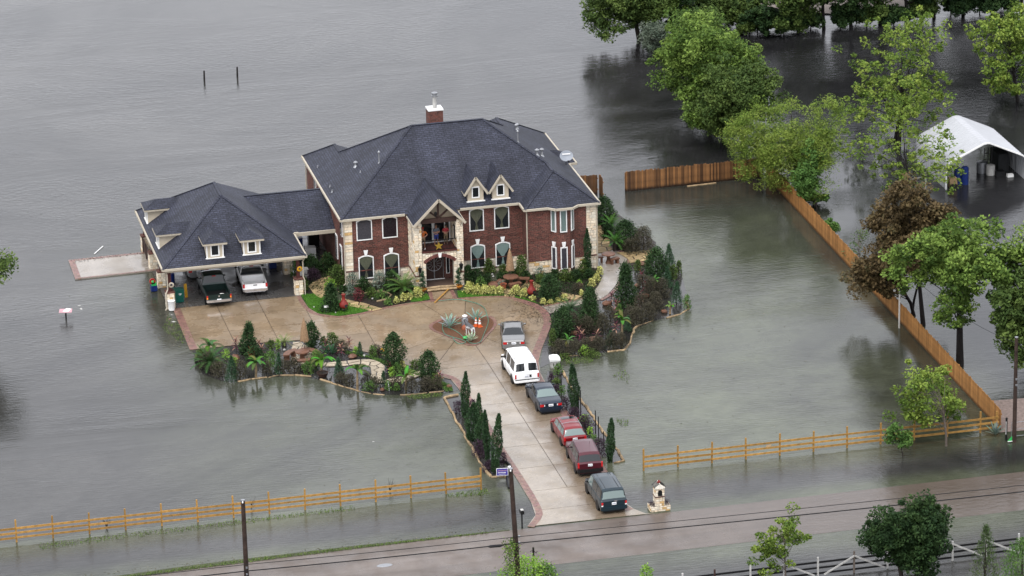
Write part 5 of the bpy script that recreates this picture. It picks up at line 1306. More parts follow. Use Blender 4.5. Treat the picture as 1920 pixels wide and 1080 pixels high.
chiminea('red clay chiminea in front of the house right of the flagstones', 997, 557)
def thatch_umbrella(label, u, v, h, hang):
    t = thing('thatch_umbrella', label, 'umbrella', at(u, v, .06))
    MB().tube([(0, 0, 0), (0, 0, h)], .03, 8).build('pole', M['dark_wood'], t)
    b = MB(); n = 26
    b.lathe([(.30, h-hang), (.33, h-hang+.05), (.27, h-hang*.6), (.15, h-hang*.2), (.05, h-.04), (.02, h+.1)], n)
    for i in range(n*3):
        a = random.uniform(0, 6.28); z0 = h-hang+random.uniform(-.08, .1); f = lambda z: .34-.28*max(0, (z-h+hang)/hang)
        z1 = z0+random.uniform(.3, .7); b.beam((math.cos(a)*f(z0), math.sin(a)*f(z0), z0), (math.cos(a)*f(z1)+.0, math.sin(a)*f(z1), z1), .035, .02)
    b.build('thatch', M['thatch'], t, kind='stuff')
thatch_umbrella('closed thatch umbrella over the curved stone seats in the left bed', 572, 668, 3.05, 1.75)
thatch_umbrella('closed thatch umbrella over the round stone table by the house', 957, 531, 2.9, 1.75)
def arc_bench(b, r0, r1, a0, a1, z0, z1, n=10, c=(0, 0)):
    for i in range(n):
        t0, t1 = lerp(a0, a1, i/n), lerp(a0, a1, (i+1)/n)
        b.prism([(c[0]+r*math.cos(a), c[1]+r*math.sin(a)) for r, a in ((r0, t0), (r1, t0), (r1, t1), (r0, t1))], z0, z1)
p = at(567, 676)
t = thing('stone_table', 'round rusty stone table under the left thatch umbrella', 'table', p)
MB().lathe([(.5, .68), (.55, .70), (.55, .78), (.5, .80)], 22).build('table_top', M['rusty_stone'], t, smooth=30); MB().lathe([(.28, 0), (.2, .2), (.18, .5), (.3, .68)], 12).build('pedestal', M['rusty_stone'], t, smooth=50)
for i, (a0, a1, lab) in enumerate(((1.75, 3.0, 'curved rusty stone bench left of the umbrella in the left bed'), (.1, 1.45, 'curved rusty stone bench right of the umbrella in the left bed'), (-2.3, -.75, 'curved rusty stone bench in front of the left umbrella'))):
    bt = thing('curved_bench', lab, 'bench', p, 0, 'curved stone benches round the left table')
    b = MB(); arc_bench(b, .95, 1.45, a0, a1, .40, .52); b.build('seat', M['rusty_stone'], bt)
    for a in (lerp(a0, a1, .2), lerp(a0, a1, .8)): MB().obox((1.2*math.cos(a), 1.2*math.sin(a), .2), (.42, .2, .4), rz=a).build('support', M['rusty_stone'] if i < 2 else M['dirty_white'], bt)
p = at(958, 535)
t = thing('stone_table', 'round brown stone table under the umbrella by the house', 'table', p)
MB().lathe([(.5, .68), (.62, .70), (.62, .77), (.55, .79)], 22).build('table_top', M['rusty_stone'], t, smooth=30); MB().lathe([(.3, 0), (.16, .2), (.15, .5), (.3, .68)], 12).build('pedestal', M['rusty_stone'], t, smooth=50)
for lab, u, v, rz in (('reddish stone bench in front of the round table by the house', 966, 541, .25), ('brown stone bench right of the round table by the house', 981, 531, -.4)):
    bt = thing('stone_bench', lab, 'bench', at(u, v), rz); MB().obox((0, 0, .42), (1.0, .42, .11)).build('seat', M['rusty_stone'], bt)
    for x in (-.33, .33): MB().obox((x, 0, .18), (.16, .34, .36)).build('support', M['rusty_stone'], bt)
p = at(1141, 493, .05)
t = thing('stone_table', 'small round stone table standing on the wet side patio', 'table', p)
MB().lathe([(.48, .72), (.56, .74), (.56, .8), (.5, .82)], 22).build('table_top', M['rusty_stone'], t, smooth=30); MB().lathe([(.26, 0), (.2, .15), (.12, .45), (.25, .72)], 12).build('pedestal', M['rusty_stone'], t, smooth=50)
for lab, u, v, rz in (('low stone bench right of the table on the side patio', 1152, 494, .3), ('low stone bench left of the table beside the house corner', 1122, 491, -.1)):
    bt = thing('stone_bench', lab, 'bench', at(u, v, .05), rz); MB().obox((0, 0, .42), (.8, .42, .11)).build('seat', M['rusty_stone'], bt)
    for x in (-.26, .26): MB().obox((x, 0, .18), (.16, .34, .36)).build('support', M['rusty_stone'], bt)

# the island: calf statue, churn, cones, bowl
p = at(882, 629, .11)
q = N('painted_calf'); sz = q.n('SeparateXYZ'); q.l(q.n('TexCoord').outputs['Object'], sz.inputs[0])      # glazed dark saddle, white legs and belly
q.base(q.mix(q.maprange(q.math('ADD', sz.outputs[2], q.math('MULTIPLY', q.noise(5, 3, q.pos()), .5)), .98, 1.08), (.5, .5, .5), (.05, .05, .055))); q.set(.4); M['calf'] = q.m
t = thing('calf_statue', 'white calf statue with a dark upper body standing on the island', 'statue', p, R(205)); t.scale = (.92,)*3
v = [(0, .35, .78), (0, 0, .80), (0, -.35, .80), (0, -.55, 1.02), (0, -.68, 1.2), (0, -.88, 1.12), (-.07, -.66, 1.27), (-.16, -.62, 1.30), (.07, -.66, 1.27), (.16, -.62, 1.30)]
e = [(0, 1), (1, 2), (2, 3), (3, 4), (4, 5), (4, 6), (6, 7), (4, 8), (8, 9)]; r_ = [.17, .2, .18, .12, .11, .065, .03, .025, .03, .025]
for x, y, f in ((-.12, .38, 0), (.12, .38, 0), (-.11, -.36, 2), (.11, -.36, 2)):
    n = len(v); v += [(x, y, .62), (x, y+(.06 if f == 0 else -.02), .36), (x, y, .03)]; e += [(f, n), (n, n+1), (n+1, n+2)]; r_ += [.09, .05, .042]
n = len(v); v += [(0, .56, .74), (0, .6, .4)]; e += [(0, n), (n, n+1)]; r_ += [.03, .02]
skin_mesh('body', v, e, r_, M['calf'], t, 2, 1)
b = MB(); b.lathe([(.26, 0), (.27, .55), (.2, .68), (.15, .75), (.15, .82)], 16); t = thing('milk_churn', 'grey milk churn with a white top on the island', 'churn', at(872, 612, .11)); b.build('body', M['galv'], t, smooth=40)
MB().lathe([(.17, .80), (.2, .84), (.2, .9), (.05, .97)], 16).build('lid', M['white'], t, smooth=40)
b = MB()
for sg in (-1, 1): b.tube([(sg*.22, 0, .66), (sg*.3, 0, .72), (sg*.2, 0, .78)], .018, 5)
b.build('handles', M['galv'], t, kind='stuff')
t = thing('clay_bowl', 'orange clay bowl upturned in front of the milk churn', 'pot', at(872.5, 616.5, .11)); MB().lathe([(.30, .0), (.29, .18), (.2, .28), (.05, .3)], 16).build('bowl', M['terracotta'], t, smooth=40)
for lab, u, v in (('left orange traffic cone beside the statue on the island', 892.5, 611.5), ('right orange traffic cone beside the agave on the island', 899.5, 612.5)):
    t = thing('traffic_cone', lab, 'traffic cone', at(u, v, .11), .2, 'traffic cones on the island')
    MB().box(-.19, .19, -.19, .19, 0, .04).build('base', M['cone_orange'], t); MB().lathe([(.15, .04), (.03, .72), (.02, .72)], 14).build('cone', M['cone_orange'], t, smooth=40)
    MB().lathe([(.118, .24), (.09, .39)], 14, cap=False).build('stripe', M['white'], t, smooth=40); MB().lathe([(.079, .46), (.06, .57)], 14, cap=False).build('stripe', M['white'], t, smooth=40)
t = thing('turtle_ornament', 'bright green garden ornament in front of the calf statue', 'ornament', at(873, 636, .11)); b = MB(); b.blob((0, 0, .13), .22, (1, .9, .6), .05, 10, 6); b.ball((-.05, -.22, .16), .09, 8, 5); b.build('shell', M['lime_pl'], t, smooth=True)
def hose(label, pix, zz=.085):
    pts = [Vector((*q, zz)) for q in smooth_poly([G(u, v, zz)[:2] for u, v in pix], 5, False)]
    o = MB().tube(pts, .026, 6).build('garden_hose', M['hose'], None, smooth=True); tag(o, label, 'hose')
def z3(pts): return [(780+x/6.857, 540+y/6.857) for x, y in pts]
hose('green hose sweeping round the north of the turning circle island', z3([(290, 165), (450, 148), (560, 148), (700, 175), (800, 205), (880, 260), (910, 340), (930, 420), (910, 500), (870, 600), (830, 690), (760, 712), (690, 700), (620, 640), (540, 570), (450, 520), (340, 475), (400, 440), (600, 445)]), .135)
hose('pale green hose looped over the front of the island border', z3([(340, 480), (345, 540), (380, 595), (470, 630), (560, 655), (640, 690), (600, 712), (540, 712), (490, 670), (480, 640)]), .14)

# pots with spiral topiary by the door
def spiral(label, u, v):
    t = thing('potted_topiary', label, 'topiary', at(u, v, .08)); MB().lathe([(.17, 0), (.30, .10), (.33, .22), (.30, .24), (.25, .2)], 18).build('pot', M['orange_pot'], t, smooth=40)
    MB().tube([(0, 0, .2), (0, 0, 1.6)], .025, 6).build('stem', M['bark'], t); return t
SPIR = [spiral('spiral topiary in an orange pot left of the front door', 793, 546), spiral('spiral topiary in an orange pot right of the front door', 860, 540)]
t = thing('timber_barrier', 'split logs laid across the front step', 'log', at(827, 543, .10), -.02)
for i, (z, y) in enumerate(((.09, 0), (.09, -.2), (.26, -.1))): MB().tube([(-1.15, y, z), (0, y+.03, z+.02), (1.25, y-.02, z)], [.1, .11, .09], 8).build('log', M['log'], t, smooth=50)
t = thing('timber_plank', 'yellow timber plank slanting across the front walk', 'plank', at(829, 553, .09)); MB().beam((-.95, -1.6, .03), (.85, 1.1, .1), .12, .07).build('plank', M['lumber'], t)

# boulders, bowls and terracotta pieces, each by its own place
def rock(name, label, cat, u, v, s_, m, sz=(1, .8, .55)):
    p = at(u, v, .03); t = thing(name, label, cat, p, random.uniform(0, 3)); MB().blob((0, 0, s_*sz[2]*.6), s_, sz, .16, 10, 6).build('stone', M[m], t, smooth=25)
for lab, u, v, s_ in (('flat orange boulder left of the conical shrub in the left bed', 441, 674, .42), ('red stone block near the middle of the left bed path', 661, 671, .36), ('small orange stone behind the left bed sago palm', 408, 674, .2), ('small rusty stone at the front edge of the left bed', 717, 732, .22), ('dark red stone at the right tip of the left bed', 842.5, 726, .26),
                      ('rusty boulder between the conical shrubs in the right bed', 1138, 572, .42), ('orange stone above the purple plants in the right bed', 1195, 538, .32), ('reddish stone beside the side walk under the tall shrub', 1204, 497, .34), ('orange stone slab amid the brown shrubs of the right bed', 1210, 557, .34), ('orange stone in the bed before the bay window', 1088, 537, .3),
                      ('rusty stone behind the red leafed plants of the right bed', 1075, 627, .3), ('low rusty stone at the front of the right bed', 1110, 639, .36), ('flat red stone by the small banana in the water', 1246, 586, .3), ('mossy brown boulder beside the yellow hedge', 925, 538, .5), ('pinkish boulder behind the potted plant by the house', 939, 531, .4)):
    rock('boulder', lab, 'rock', u, v, s_, 'rusty_stone')
def potp(label, u, v, r, h, m='terracotta', name='flower_pot'):
    t = thing(name, label, 'pot', at(u, v, .03)); MB().lathe([(r*.7, 0), (r*.95, h*.6), (r, h*.92), (r*1.08, h), (r*.9, h), (r*.85, h*.8)], 16).build('pot', M[m], t, smooth=40)
    MB().lathe([(.01, h*.84), (r*.88, h*.86)], 14, cap=False).build('soil', M['mulch'], t)
potp('tall terracotta pot behind the conical shrub in the left bed', 472, 663, .24, .6); potp('round terracotta pot in front of the tall pot in the left bed', 472, 671, .3, .45)
potp('terracotta pot beside the round stone table bench', 944, 543, .26, .5); potp('dark stone bowl under the banana at the front of the left bed', 605, 706, .42, .34, 'dark_wood', 'stone_bowl')
potp('black nursery pot left of the sago palm in the left bed', 371, 683, .25, .35, 'black'); potp('black bucket beside the rounded shrub in the left bed', 713, 664, .22, .35, 'black')
t = thing('planter_tray', 'black rectangular tray lying in the left bed', 'tray', at(462, 661, .03), .1); b = MB(); b.box(-.45, .45, -.25, .25, 0, .03)
for q in ((-.45, .45, -.25, -.21), (-.45, .45, .21, .25), (-.45, -.41, -.21, .21), (.41, .45, -.21, .21)): b.box(*q, .03, .2)
b.build('tray', M['black'], t)
for lab, u, v, s_ in (('white stone in the left bed near the path', 683, 668, .17), ('pale stone beside the dark leaved plant in the left bed', 632, 657, .2), ('white stone by the chiminea lawn shrub', 589, 577, .14), ('white stone on the chiminea lawn edge', 629, 587, .12), ('white round lamp globe in the bed before the teal curtains', 925, 519, .13), ('second white lamp globe in the bed before the teal curtains', 923, 515, .12), ('white stone in the mulch bed left of the door', 699, 561, .14), ('white stone left of the stone seats in the left bed', 533, 657, .16)):
    rock('white_stone', lab, 'stone', u, v, s_*.75, 'dirty_white', (1, .8, .7))
t = thing('yellow_ball', 'yellow ball beside the large rounded shrub of the left bed', 'ball', at(716, 662, .03)); MB().ball((0, 0, .18), .2, 12, 8).build('ball', M['yellow'], t, smooth=True)
t = thing('solar_light', 'small white square solar light on the chiminea lawn', 'garden light', at(612, 585, .06)); MB().tube([(0, 0, 0), (0, 0, .4)], .02, 5).build('stake', M['galv'], t); MB().box(-.16, .16, -.1, .1, .4, .52).build('head', M['white'], t)

# bins and things in the carport
t = thing('trash_bin', 'tall green wheeled bin with a white mark inside the carport', 'bin', at(336, 566, .07), .1)
MB().obox((0, 0, .55), (.62, .62, .98), taper=1.12).build('bin_body', M['green_bin'], t); MB().obox((0, 0, 1.08), (.74, .74, .07)).build('lid', M['green_bin'], t)
b = MB(); b.obox((.03, -.335, .78), (.24, .01, .05), ry=.1); b.obox((.03, -.33, .70), (.14, .01, .05)); b.build('bin_mark', M['white'], t)
b = MB()
for x in (-.25, .25): b.lathe([(.1, -.04), (.1, .04)], 12, (x, .3, .1), 'X')
b.build('wheels', M['black'], t, kind='stuff')
t = thing('yellow_sled', 'yellow plastic sled leaning on the green bin', 'sled', at(349, 557, .07), .2); MB().obox((0, 0, .55), (.22, .1, 1.1), rx=-.15).build('board', M['yellow'], t)
t = thing('white_bucket', 'tall white container at the foot of the left front pier', 'container', at(322, 581, .06)); MB().lathe([(.24, 0), (.28, .75), (.3, .78), (.27, .8)], 16).build('body', M['white'], t, smooth=40)
t = thing('toy_slide', 'red, green and blue plastic toy beside the left side of the carport', 'toy', (-14.95, 3.6, .05)); MB().obox((0, 0, .25), (.5, .6, .45)).build('base', M['blue'], t); MB().obox((0, 0, .6), (.4, .5, .3)).build('panel', M['lime_pl'], t); MB().lathe([(.12, -.05), (.25, -.05), (.25, .05), (.12, .05)], 14, (-.1, -.2, .85), 'Y', False).build('ring', M['red_pl'], t)
t = thing('blue_drum', 'blue drum behind the middle left pier of the carport', 'drum', (-13.4, 4.6, .07)); MB().lathe([(.28, 0), (.3, .05), (.3, .45), (.31, .5), (.3, .55), (.3, .9), (.27, .93)], 16).build('drum', M['blue'], t, smooth=40)
for lab, x, y, w_, d_, h_, m in (('white chest appliance under the breezeway roof', -1.6, 7.2, .9, .7, 1.0, 'white'), ('blue covered bin stacked under the breezeway roof', -2.3, 9.3, .9, .7, 1.2, 'blue'), ('white folding table in the carport right bay', -3.0, 3.0, .9, .6, .75, 'dirty_white'), ('blue crate against the right rear of the carport', -4.9, 6.2, .6, .6, 1.0, 'blue'), ('white box against the right rear of the carport', -5.6, 6.4, .4, .4, .7, 'white'), ('black locker at the rear of the breezeway', -.7, 10.5, .9, .6, 1.6, 'black'), ('brown cabinet at the back of the carport', -6.6, 12.6, 1.2, .5, 1.3, 'dark_wood'), ('grey covered boat shape at the back left of the carport', -12.6, 12.2, 1.8, 1.2, .9, 'galv')):
    t = thing('storage_box', lab, 'storage box', (x, y, .07)); MB().obox((0, 0, h_/2), (w_, d_, h_), taper=.97).build('body', M[m], t); MB().obox((0, 0, h_+.02), (w_*1.02, d_*1.02, .05)).build('lid', M[m], t)
t = thing('motorcycle', 'dark motorcycle parked under the breezeway', 'motorcycle', (-2.3, 5.9, .07), R(15))
for y in (-.7, .7):
    w_ = MB().lathe([(.2, -.05), (.3, -.05), (.32, 0), (.3, .05), (.2, .05)], 18, axis='X', cap=False).build('wheel', M['rubber'], t, loc=(0, y, .32))
    MB().lathe([(.02, -.04), (.21, -.02), (.21, .02), (.02, .04)], 14, axis='X').build('rim', M['chrome'], w_)
b = MB(); b.blob((0, .15, .82), .22, (.7, 1.3, .6), .05); b.obox((0, -.35, .78), (.26, .7, .12)); b.obox((0, 0, .5), (.3, .5, .4)); b.tube([(0, .7, .32), (0, .55, .95)], .04, 6); b.tube([(-.35, .45, 1.05), (0, .52, 1.0), (.35, .45, 1.05)], .02, 5); b.build('frame', M['iron'], t)
t = thing('wooden_chair', 'wooden garden chair beside the house under the breezeway', 'chair', (-.75, 4.7, .07), R(-10)); MB().obox((0, 0, .42), (.6, .55, .06)).build('seat', M['thatch'], t)
for k in range(4): MB().obox((0, .27, .55+k*.13), (.6, .03, .08)).build('backrest_slat', M['thatch'], t)
for x in (-.26, .26):
    for y in (-.24, .24): MB().obox((x, y, .2), (.06, .06, .4)).build('leg', M['thatch'], t)

# mailboxes, tub, signs, marker posts
p = G(1238, 957, 0); t = thing('stone_mailbox', 'stone mailbox pillar with an arched door and planters standing in the floodwater', 'mailbox', (p[0]-.0, p[1]+.35, 0))
b = MB(); cols = []
for o, ux, n, x0, x1, z0, z1 in (((0, -.45), FX, FN, -.68, .68, -.1, .34), ((-.68, 0), (0, -1), (-1, 0), -.45, .45, -.1, .34), ((.68, 0), (0, -1), (1, 0), -.45, .45, -.1, .34), ((0, -.3), FX, FN, -.3, .3, .3, 1.62), ((-.3, 0), (0, -1), (-1, 0), -.3, .3, .3, 1.62), ((.3, 0), (0, -1), (1, 0), -.3, .3, .3, 1.62)):
    stone_area(b, cols, o, ux, x0, x1, z0, z1, n, bw=(.2, .34), bh=(.14, .2), thick=.035)
b.build('stone_body', M['stone'], t, cols=cols)
b = MB(); b.box(-.67, .67, -.44, .44, -.3, .28); b.box(-.29, .29, -.29, .29, .28, 1.6); b.build('core', M['mortar'], t)
b = MB(); b.prism_y([(-.36, 1.62), (.36, 1.62), (.36, 1.72), (0, 1.98), (-.36, 1.72)], -.36, .36); b.build('gable_top', M['stone'], t, cols=[(.7, .66, .58, 1)]*len(b.v))
for i in range(5):
    for sg in (-1, 1): MB().beam((sg*.40, -.31+i*.155, 1.70), (sg*.03, -.31+i*.155, 1.97), .07, .05).build('roof_brick', M['edge_brick'], t)
b = MB(); b.prism_y([(-.15, 1.08), (.15, 1.08), (.15, 1.38)]+[(.15*math.cos(a), 1.38+.15*math.sin(a)) for a in [i*math.pi/8 for i in range(1, 8)]]+[(-.15, 1.38)], -.36, -.34); b.build('mailbox_door', M['iron'], t)
b = MB(); b.box(-.36, .36, -.36, -.335, .98, 1.05); b.box(-.365, -.34, -.335, .335, .98, 1.05); b.build('brick_band', M['brick'], t, uv=True)
MB().blob((0, -.05, 2.02), .12, (1, 1, 1), .25).build('finial_pot', M['red_clay'], t)
MAILP = t
p = G(979, 990, .0); t = thing('mailbox', 'black box mailbox on a thin post at the road', 'mailbox', p); MB().box(-.045, .045, -.045, .045, -.2, 1.1).build('post', M['iron'], t)
b = MB(); b.prism_y([(-.12, 1.1), (.12, 1.1), (.12, 1.26)]+[(.12*math.cos(a), 1.26+.12*math.sin(a)) for a in [i*math.pi/6 for i in range(1, 6)]]+[(-.12, 1.26)], -.26, .26); b.build('box', M['iron'], t); MB().box(-.10, .10, -.2, .1, 1.383, 1.395).build('label_plate', M['dirty_white'], t)
p = G(1042, 690, .03); t = thing('bathtub', 'upturned white tub standing on end beside the right bed', 'tub', (p[0], p[1]+.3, 0), R(-6))
b = MB(); out2 = [(-.40, -.3), (.40, -.3), (.40, .3), (.3, .72), (0, .82), (-.3, .72), (-.40, .3)]
b.prism(out2, .55, .72); b.build('rim', M['white'], t); b = MB(); b.prism([(x*.86, y*.86+.02) for x, y in out2], .0, .55); b.build('shell', M['dirty_white'], t)
b = MB(); b.obox((-.12, -.25, .3), (.05, .02, .2)); b.obox((.15, -.25, .3), (.16, .02, .16)); b.build('dark_mark', M['iron'], t)
q = N('sign_blue'); q.base((.03, .02, .22)); q.set(.4); M['sign_blue'] = q.m
p = G(942, 897, .0); t = thing('yard_sign', 'blue and white yard sign with pink and white lettering by the drive', 'sign', p, R(-8))
MB().box(-.42, .42, -.012, .012, .22, .78).build('panel', M['white'], t); MB().box(-.385, .385, -.02, -.012, .255, .745).build('blue_field', M['sign_blue'], t)
def letters(name, txt, size, loc, m, parent, rx=R(90)):
    cu = bpy.data.curves.new(name, 'FONT'); cu.body = txt; cu.size = size; cu.align_x = 'CENTER'; cu.extrude = .002; cu.materials.append(m)
    o = bpy.data.objects.new(name, cu); COL.objects.link(o); o.parent = parent; o.location = loc; o.rotation_euler = (rx, 0, 0); return o
b = MB()
for row, z, m, n in (('top', .60, 'pink', 9), ('mid', .45, 'white', 8)):
    b = MB(); x = -.30
    for k in range(n): w_ = random.uniform(.04, .065); b.box(x, x+w_, -.026, -.02, z-.035+random.uniform(0, .02), z+.035); x += w_+.022
    b.build('lettering', M[m], t, kind='stuff')
b = MB(); b.box(-.26, .26, -.026, -.02, .325, .345); b.build('lettering', M['white'], t, kind='stuff')
for x in (-.3, .3): MB().tube([(x, .02, -.1), (x, .02, .5)], .012, 5).build('wire_leg', M['galv'], t)
pts = [G(u, v, .1) for u, v in ((905, 874), (925, 866), (944, 865), (953, 869), (957, 876), (953, 884), (951, 896), (952, 906), (955, 915))]
o = MB().tube([Vector(q_) for q_ in smooth_poly([tuple(q_) for q_ in pts], 4, False)], .095, 10).build('drain_pipe', M['black'], None, smooth=True); tag(o, 'black corrugated drain pipe curving past the blue yard sign', 'drain pipe')
p = G(955, 875.5, .2); o = MB().lathe([(.11, -.05), (.125, 0), (.11, .05)], 12, (0, 0, 0)).build('pipe_collar', M['white'], None, loc=p); tag(o, 'white collar on the bend of the black drain pipe', 'pipe fitting')
p = G(124, 598, 0); t = thing('table_platform', 'pink and white board on a single post standing in the left floodwater', 'sign board', p)
MB().tube([(0, 0, -.2), (0, 0, .66)], .06, 8).build('post', M['iron'], t); MB().obox((0, 0, .68), (1.0, .75, .04), rz=-.2, rx=.05).build('board', M['pink'], t); MB().obox((.12, .05, .706), (.42, .7, .01), rz=-.55, rx=.05).build('white_panel', M['white'], t)
for lab, u, v, h in (('left marker post standing far out in the back water', 383, 150, .9), ('right marker post standing far out in the back water', 445, 144, .95)):
    t = thing('marker_post', lab, 'post', G(u, v, 0), 0, 'marker posts in the back water'); MB().tube([(0, 0, -.2), (.02, 0, h)], [.09, .075], 7).build('post', M['bark_dark'], t)
for lab, u, v, h in (('tall black stake beside the upper right cypress', 1089, 779, 2.0), ('black stake touching the upper right cypress', 1085, 772, 2.1), ('short black stake beside the purple shrubs on the right strip', 1094, 788, .45), ('tall black stake left of the lower right cypress', 1117, 820, 2.1), ('second tall black stake left of the lower right cypress', 1122.5, 823, 1.75), ('short black stake behind the lower right cypress', 1132, 828, .8), ('stake tied right of the lower right cypress', 1148, 862, 1.9), ('rear stake tied right of the lower right cypress', 1146.5, 853, 1.8), ('thin dark stake beside the small tree by the tub', 1052.5, 727, 1.2)):
    t = thing('stake', lab, 'stake', G(u, v, 0), 0, 'stakes along the right strip'); MB().tube([(0, 0, -.1), (0, 0, h)], .04, 6).build('stake', M['iron'], t)
t = thing('white_pipe', 'white pipe leaning in the front of the left bed', 'pipe', G(730, 733, 0)); MB().tube([(0, 0, 0), (-.08, 0, .75)], .04, 6).build('pipe', M['white'], t)
p = G(1686, 615, 0); t = thing('lamp_post', 'slim white lamp post in front of the orange board fence', 'lamp post', p); MB().tube([(0, 0, -.2), (0, 0, 3.2)], .07, 8).build('post', M['dirty_white'], t)
b = MB(); b.tube([(0, 0, 3.1), (-.25, 0, 3.35), (-.4, 0, 3.2)], .025, 5); b.lathe([(.09, 3.05), (.12, 3.15), (.03, 3.22)], 8, (-.4, 0, 0)); b.build('lamp_head', M['dirty_white'], t)
p = G(1893, 823, 0); t = thing('gate_post', 'black and white ringed gate post at the fence corner', 'post', G(1886.5, 826, 0)); MB().tube([(0, 0, -.2), (0, 0, 1.75)], .08, 8).build('post', M['iron'], t); MB().tube([(-.05, -.06, .5), (-.05, -.06, 1.5)], .03, 5).build('white_strip', M['dirty_white'], t)
t = thing('wire_gate', 'grey tube gate between the gate post and the black pole', 'gate', G(1896, 822, 0)); b = MB(); b.tube([(0, 0, 0), (0, 0, 1.2), (1.6, .1, 1.2), (1.6, .1, .1), (0, 0, .15)], .025, 5); b.tube([(.0, .0, .65), (1.6, .1, .65)], .02, 5); b.build('frame', M['galv'], t)
t = thing('green_marker', 'small green and white triangular marker by the black pole', 'marker', G(1895, 829, 0)); b = MB(); b.mesh([(-.28, -.05, .1), (.28, -.05, .1), (.05, -.05, .48), (0, .25, .1)], [(0, 1, 2), (1, 3, 2), (0, 2, 3), (0, 3, 1)]); b.build('panel', M['lime_pl'], t); MB().obox((.0, -.08, .1), (.5, .03, .06)).build('white_edge', M['white'], t)
# floating litter
lt = [(1064, 588, 0), (152, 579, .22), (148, 573, .14), (325, 603, .2), (318, 598, .16), (333, 597, .12), (700, 828, .12), (160, 401, .22), (1108, 709, .1), (189, 467, .12), (322, 590, .1), (1441, 836, .3)]
for i, (u, v, s_) in enumerate(lt[1:]):
    if i in (4, 6, 7, 8): continue
    lab = ['white foam scrap floating left of the carport', 'smaller white scrap above the foam scrap left of the carport', 'white litter by the brick edge of the apron', 'tan litter by the brick edge of the apron', 'white speck of litter nearest the brick edge', 'white scrap floating on the front lawn water', 'tan scrap floating in the far left water', 'white scrap floating right of the parked cars', 'white scrap floating behind the patio', 'white scrap beside the left front pier', 'pale board floating behind the right rail fence'][i]
    t = thing('floating_litter', lab, 'litter', G(u, v, 0), random.uniform(0, 3)); MB().blob((0, 0, .0), s_*.8, (1.2, .6, .14), .3, 8, 4).build('scrap', M['tan_box' if 'tan' in lab or 'pale' in lab else 'dirty_white'], t)
t = thing('floating_pipe', 'thin white pipe floating behind the patio', 'pipe', G(187, 468, 0)); a, b_ = Vector(G(177, 476, .03))-Vector(G(187, 468, 0)), Vector(G(193, 462, .03))-Vector(G(187, 468, 0)); MB().tube([a, b_], .05, 6).build('pipe', M['white'], t)
o = MB().lathe([(.01, 0), (.55, 0), (.5, .02), (.01, .025)], 14).build('road_patch', M['galv'], None, loc=(*G(721, 1060, .01)[:2], .008)); o.scale = (1.0, .5, 1); tag(o, 'pale round patch on the wet road', None, None, 'structure')

# ================================================================= WHITE METAL SHELTER
t = thing('metal_shelter', 'white ribbed metal shelter with open front standing in water among the trees', 'shelter', (53.3, 9.0, 0))
prof = [(0, -.3), (0, 1.55), (.08, 1.95), (.3, 2.3), (.65, 2.5), (3.3, 3.72), (3.6, 3.76), (3.9, 3.72), (6.55, 2.5), (6.9, 2.3), (7.12, 1.95), (7.2, 1.55), (7.2, -.3)]
b = MB(); n = len(prof); ny = 66; Ls = 8.0
for j in range(ny+1):
    k = (.0, .0, .035, .035)[j % 4] if j < ny else 0
    for i, (x, z) in enumerate(prof):
        d = 1+.0; b.v.append((x+(-k if x < 3.6 and z < 2.4 else (k if z < 2.4 else 0)), Ls*j/ny, z+(k if z > 2.2 else 0)))
for j in range(ny):
    for i in range(n-1): b.f.append([j*n+i, (j+1)*n+i, (j+1)*n+i+1, j*n+i+1])
sh = b.build('roof_sheet', plain('shelter_white', (.50, .51, .535), .35, .06, 1.5, .0), t)
b = MB()
for i in range(n-1): b.beam((prof[i][0], -.03, prof[i][1]), (prof[i+1][0], -.03, prof[i+1][1]), .1, .12)
b.build('front_trim', M['white'], t)
b = MB()
for y in (.1, 2.7, 5.3, 7.9):
    for i in range(n-1): b.beam((prof[i][0]*.985+.05, y, prof[i][1]-.06), (prof[i+1][0]*.985+.05, y, prof[i+1][1]-.06), .06, .06)
b.build('hoop_frame', M['galv'], t)
for lab, x, y, s_, m in (('dark blue tarp covered barrel standing left inside the shelter', 2.0, .9, (.62, .62, 1.55), 'blue'), ('second blue covered barrel left inside the shelter', 1.45, 1.2, (.62, .6, 1.4), 'blue'), ('brown cardboard box at the left wall of the shelter', .8, .6, (.7, .6, .9), 'tan_box'), ('black tub beside the cardboard box in the shelter', .75, .25, (.6, .5, .4), 'black'), ('white plastic drum right inside the shelter', 4.9, 2.6, (.75, .75, .9), 'dirty_white'), ('grey chest behind the white drum in the shelter', 4.4, 3.4, (.9, .8, 1.0), 'galv'), ('white box floating at the right of the shelter', 6.3, 1.6, (.55, .4, .35), 'white'), ('dark cabinet at the right back of the shelter', 6.2, 4.0, (1.0, 2.2, 1.7), 'dark_in'), ('black mower shape on the right inside the shelter', 5.6, 2.2, (.8, .6, .5), 'black')):
    o = thing('shelter_store', lab, 'stored item', (53.3+x, 9.0+y, 0)); 
    if 'barrel' in lab or 'drum' in lab: MB().lathe([(s_[0]*.5, -.2), (s_[0]*.52, s_[2]*.5), (s_[0]*.5, s_[2]*.95), (s_[0]*.35, s_[2])], 14).build('body', M[m], o, smooth=40)
    else: MB().obox((0, 0, s_[2]/2-.1), s_, taper=.93).build('body', M[m], o)
t = thing('steel_rack', 'black steel ladder rack leaning inside the shelter', 'rack', (57.9, 12.6, 0)); b = MB()
for x in (0, .35, .7): b.tube([(x, 0, 0), (x+.2, .3, 2.0)], .04, 5)
for z in (.5, 1.0, 1.5): b.tube([(z*.1, z*.15, z), (.7+z*.1, z*.15, z)], .03, 5)
b.build('frame', M['iron'], t)
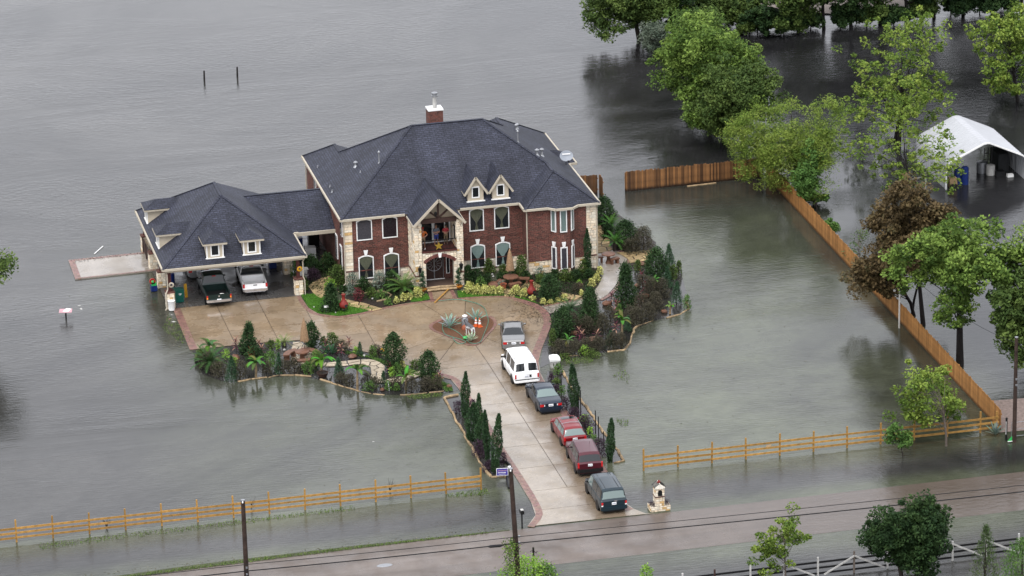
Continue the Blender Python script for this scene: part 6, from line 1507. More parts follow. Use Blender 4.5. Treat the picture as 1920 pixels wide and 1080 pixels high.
t = thing('timber_gantry', 'white timber frame standing beside the shelter front', 'gantry', G(1735, 357, 0)); b = MB(); b.box(-.06, .06, -.06, .06, -.2, 1.6); b.build('post', M['dirty_white'], t); b = MB(); b.box(-2.2, .06, -.05, .05, 1.1, 1.22); b.build('crossbar', M['dirty_white'], t)

# ================================================================= PLANTS
def leaf_obj(name, C, size, cols, parent, up=.45, aspect=.55, dirs=None, kind=None):
    """one mesh of many small leaf faces at the points C"""
    C = np.asarray(C, dtype=np.float32); n = len(C)
    N_ = RNG.normal(size=(n, 3)); N_[:, 2] = np.abs(N_[:, 2])+up; N_ /= np.linalg.norm(N_, axis=1)[:, None]
    T = RNG.normal(size=(n, 3)) if dirs is None else np.asarray(dirs)+RNG.normal(size=(n, 3))*.25
    T -= N_*np.sum(T*N_, axis=1)[:, None]; T /= np.linalg.norm(T, axis=1)[:, None]+1e-9
    B = np.cross(N_, T); s = (size*RNG.uniform(.65, 1.35, n))[:, None]
    V = np.stack([C+T*s*.55, C+B*s*.5*aspect+N_*s*.06, C-T*s*.5, C-B*s*.5*aspect+N_*s*.06], 1).reshape(-1, 3).astype(np.float32)
    me = bpy.data.meshes.new(name); me.vertices.add(4*n); me.vertices.foreach_set('co', V.ravel())
    me.loops.add(4*n); me.loops.foreach_set('vertex_index', np.arange(4*n, dtype=np.int32)); me.polygons.add(n)
    me.polygons.foreach_set('loop_start', np.arange(0, 4*n, 4, dtype=np.int32)); me.polygons.foreach_set('loop_total', np.full(n, 4, dtype=np.int32))
    at_ = me.attributes.new('col', 'FLOAT_COLOR', 'POINT'); at_.data.foreach_set('color', np.repeat(np.c_[cols, np.ones(n)], 4, axis=0).astype(np.float32).ravel())
    me.materials.append(M['leaf']); me.update(); me.validate(); o = link(name, me, parent)
    if kind: o['kind'] = kind
    return o
def palette(pal, t):
    pal = np.array(pal); t = np.clip(t, 0, .9999)*(len(pal)-1); i = t.astype(int); f = (t-i)[:, None]; return pal[i]*(1-f)+pal[i+1]*f
PAL = {
 'bright': [(.024, .050, .011), (.066, .116, .022), (.135, .205, .040), (.21, .295, .065)], 'mid': [(.022, .046, .012), (.058, .094, .023), (.118, .165, .040)],
 'dark': [(.010, .024, .009), (.020, .044, .014), (.042, .075, .022)], 'willow': [(.046, .085, .014), (.105, .165, .026), (.19, .255, .045), (.15, .17, .045)],
 'open': [(.036, .070, .012), (.082, .135, .022), (.150, .21, .036), (.23, .285, .055)], 'brown': [(.030, .025, .014), (.068, .049, .024), (.125, .088, .040), (.060, .062, .028)],
 'grey': [(.06, .085, .06), (.10, .125, .09), (.14, .16, .12)], 'holly': [(.010, .024, .010), (.020, .044, .016), (.040, .078, .026), (.014, .03, .012)],
 'murk': [(.030, .028, .018), (.052, .048, .030), (.068, .060, .042), (.045, .055, .025)], 'purple': [(.022, .012, .020), (.042, .024, .038), (.06, .035, .05)],
 'yellow': [(.20, .25, .05), (.40, .41, .12), (.50, .48, .18), (.07, .14, .03)], 'lime': [(.10, .20, .03), (.17, .30, .045), (.24, .38, .06)], 'fern': [(.036, .085, .02), (.068, .135, .03), (.12, .20, .045)],
 'cyp': [(.015, .036, .017), (.028, .060, .024), (.045, .085, .030)], 'spire': [(.025, .060, .030), (.045, .095, .045)], 'silver': [(.10, .14, .11), (.16, .20, .16), (.07, .11, .07)], 'red': [(.07, .012, .02), (.13, .03, .035), (.04, .012, .018)], 'conifer': [(.03, .055, .02), (.06, .095, .03), (.10, .12, .045)]}
def clump_leaves(centers, radii, per, rng=RNG):
    k = np.repeat(np.arange(len(centers)), per); d = rng.normal(size=(len(k), 3)); d /= np.linalg.norm(d, axis=1)[:, None]
    r = rng.uniform(.25, 1, len(k))**.55
    return k, np.asarray(centers)[k]+d*(np.asarray(radii)[k]*r[:, None])
def tree(name, label, base, crown, R_, rz, n_cl, cl_r, per, leaf, pal, tr, group=None, stems=1, bark='bark', limbs=26, shell=.35, flat=.72, aspect=.6, cat='tree', hollow=0.0, seed=1, spread=1.0):
    rg = np.random.default_rng(seed); bx, by = base[0], base[1]
    t = thing(name, label, cat, (bx, by, 0), 0, group); c = np.array([crown[0]-bx, crown[1]-by, crown[2]])
    P = []; nl = max(4, min(11, n_cl//14)); LC, LR = [], []      # boughs: a few uneven masses, with stray sprigs outside them
    for i in range(nl):
        d = rg.normal(size=3); d /= np.linalg.norm(d); d[2] = d[2]*.9+.08
        LC.append(c+d*np.array([R_, R_, rz])*rg.uniform(.42, .80)*spread); LR.append(rg.uniform(.28, .52))
    LC.append(c); LR.append(.5)
    while len(P) < n_cl:
        i = rg.integers(len(LC)); d = rg.normal(size=3); d /= np.linalg.norm(d); r = rg.uniform(shell, 1)**.6
        if rg.random() < .07: r *= rg.uniform(1.15, 1.5)
        q = LC[i]+d*np.array([R_, R_, rz*.95])*LR[i]*r
        if q[2] < max(.5, c[2]-rz*.95): continue
        if hollow and rg.random() < hollow and abs(math.sin(q[0]*1.3+seed)*math.sin(q[1]*1.1)*math.sin(q[2]*1.2+1)) > .35: continue
        P.append(q)
    P = np.array(P); rad = cl_r*rg.uniform(.45, 1.45, (n_cl, 1))*np.array([1, 1, flat])
    k, C = clump_leaves(P, rad, per, rg)
    tone = np.clip(rg.uniform(0, 1, n_cl)[k]*.6+rg.uniform(0, 1, len(k))*.4, 0, 1)
    leaf_obj('crown', C, leaf, palette(PAL[pal], tone)*rg.uniform(.85, 1.15, (len(k), 1)), t, aspect=aspect)
    b = MB()
    for s_ in range(stems):
        off = np.array([math.cos(s_*2.4+seed), math.sin(s_*2.4+seed), 0])*(tr*2.2 if stems > 1 else 0)
        top = c+np.array([rg.uniform(-.3, .3)*R_*.5, rg.uniform(-.3, .3)*R_*.5, rz*.25])+off*2
        tp = [off+(top-off)*f+np.array([rg.normal()*.12, rg.normal()*.12, 0])*f for f in (0, .2, .4, .6, .8, 1)]; tp[0] = off+np.array([0, 0, -.4])
        b.tube(tp, [tr*1.25, tr, tr*.85, tr*.62, tr*.4, tr*.15], 8)
        sel = rg.permutation(n_cl)[:max(3, limbs//stems)]
        for i in sel:
            q = P[i]; f = np.clip((q[2]*.62)/max(.1, top[2]), .22, .9); j = f*5; j0 = min(4, int(j)); s0 = tp[j0]+(tp[j0+1]-tp[j0])*(j-j0)
            mid = (s0+q)/2+np.array([0, 0, .12*np.linalg.norm(q-s0)])+rg.normal(size=3)*.12; r0 = max(.018, tr*(1-f)*.42)
            b.tube([s0, s0*.6+mid*.4, mid, q*.75+mid*.25, q], [r0, r0*.8, r0*.6, r0*.38, r0*.15], 5)
    b.build('trunk', M[bark], t, smooth=60); return t
def T(label, bu, bv, cu, cv, hw, hh, pal, **kw):
    """a tree from its foot and its crown as they stand"""
    b = G(bu, bv); c = onY(cu, cv, b[1]); s = pxm(c); R_ = 1.12*hw/s; rz = 1.10*hh/(s*.93)
    a = dict(name='broadleaf_tree', n_cl=int(46*kw.pop('dens', 1)*max(1, R_/2.6)), cl_r=.30*min(R_, rz)**.6*1.35, per=110, leaf=.24, tr=.16, group=None)
    a.update(kw); nm = a.pop('name')
    if a['n_cl'] > 90: a['n_cl'] = int(a['n_cl']*1.9); a['per'] = int(a['per']*.62); a['cl_r'] *= .70
    return tree(nm, label, b, c, R_, rz, pal=pal, **a)
g1 = 'trees along the flooded property line'
T('bright green leafy tree at the head of the row behind the board fence', 1330, 225, 1322, 122, 108, 112, 'bright', dens=2.9, per=150, leaf=.26, seed=3, tr=.2, group=g1)
T('mid green tree between the bright tree and the willow', 1395, 275, 1376, 182, 84, 82, 'mid', dens=2.3, per=150, leaf=.24, seed=4, group=g1)
T('yellow green feathery willow over the corner of the board fences', 1500, 356, 1474, 254, 110, 116, 'willow', dens=2.6, per=170, leaf=.22, aspect=.26, seed=5, tr=.2, name='willow_tree', group=g1)
T('rounded mid green tree filling the row above the bright tree', 1300, 100, 1292, 52, 48, 46, 'mid', dens=1.6, per=120, leaf=.24, seed=14, tr=.12, group=g1)
T('leafy tree low in the row between the bright tree and the back water', 1356, 262, 1332, 206, 62, 50, 'bright', dens=1.7, per=120, leaf=.24, seed=15, tr=.12, group=g1)
T('small grey green bush at the head of the tree row', 1226, 112, 1224, 80, 36, 32, 'grey', dens=1.2, per=120, leaf=.2, tr=.06, limbs=8, seed=6, cat='bush', name='bush', group=g1)
T('pale slender young tree between the top trees', 1272, 66, 1272, 34, 26, 34, 'bright', dens=1.2, per=90, leaf=.22, tr=.08, limbs=10, seed=7, group=g1)
T('large green tree cut by the top edge of the picture', 1200, 75, 1186, -30, 100, 105, 'mid', dens=3.0, per=150, leaf=.26, seed=8, tr=.2, group=g1)
T('dark tree at the top edge right of the large green tree', 1262, 60, 1262, -40, 70, 95, 'dark', dens=2.0, per=140, leaf=.26, seed=9, tr=.2, group=g1)
T('fresh green sapling growing through the foot of the willow', 1532, 392, 1520, 330, 36, 52, 'fern', dens=1.4, per=80, leaf=.22, seed=10, tr=.08, limbs=12, group=g1)
T('small leafy bush leaning over the orange fence', 1533, 385, 1528, 378, 26, 16, 'fern', dens=.9, per=90, leaf=.22, seed=11, tr=.04, limbs=6, cat='bush', name='bush', group=g1)
T('thin bare twiggy shrub left of the brown tree', 1612, 492, 1606, 455, 34, 36, 'conifer', dens=.5, per=14, leaf=.18, seed=12, tr=.03, limbs=18, bark='bark_pale', cat='bush', name='bush', group=g1)
T('green vine tuft climbing over the orange fence', 1562, 438, 1556, 424, 15, 12, 'fern', dens=.5, per=90, leaf=.18, seed=13, tr=.03, limbs=5, cat='bush', name='bush', group=g1)
g2 = 'trees standing in the water on the right'
T('tall open crowned tree on two dark stems above the shelter', 1684, 264, 1688, 146, 164, 124, 'open', dens=1.2, per=52, leaf=.26, seed=21, tr=.17, stems=2, bark='bark_dark', limbs=46, hollow=.9, cl_r=.75, group=g2)
T('open tree leaning at the upper right edge of the picture', 1909, 190, 1888, 92, 82, 90, 'open', dens=1.6, per=60, leaf=.28, seed=22, tr=.15, bark='bark_dark', limbs=30, hollow=.9, cl_r=.7, group=g2)
T('dense tree leaving the picture at the upper right', 1938, 150, 1930, 60, 44, 70, 'mid', dens=1.6, per=100, leaf=.26, seed=23, tr=.15, bark='bark_dark', group=g2)
T('sparse twisted tree in front of the white shelter', 1706, 372, 1712, 286, 120, 74, 'open', dens=1.0, per=36, leaf=.24, seed=24, tr=.13, bark='bark_dark', limbs=46, hollow=.9, cl_r=.6, flat=.6, group=g2)
T('brown withered tree behind the orange fence', 1732, 610, 1700, 436, 86, 90, 'brown', dens=2.5, per=130, leaf=.28, seed=25, tr=.17, bark='bark_dark', limbs=20, group=g2)
T('lower brown withered tree against the orange fence', 1716, 592, 1660, 490, 64, 66, 'brown', dens=1.7, per=120, leaf=.26, seed=26, tr=.13, bark='bark_dark', limbs=14, group=g2)
T('large spreading oak with thick black trunk behind the orange fence', 1800, 686, 1792, 500, 112, 100, 'bright', dens=2.2, per=110, leaf=.27, seed=27, tr=.27, bark='bark_dark', limbs=34, hollow=.6, cl_r=.85, group=g2)
T('green oak leaving the picture at the right edge', 1950, 640, 1908, 500, 68, 90, 'bright', dens=1.5, per=100, leaf=.27, seed=28, tr=.2, bark='bark_dark', limbs=24, group=g2)
T('dark green oak hanging over the service pole at the right edge', 1958, 720, 1910, 590, 66, 76, 'mid', dens=2.0, per=140, leaf=.26, seed=29, tr=.2, bark='bark_dark', limbs=20, group=g2)
T('second slim dark stemmed tree behind the brown tree', 1709, 590, 1740, 470, 50, 60, 'mid', dens=1.2, per=90, leaf=.26, seed=30, tr=.1, bark='bark_dark', limbs=12, group=g2)
T('young pale stemmed tree in front of the right rail fence', 1774, 836, 1756, 762, 82, 74, 'open', dens=1.3, per=52, leaf=.25, seed=31, tr=.08, bark='bark_pale', limbs=34, hollow=.9, cl_r=.55, group=g2)
T('small leaning shrub at the right rail fence', 1694, 858, 1689, 826, 24, 24, 'fern', dens=.8, per=50, leaf=.2, seed=32, tr=.04, limbs=12, cat='bush', name='bush', group=g2)
T('leafy branch tree reaching in at the left edge of the picture', -60, 640, -36, 512, 66, 52, 'mid', dens=1.4, per=80, leaf=.26, seed=33, tr=.2, hollow=.8, cl_r=.75)
g3 = 'trees at the lower right beside the paddock fence'
T('large dark rounded tree at the bottom of the picture', 1694, 1112, 1690, 1004, 104, 112, 'dark', dens=4.2, spread=.62, per=110, leaf=.2, seed=44, tr=.16, limbs=24, hollow=.2, cl_r=.66, shell=.15, group=g3)
T('slender light green young tree at the bottom of the picture', 1474, 1090, 1468, 1016, 62, 82, 'open', dens=1.2, per=64, leaf=.2, seed=42, tr=.06, bark='bark_pale', limbs=30, hollow=.6, cl_r=.42, group=g3)
g4 = 'trees of the far tree line at the top right'
for i, (u, v, hw, hh, pal, lab) in enumerate(((1392, 42, 34, 34, 'mid', 'leftmost shrubby tree of the far tree line'), (1440, 50, 40, 30, 'dark', 'low bushy tree before the pale track in the far tree line'), (1497, 52, 36, 40, 'mid', 'vine hung tree over the pale track in the far tree line'), (1545, 46, 30, 46, 'dark', 'straight dark stemmed tree of the far tree line'),
    (1596, 44, 34, 46, 'dark', 'dark tree right of the straight stem in the far tree line'), (1650, 36, 36, 44, 'mid', 'leafy tree above the open crowned tree in the far tree line'), (1700, 32, 36, 44, 'dark', 'thin stemmed tree in the middle of the far tree line'), (1752, 26, 38, 44, 'mid', 'leafy tree left of the far right gap in the tree line'), (1806, 20, 40, 46, 'dark', 'dark tree right of the gap in the far tree line'), (1862, 14, 42, 46, 'dark', 'broad dark tree near the right end of the far tree line'), (1915, 8, 42, 46, 'dark', 'last dark tree at the right end of the far tree line'))):
    T(lab, u, v+8, u-4, v-hh*(.5 if i in (0, 1) else 2.35), hw*(1.25 if i in (0, 1) else 1.55), hh*(.95 if i in (0, 1) else 2.5), pal, dens=(2.2 if i in (0, 1) else 3.0), per=120, leaf=.28, seed=60+i, tr=.16, bark='bark_dark', limbs=18, group=g4)

for i, (u, v, hw, pal, lab) in enumerate(((1318, 52, 44, 'mid', 'tree in the gap right of the small light tree at the top'), (1362, 40, 42, 'dark', 'dark tree left of the far tree line'), (1420, 60, 40, 'mid', 'low leafy bush under the left of the far tree line'), (1470, 66, 36, 'mid', 'low bright bush in front of the pale track'), (1520, 56, 30, 'dark', 'low dark bush beside the straight dark stem'), (1576, 52, 30, 'dark', 'low bush between the first two far stems'), (1625, 48, 34, 'mid', 'low bush behind the open crowned tree'), (1676, 44, 34, 'dark', 'low dark bush in the middle of the far tree line'), (1728, 38, 34, 'mid', 'low bush left of the far right gap'), (1782, 30, 32, 'dark', 'low bush in the far right gap'), (1836, 26, 36, 'dark', 'low dark bush near the right end of the far line'), (1890, 20, 36, 'dark', 'last low dark bush of the far line'))):
    T(lab, u, v, u, v-(20 if i > 1 else 38), hw, 20 if i > 1 else 44, pal, dens=1.5, per=110, leaf=.26, seed=90+i, tr=.06, bark='bark_dark', limbs=10, group='undergrowth of the far tree line', name='broadleaf_tree' if i < 2 else 'bush', cat='tree' if i < 2 else 'bush')
# ---- shrubs
def shrub(kind, u, v, w_, h_, label, name='shrub', group=None):
    b = G(u, v, .03); s = pxm(b); R_ = w_/2/s*(1.25 if kind[1] in ('yellow', 'dark', 'mid', 'silver') else 1.08); H = h_/(s*.93)*(1.12 if kind[0] == 'dome' else 1); rg = np.random.default_rng(int(u*13+v*7))
    cat = {'cone': 'shrub', 'dome': 'shrub', 'spire': 'juniper', 'cyp': 'cypress'}.get(kind[0], 'shrub')
    t = thing(name, label, cat, b, 0, group); form, pal, leaf, dens = kind
    n = int(dens*260*max(.35, (R_*2)*H)/(leaf/.14)**1.6); n = min(n, 5200)
    z = rg.uniform(0, 1, n); a = rg.uniform(0, 6.283, n)
    if form == 'cyp': R_ *= 1.0
    if form == 'cone': z = z**1.25; prof = (1-z)**.62*(.82+.18*np.sin(z*9+a*2))+.04
    elif form == 'ovoid': prof = np.sin(np.pi*np.clip(z*.90+.10, 0, 1))**.62*(.84+.2*np.sin(a*3+z*7))
    elif form == 'cyp': prof = np.sin(np.pi*np.clip(z*.86+.12, 0, 1))**.7*(.85+.2*np.sin(a*2+z*12))*np.where(z > .75, 1-(z-.75)*1.3, 1)
    elif form == 'spire': prof = (1-z)**.8*(.9+.2*np.sin(a*5+z*5))+.03
    else: prof = np.sqrt(np.clip(1-(z*1.02-.12)**2/.85, 0.02, 1))*(.78+.28*np.sin(a*2.0+u)*np.cos(z*4+v)+.1*rg.uniform(-1, 1, n))
    r = R_*prof*rg.uniform(.35, 1.0, n)**.45
    lump = .12*R_*rg.normal(size=(n, 3))
    C = np.c_[np.cos(a)*r, np.sin(a)*r, z*H*.97+.03]+lump*(.6 if form in ('cyp', 'spire') else 1); C[:, 2] = np.maximum(C[:, 2], .01)
    dirs = np.c_[np.cos(a)*.35, np.sin(a)*.35, np.ones(n)] if form in ('cyp', 'spire') else None
    cell = (np.sin(C[:, 0]*5.1/max(.5, R_)+u)+np.sin(C[:, 1]*4.7/max(.5, R_)+v)+np.sin(C[:, 2]*5.3))/6+.5
    cols = palette(PAL[pal], np.clip(.55*cell+.45*rg.uniform(0, 1, n), 0, 1))*rg.uniform(.8, 1.2, (n, 1))
    leaf_obj('foliage', C, leaf, cols, t, up=.35, aspect=.34 if form in ('cyp', 'spire') else .55, dirs=dirs)
    b_ = MB(); b_.tube([(0, 0, -.1), (0, 0, H*.45), (0, 0, H*.86)], [max(.03, R_*.07), max(.025, R_*.05), .012], 6)
    for k in range(5):
        aa = k*1.3+u; f = rg.uniform(.1, .5); b_.tube([(0, 0, H*f*.6), (math.cos(aa)*R_*.5, math.sin(aa)*R_*.5, H*(f+.2))], [.025, .008], 4)
    b_.build('stem', M['bark'], t); t.rotation_euler = (rg.normal()*.05, rg.normal()*.05, rg.uniform(0, 6.28)); return t
KO = ('ovoid', 'holly', .15, 2.9); KC = ('cone', 'holly', .15, 3.0); KM = ('dome', 'murk', .10, 1.7); KP = ('dome', 'purple', .09, 1.6); KY = ('dome', 'yellow', .14, 1.9); KL = ('dome', 'lime', .13, 1.2)
KD = ('dome', 'dark', .13, 2.6); KG = ('dome', 'mid', .13, 2.2); KS = ('spire', 'spire', .12, 2.6); KX = ('cyp', 'cyp', .15, 4.6); KF = ('dome', 'fern', .13, 1.3); KV = ('dome', 'silver', .12, 1.0); KR = ('dome', 'red', .12, 1.2)
ge = 'rounded evergreens in the garden beds'
for k, u, v, w_, h_, lab, nm, gr in (
 (KC, 621, 582, 40, 50, 'conical evergreen shrub on the lawn by the flagstone path', 'evergreen_shrub', ge), (KC, 465, 660, 36, 56, 'conical evergreen at the left end of the left bed', 'evergreen_shrub', ge), (KO, 584, 650, 30, 46, 'evergreen shrub just behind the left thatch umbrella', 'evergreen_shrub', ge),
 (KO, 740, 690, 44, 64, 'largest evergreen at the middle of the drive edge of the left bed', 'evergreen_shrub', ge), (KO, 804, 708, 40, 48, 'rounded evergreen at the right tip of the left bed', 'evergreen_shrub', ge), (KO, 1032, 563, 42, 46, 'round evergreen in front of the bay window', 'evergreen_shrub', ge),
 (KC, 1106, 607, 46, 70, 'tall evergreen beside the sago palm at the side walk', 'evergreen_shrub', ge), (KO, 1053, 632, 42, 56, 'evergreen beside the brick edge right of the turning circle', 'evergreen_shrub', ge), (KC, 1175, 572, 46, 76, 'tall evergreen on the right of the curving side walk', 'evergreen_shrub', ge),
 (KO, 1228, 524, 46, 58, 'big evergreen at the far corner of the right bed', 'evergreen_shrub', ge), (KO, 1134, 420, 44, 48, 'evergreen behind the right rear corner of the house', 'evergreen_shrub', ge), (KO, 1172, 462, 50, 46, 'dense evergreen beside the back flagstones', 'evergreen_shrub', ge),
 (KS, 1256, 500, 24, 42, 'small pointed juniper at the far end of the right bed', 'juniper', None), (KS, 1268, 568, 24, 40, 'pointed juniper standing in the water right of the bed', 'juniper', None), (KS, 1252, 540, 22, 40, 'dark juniper between the far evergreen and the water', 'juniper', None), (KS, 435, 713, 26, 46, 'juniper at the front left corner of the left bed', 'juniper', None), (KS, 637, 708, 24, 38, 'grey green juniper in front of the flagstone curve', 'juniper', None), (KS, 718, 722, 14, 26, 'little juniper on the flagstones of the left bed', 'juniper', None), (KS, 675, 665, 14, 24, 'small bright juniper at the back of the left bed', 'juniper', None), (KS, 522, 700, 16, 40, 'slim juniper beside the fluffy green shrub of the left bed', 'juniper', None), (KS, 1143, 652, 22, 32, 'bright juniper near the front of the right bed', 'juniper', None), (KS, 1176, 622, 16, 30, 'small green juniper behind the tall banana', 'juniper', None),
 (KX, 1103, 512, 15, 82, 'slim cypress against the right stone corner of the house', 'cypress', None),
 (KX, 872, 782, 19, 86, 'tallest cypress at the head of the left row by the drive', 'cypress', 'cypresses beside the driveway'), (KX, 897, 812, 16, 76, 'second slim cypress of the left row by the drive', 'cypress', 'cypresses beside the driveway'), (KX, 886, 826, 32, 70, 'broad leaning cypress in the middle of the left row', 'cypress', 'cypresses beside the driveway'), (KX, 900, 845, 24, 70, 'bushy low cypress of the left row behind the last pair', 'cypress', 'cypresses beside the driveway'), (KX, 915, 866, 14, 100, 'slender cypress left of the last cypress by the yard sign', 'cypress', 'cypresses beside the driveway'), (KX, 927, 886, 22, 110, 'last and nearest cypress of the left row by the yard sign', 'cypress', 'cypresses beside the driveway'),
 (KX, 1079, 770, 22, 90, 'upper cypress right of the parked blue sedan', 'cypress', 'cypresses beside the driveway'), (KX, 1143, 866, 18, 84, 'lower cypress right of the parked maroon suv', 'cypress', 'cypresses beside the driveway'),
 (KP, 861, 772, 26, 17, 'purple shrub left of the tallest cypress', 'purple_shrub', None), (KP, 888, 770, 18, 18, 'purple shrub behind the tallest cypress', 'purple_shrub', None), (KP, 902, 854, 40, 24, 'purple shrub under the middle cypresses', 'purple_shrub', None), (KP, 943, 868, 16, 18, 'purple shrub beside the black drain pipe', 'purple_shrub', None), (KP, 911, 826, 16, 24, 'purple shrub between the left row and the brick edge', 'purple_shrub', None), (KP, 918, 884, 26, 18, 'low purple shrub at the foot of the last cypress', 'purple_shrub', None),
 (KP, 1063, 768, 24, 18, 'purple shrub left of the upper right cypress', 'purple_shrub', None), (KP, 1078, 786, 26, 20, 'purple shrub in front of the upper right cypress', 'purple_shrub', None), (KP, 1098, 806, 34, 24, 'large purple shrub beside the red wagon', 'purple_shrub', None), (KP, 1123, 851, 34, 26, 'purple shrub beside the maroon suv', 'purple_shrub', None), (KP, 1043, 738, 20, 14, 'purple shrub beside the blue sedan roof', 'purple_shrub', None), (KP, 1034, 711, 14, 8, 'small purple shrub right of the white van', 'purple_shrub', None),
 (KL, 1095, 794, 26, 14, 'lime shrub above the large purple shrub', 'lime_shrub', None), (KL, 1106, 816, 14, 13, 'small lime shrub below the large purple shrub', 'lime_shrub', None), (KF, 1114, 833, 20, 14, 'green round shrub above the last purple shrub', 'lime_shrub', None), (KF, 1053, 739, 16, 14, 'leafy green shrub beside the blue sedan', 'lime_shrub', None), (KF, 1046, 700, 20, 16, 'small leafy tree crown in front of the white tub', 'lime_shrub', None), (KG, 1044, 719, 14, 8, 'low green plant right of the white van', 'lime_shrub', None),
 (KL, 1096, 665, 24, 14, 'bright lime cycad at the front edge of the right bed', 'lime_shrub', None),
 (KY, 882, 550, 20, 18, 'first yellow shrub of the hedge right of the door', 'yellow_shrub', 'yellow hedge right of the door'), (KY, 895, 551, 20, 14, 'second yellow shrub of the hedge right of the door', 'yellow_shrub', 'yellow hedge right of the door'), (KY, 909, 551, 20, 13, 'third yellow shrub of the hedge right of the door', 'yellow_shrub', 'yellow hedge right of the door'), (KY, 923, 551, 20, 12, 'fourth yellow shrub of the hedge right of the door', 'yellow_shrub', 'yellow hedge right of the door'), (KY, 937, 551, 18, 11, 'last yellow shrub of the hedge right of the door', 'yellow_shrub', 'yellow hedge right of the door'),
 (KY, 967, 552, 18, 14, 'yellow shrub left of the right chiminea', 'yellow_shrub', None), (KY, 982, 557, 14, 14, 'yellow shrub touching the right chiminea', 'yellow_shrub', None), (KY, 999, 563, 12, 7, 'small yellow shrub in front of the right chiminea', 'yellow_shrub', None), (KY, 1018, 569, 13, 7, 'yellow shrub left on the drive side of the round evergreen', 'yellow_shrub', None), (KY, 1033, 569, 11, 6, 'yellow shrub before the round evergreen', 'yellow_shrub', None), (KY, 1046, 566, 11, 7, 'yellow shrub right of the round evergreen', 'yellow_shrub', None), (KY, 1058, 563, 15, 9, 'yellow shrub by the flagstone end', 'yellow_shrub', None), (KY, 1090, 553, 8, 8, 'tiny yellow shrub behind the tall evergreen', 'yellow_shrub', None),
 (KY, 1109, 537, 13, 12, 'yellow shrub at the low end of the side walk hedge', 'yellow_shrub', None), (KY, 1119, 529, 13, 13, 'middle yellow shrub of the side walk hedge', 'yellow_shrub', None), (KY, 1125, 516, 12, 14, 'upper yellow shrub of the side walk hedge', 'yellow_shrub', None),
 (KY, 784, 557, 18, 16, 'yellow shrub left of the door walk', 'yellow_shrub', None), (KY, 757, 564, 16, 11, 'middle yellow shrub left of the door walk', 'yellow_shrub', None), (KY, 744, 568, 10, 9, 'outer yellow shrub left of the door walk', 'yellow_shrub', None), (KY, 768, 561, 12, 10, 'yellow shrub beside the sago palm left of the door', 'yellow_shrub', None),
 (KF, 729, 572, 18, 12, 'bright green shrub at the curve of the drive left of the door', 'green_shrub', None), (KF, 714, 560, 24, 14, 'leafy green shrub inside the mulch bed left of the door', 'green_shrub', None), (KG, 696, 556, 18, 14, 'dark green shrub inside the mulch bed left of the door', 'green_shrub', None), (KR, 672, 562, 24, 18, 'dark red shrub in the mulch bed left of the door', 'red_shrub', None),
 (KV, 661, 537, 22, 22, 'silvery shrub at the left stone corner of the house', 'silver_shrub', None), (KD, 682, 546, 26, 22, 'green shrub under the first lower window', 'green_shrub', None), (KV, 711, 536, 30, 22, 'silvery shrub between the two lower left windows', 'silver_shrub', None), (KD, 735, 536, 28, 24, 'red flowering dark shrub under the second lower window', 'green_shrub', None), (KD, 734, 548, 18, 14, 'low dark shrub beside the sago palm', 'green_shrub', None), (KD, 643, 548, 18, 10, 'low shrub by the downspout of the house corner', 'green_shrub', None), (KV, 658, 553, 18, 14, 'grey shrub beside the curved log edging', 'silver_shrub', None),
 (KD, 583, 512, 40, 26, 'dense shrub left under the breezeway', 'green_shrub', None), (KD, 615, 508, 30, 28, 'dense shrub right under the breezeway', 'green_shrub', None), (KP, 585, 523, 40, 16, 'dark purple shrubs before the breezeway', 'purple_shrub', None), (KG, 634, 532, 30, 30, 'leafy shrub against the left house wall', 'green_shrub', None), (KL, 620, 544, 24, 18, 'yellow green shrub behind the lawn evergreen', 'lime_shrub', None), (KF, 552, 520, 16, 40, 'leafy potted plant inside the right front pier', 'green_shrub', None), (KG, 572, 545, 12, 24, 'small plant beside the right front pier', 'green_shrub', None),
 (KD, 878, 532, 20, 30, 'dark shrub right of the entry tower', 'green_shrub', None), (KD, 895, 530, 26, 22, 'broad dark shrub under the first teal curtain window', 'green_shrub', None), (KG, 918, 512, 20, 22, 'upright green shrub between the teal curtain windows', 'green_shrub', None), (KF, 902, 538, 24, 16, 'strap leaved plant behind the yellow hedge', 'green_shrub', None), (KD, 913, 530, 16, 14, 'clipped ball shrub behind the yellow hedge', 'green_shrub', None), (KG, 944, 512, 18, 14, 'green shrub left of the thatch umbrella by the house', 'green_shrub', None), (KD, 939, 525, 18, 12, 'dark low shrub left of the round table', 'green_shrub', None), (KG, 976, 520, 24, 36, 'tall shrub in the corner by the right wing', 'green_shrub', None), (KD, 965, 520, 16, 12, 'low shrub behind the thatch umbrella by the house', 'green_shrub', None), (KD, 987, 525, 18, 14, 'low dark shrub at the corner of the right wing', 'green_shrub', None), (KV, 1013, 521, 20, 18, 'grey green shrub left of the bay window', 'silver_shrub', None), (KG, 1013, 530, 20, 14, 'green shrub behind the round evergreen', 'green_shrub', None), (KD, 1041, 522, 18, 14, 'dark shrub under the bay window', 'green_shrub', None), (KG, 1062, 526, 24, 18, 'green shrub right of the bay window', 'green_shrub', None), (KD, 1080, 525, 24, 16, 'dark shrub at the foot of the stone corner', 'green_shrub', None), (KD, 1105, 522, 20, 14, 'ball shrub in front of the slim cypress', 'green_shrub', None), (KG, 1096, 512, 20, 24, 'shrub tangled round the slim cypress', 'green_shrub', None), (KM, 1085, 545, 26, 12, 'olive shrub at the end of the front bed', 'brown_shrub', None), (KL, 1086, 533, 10, 7, 'small lime plant in front of the stone corner', 'lime_shrub', None), (KV, 942, 538, 14, 10, 'plant growing in the terracotta pot by the table', 'silver_shrub', None),
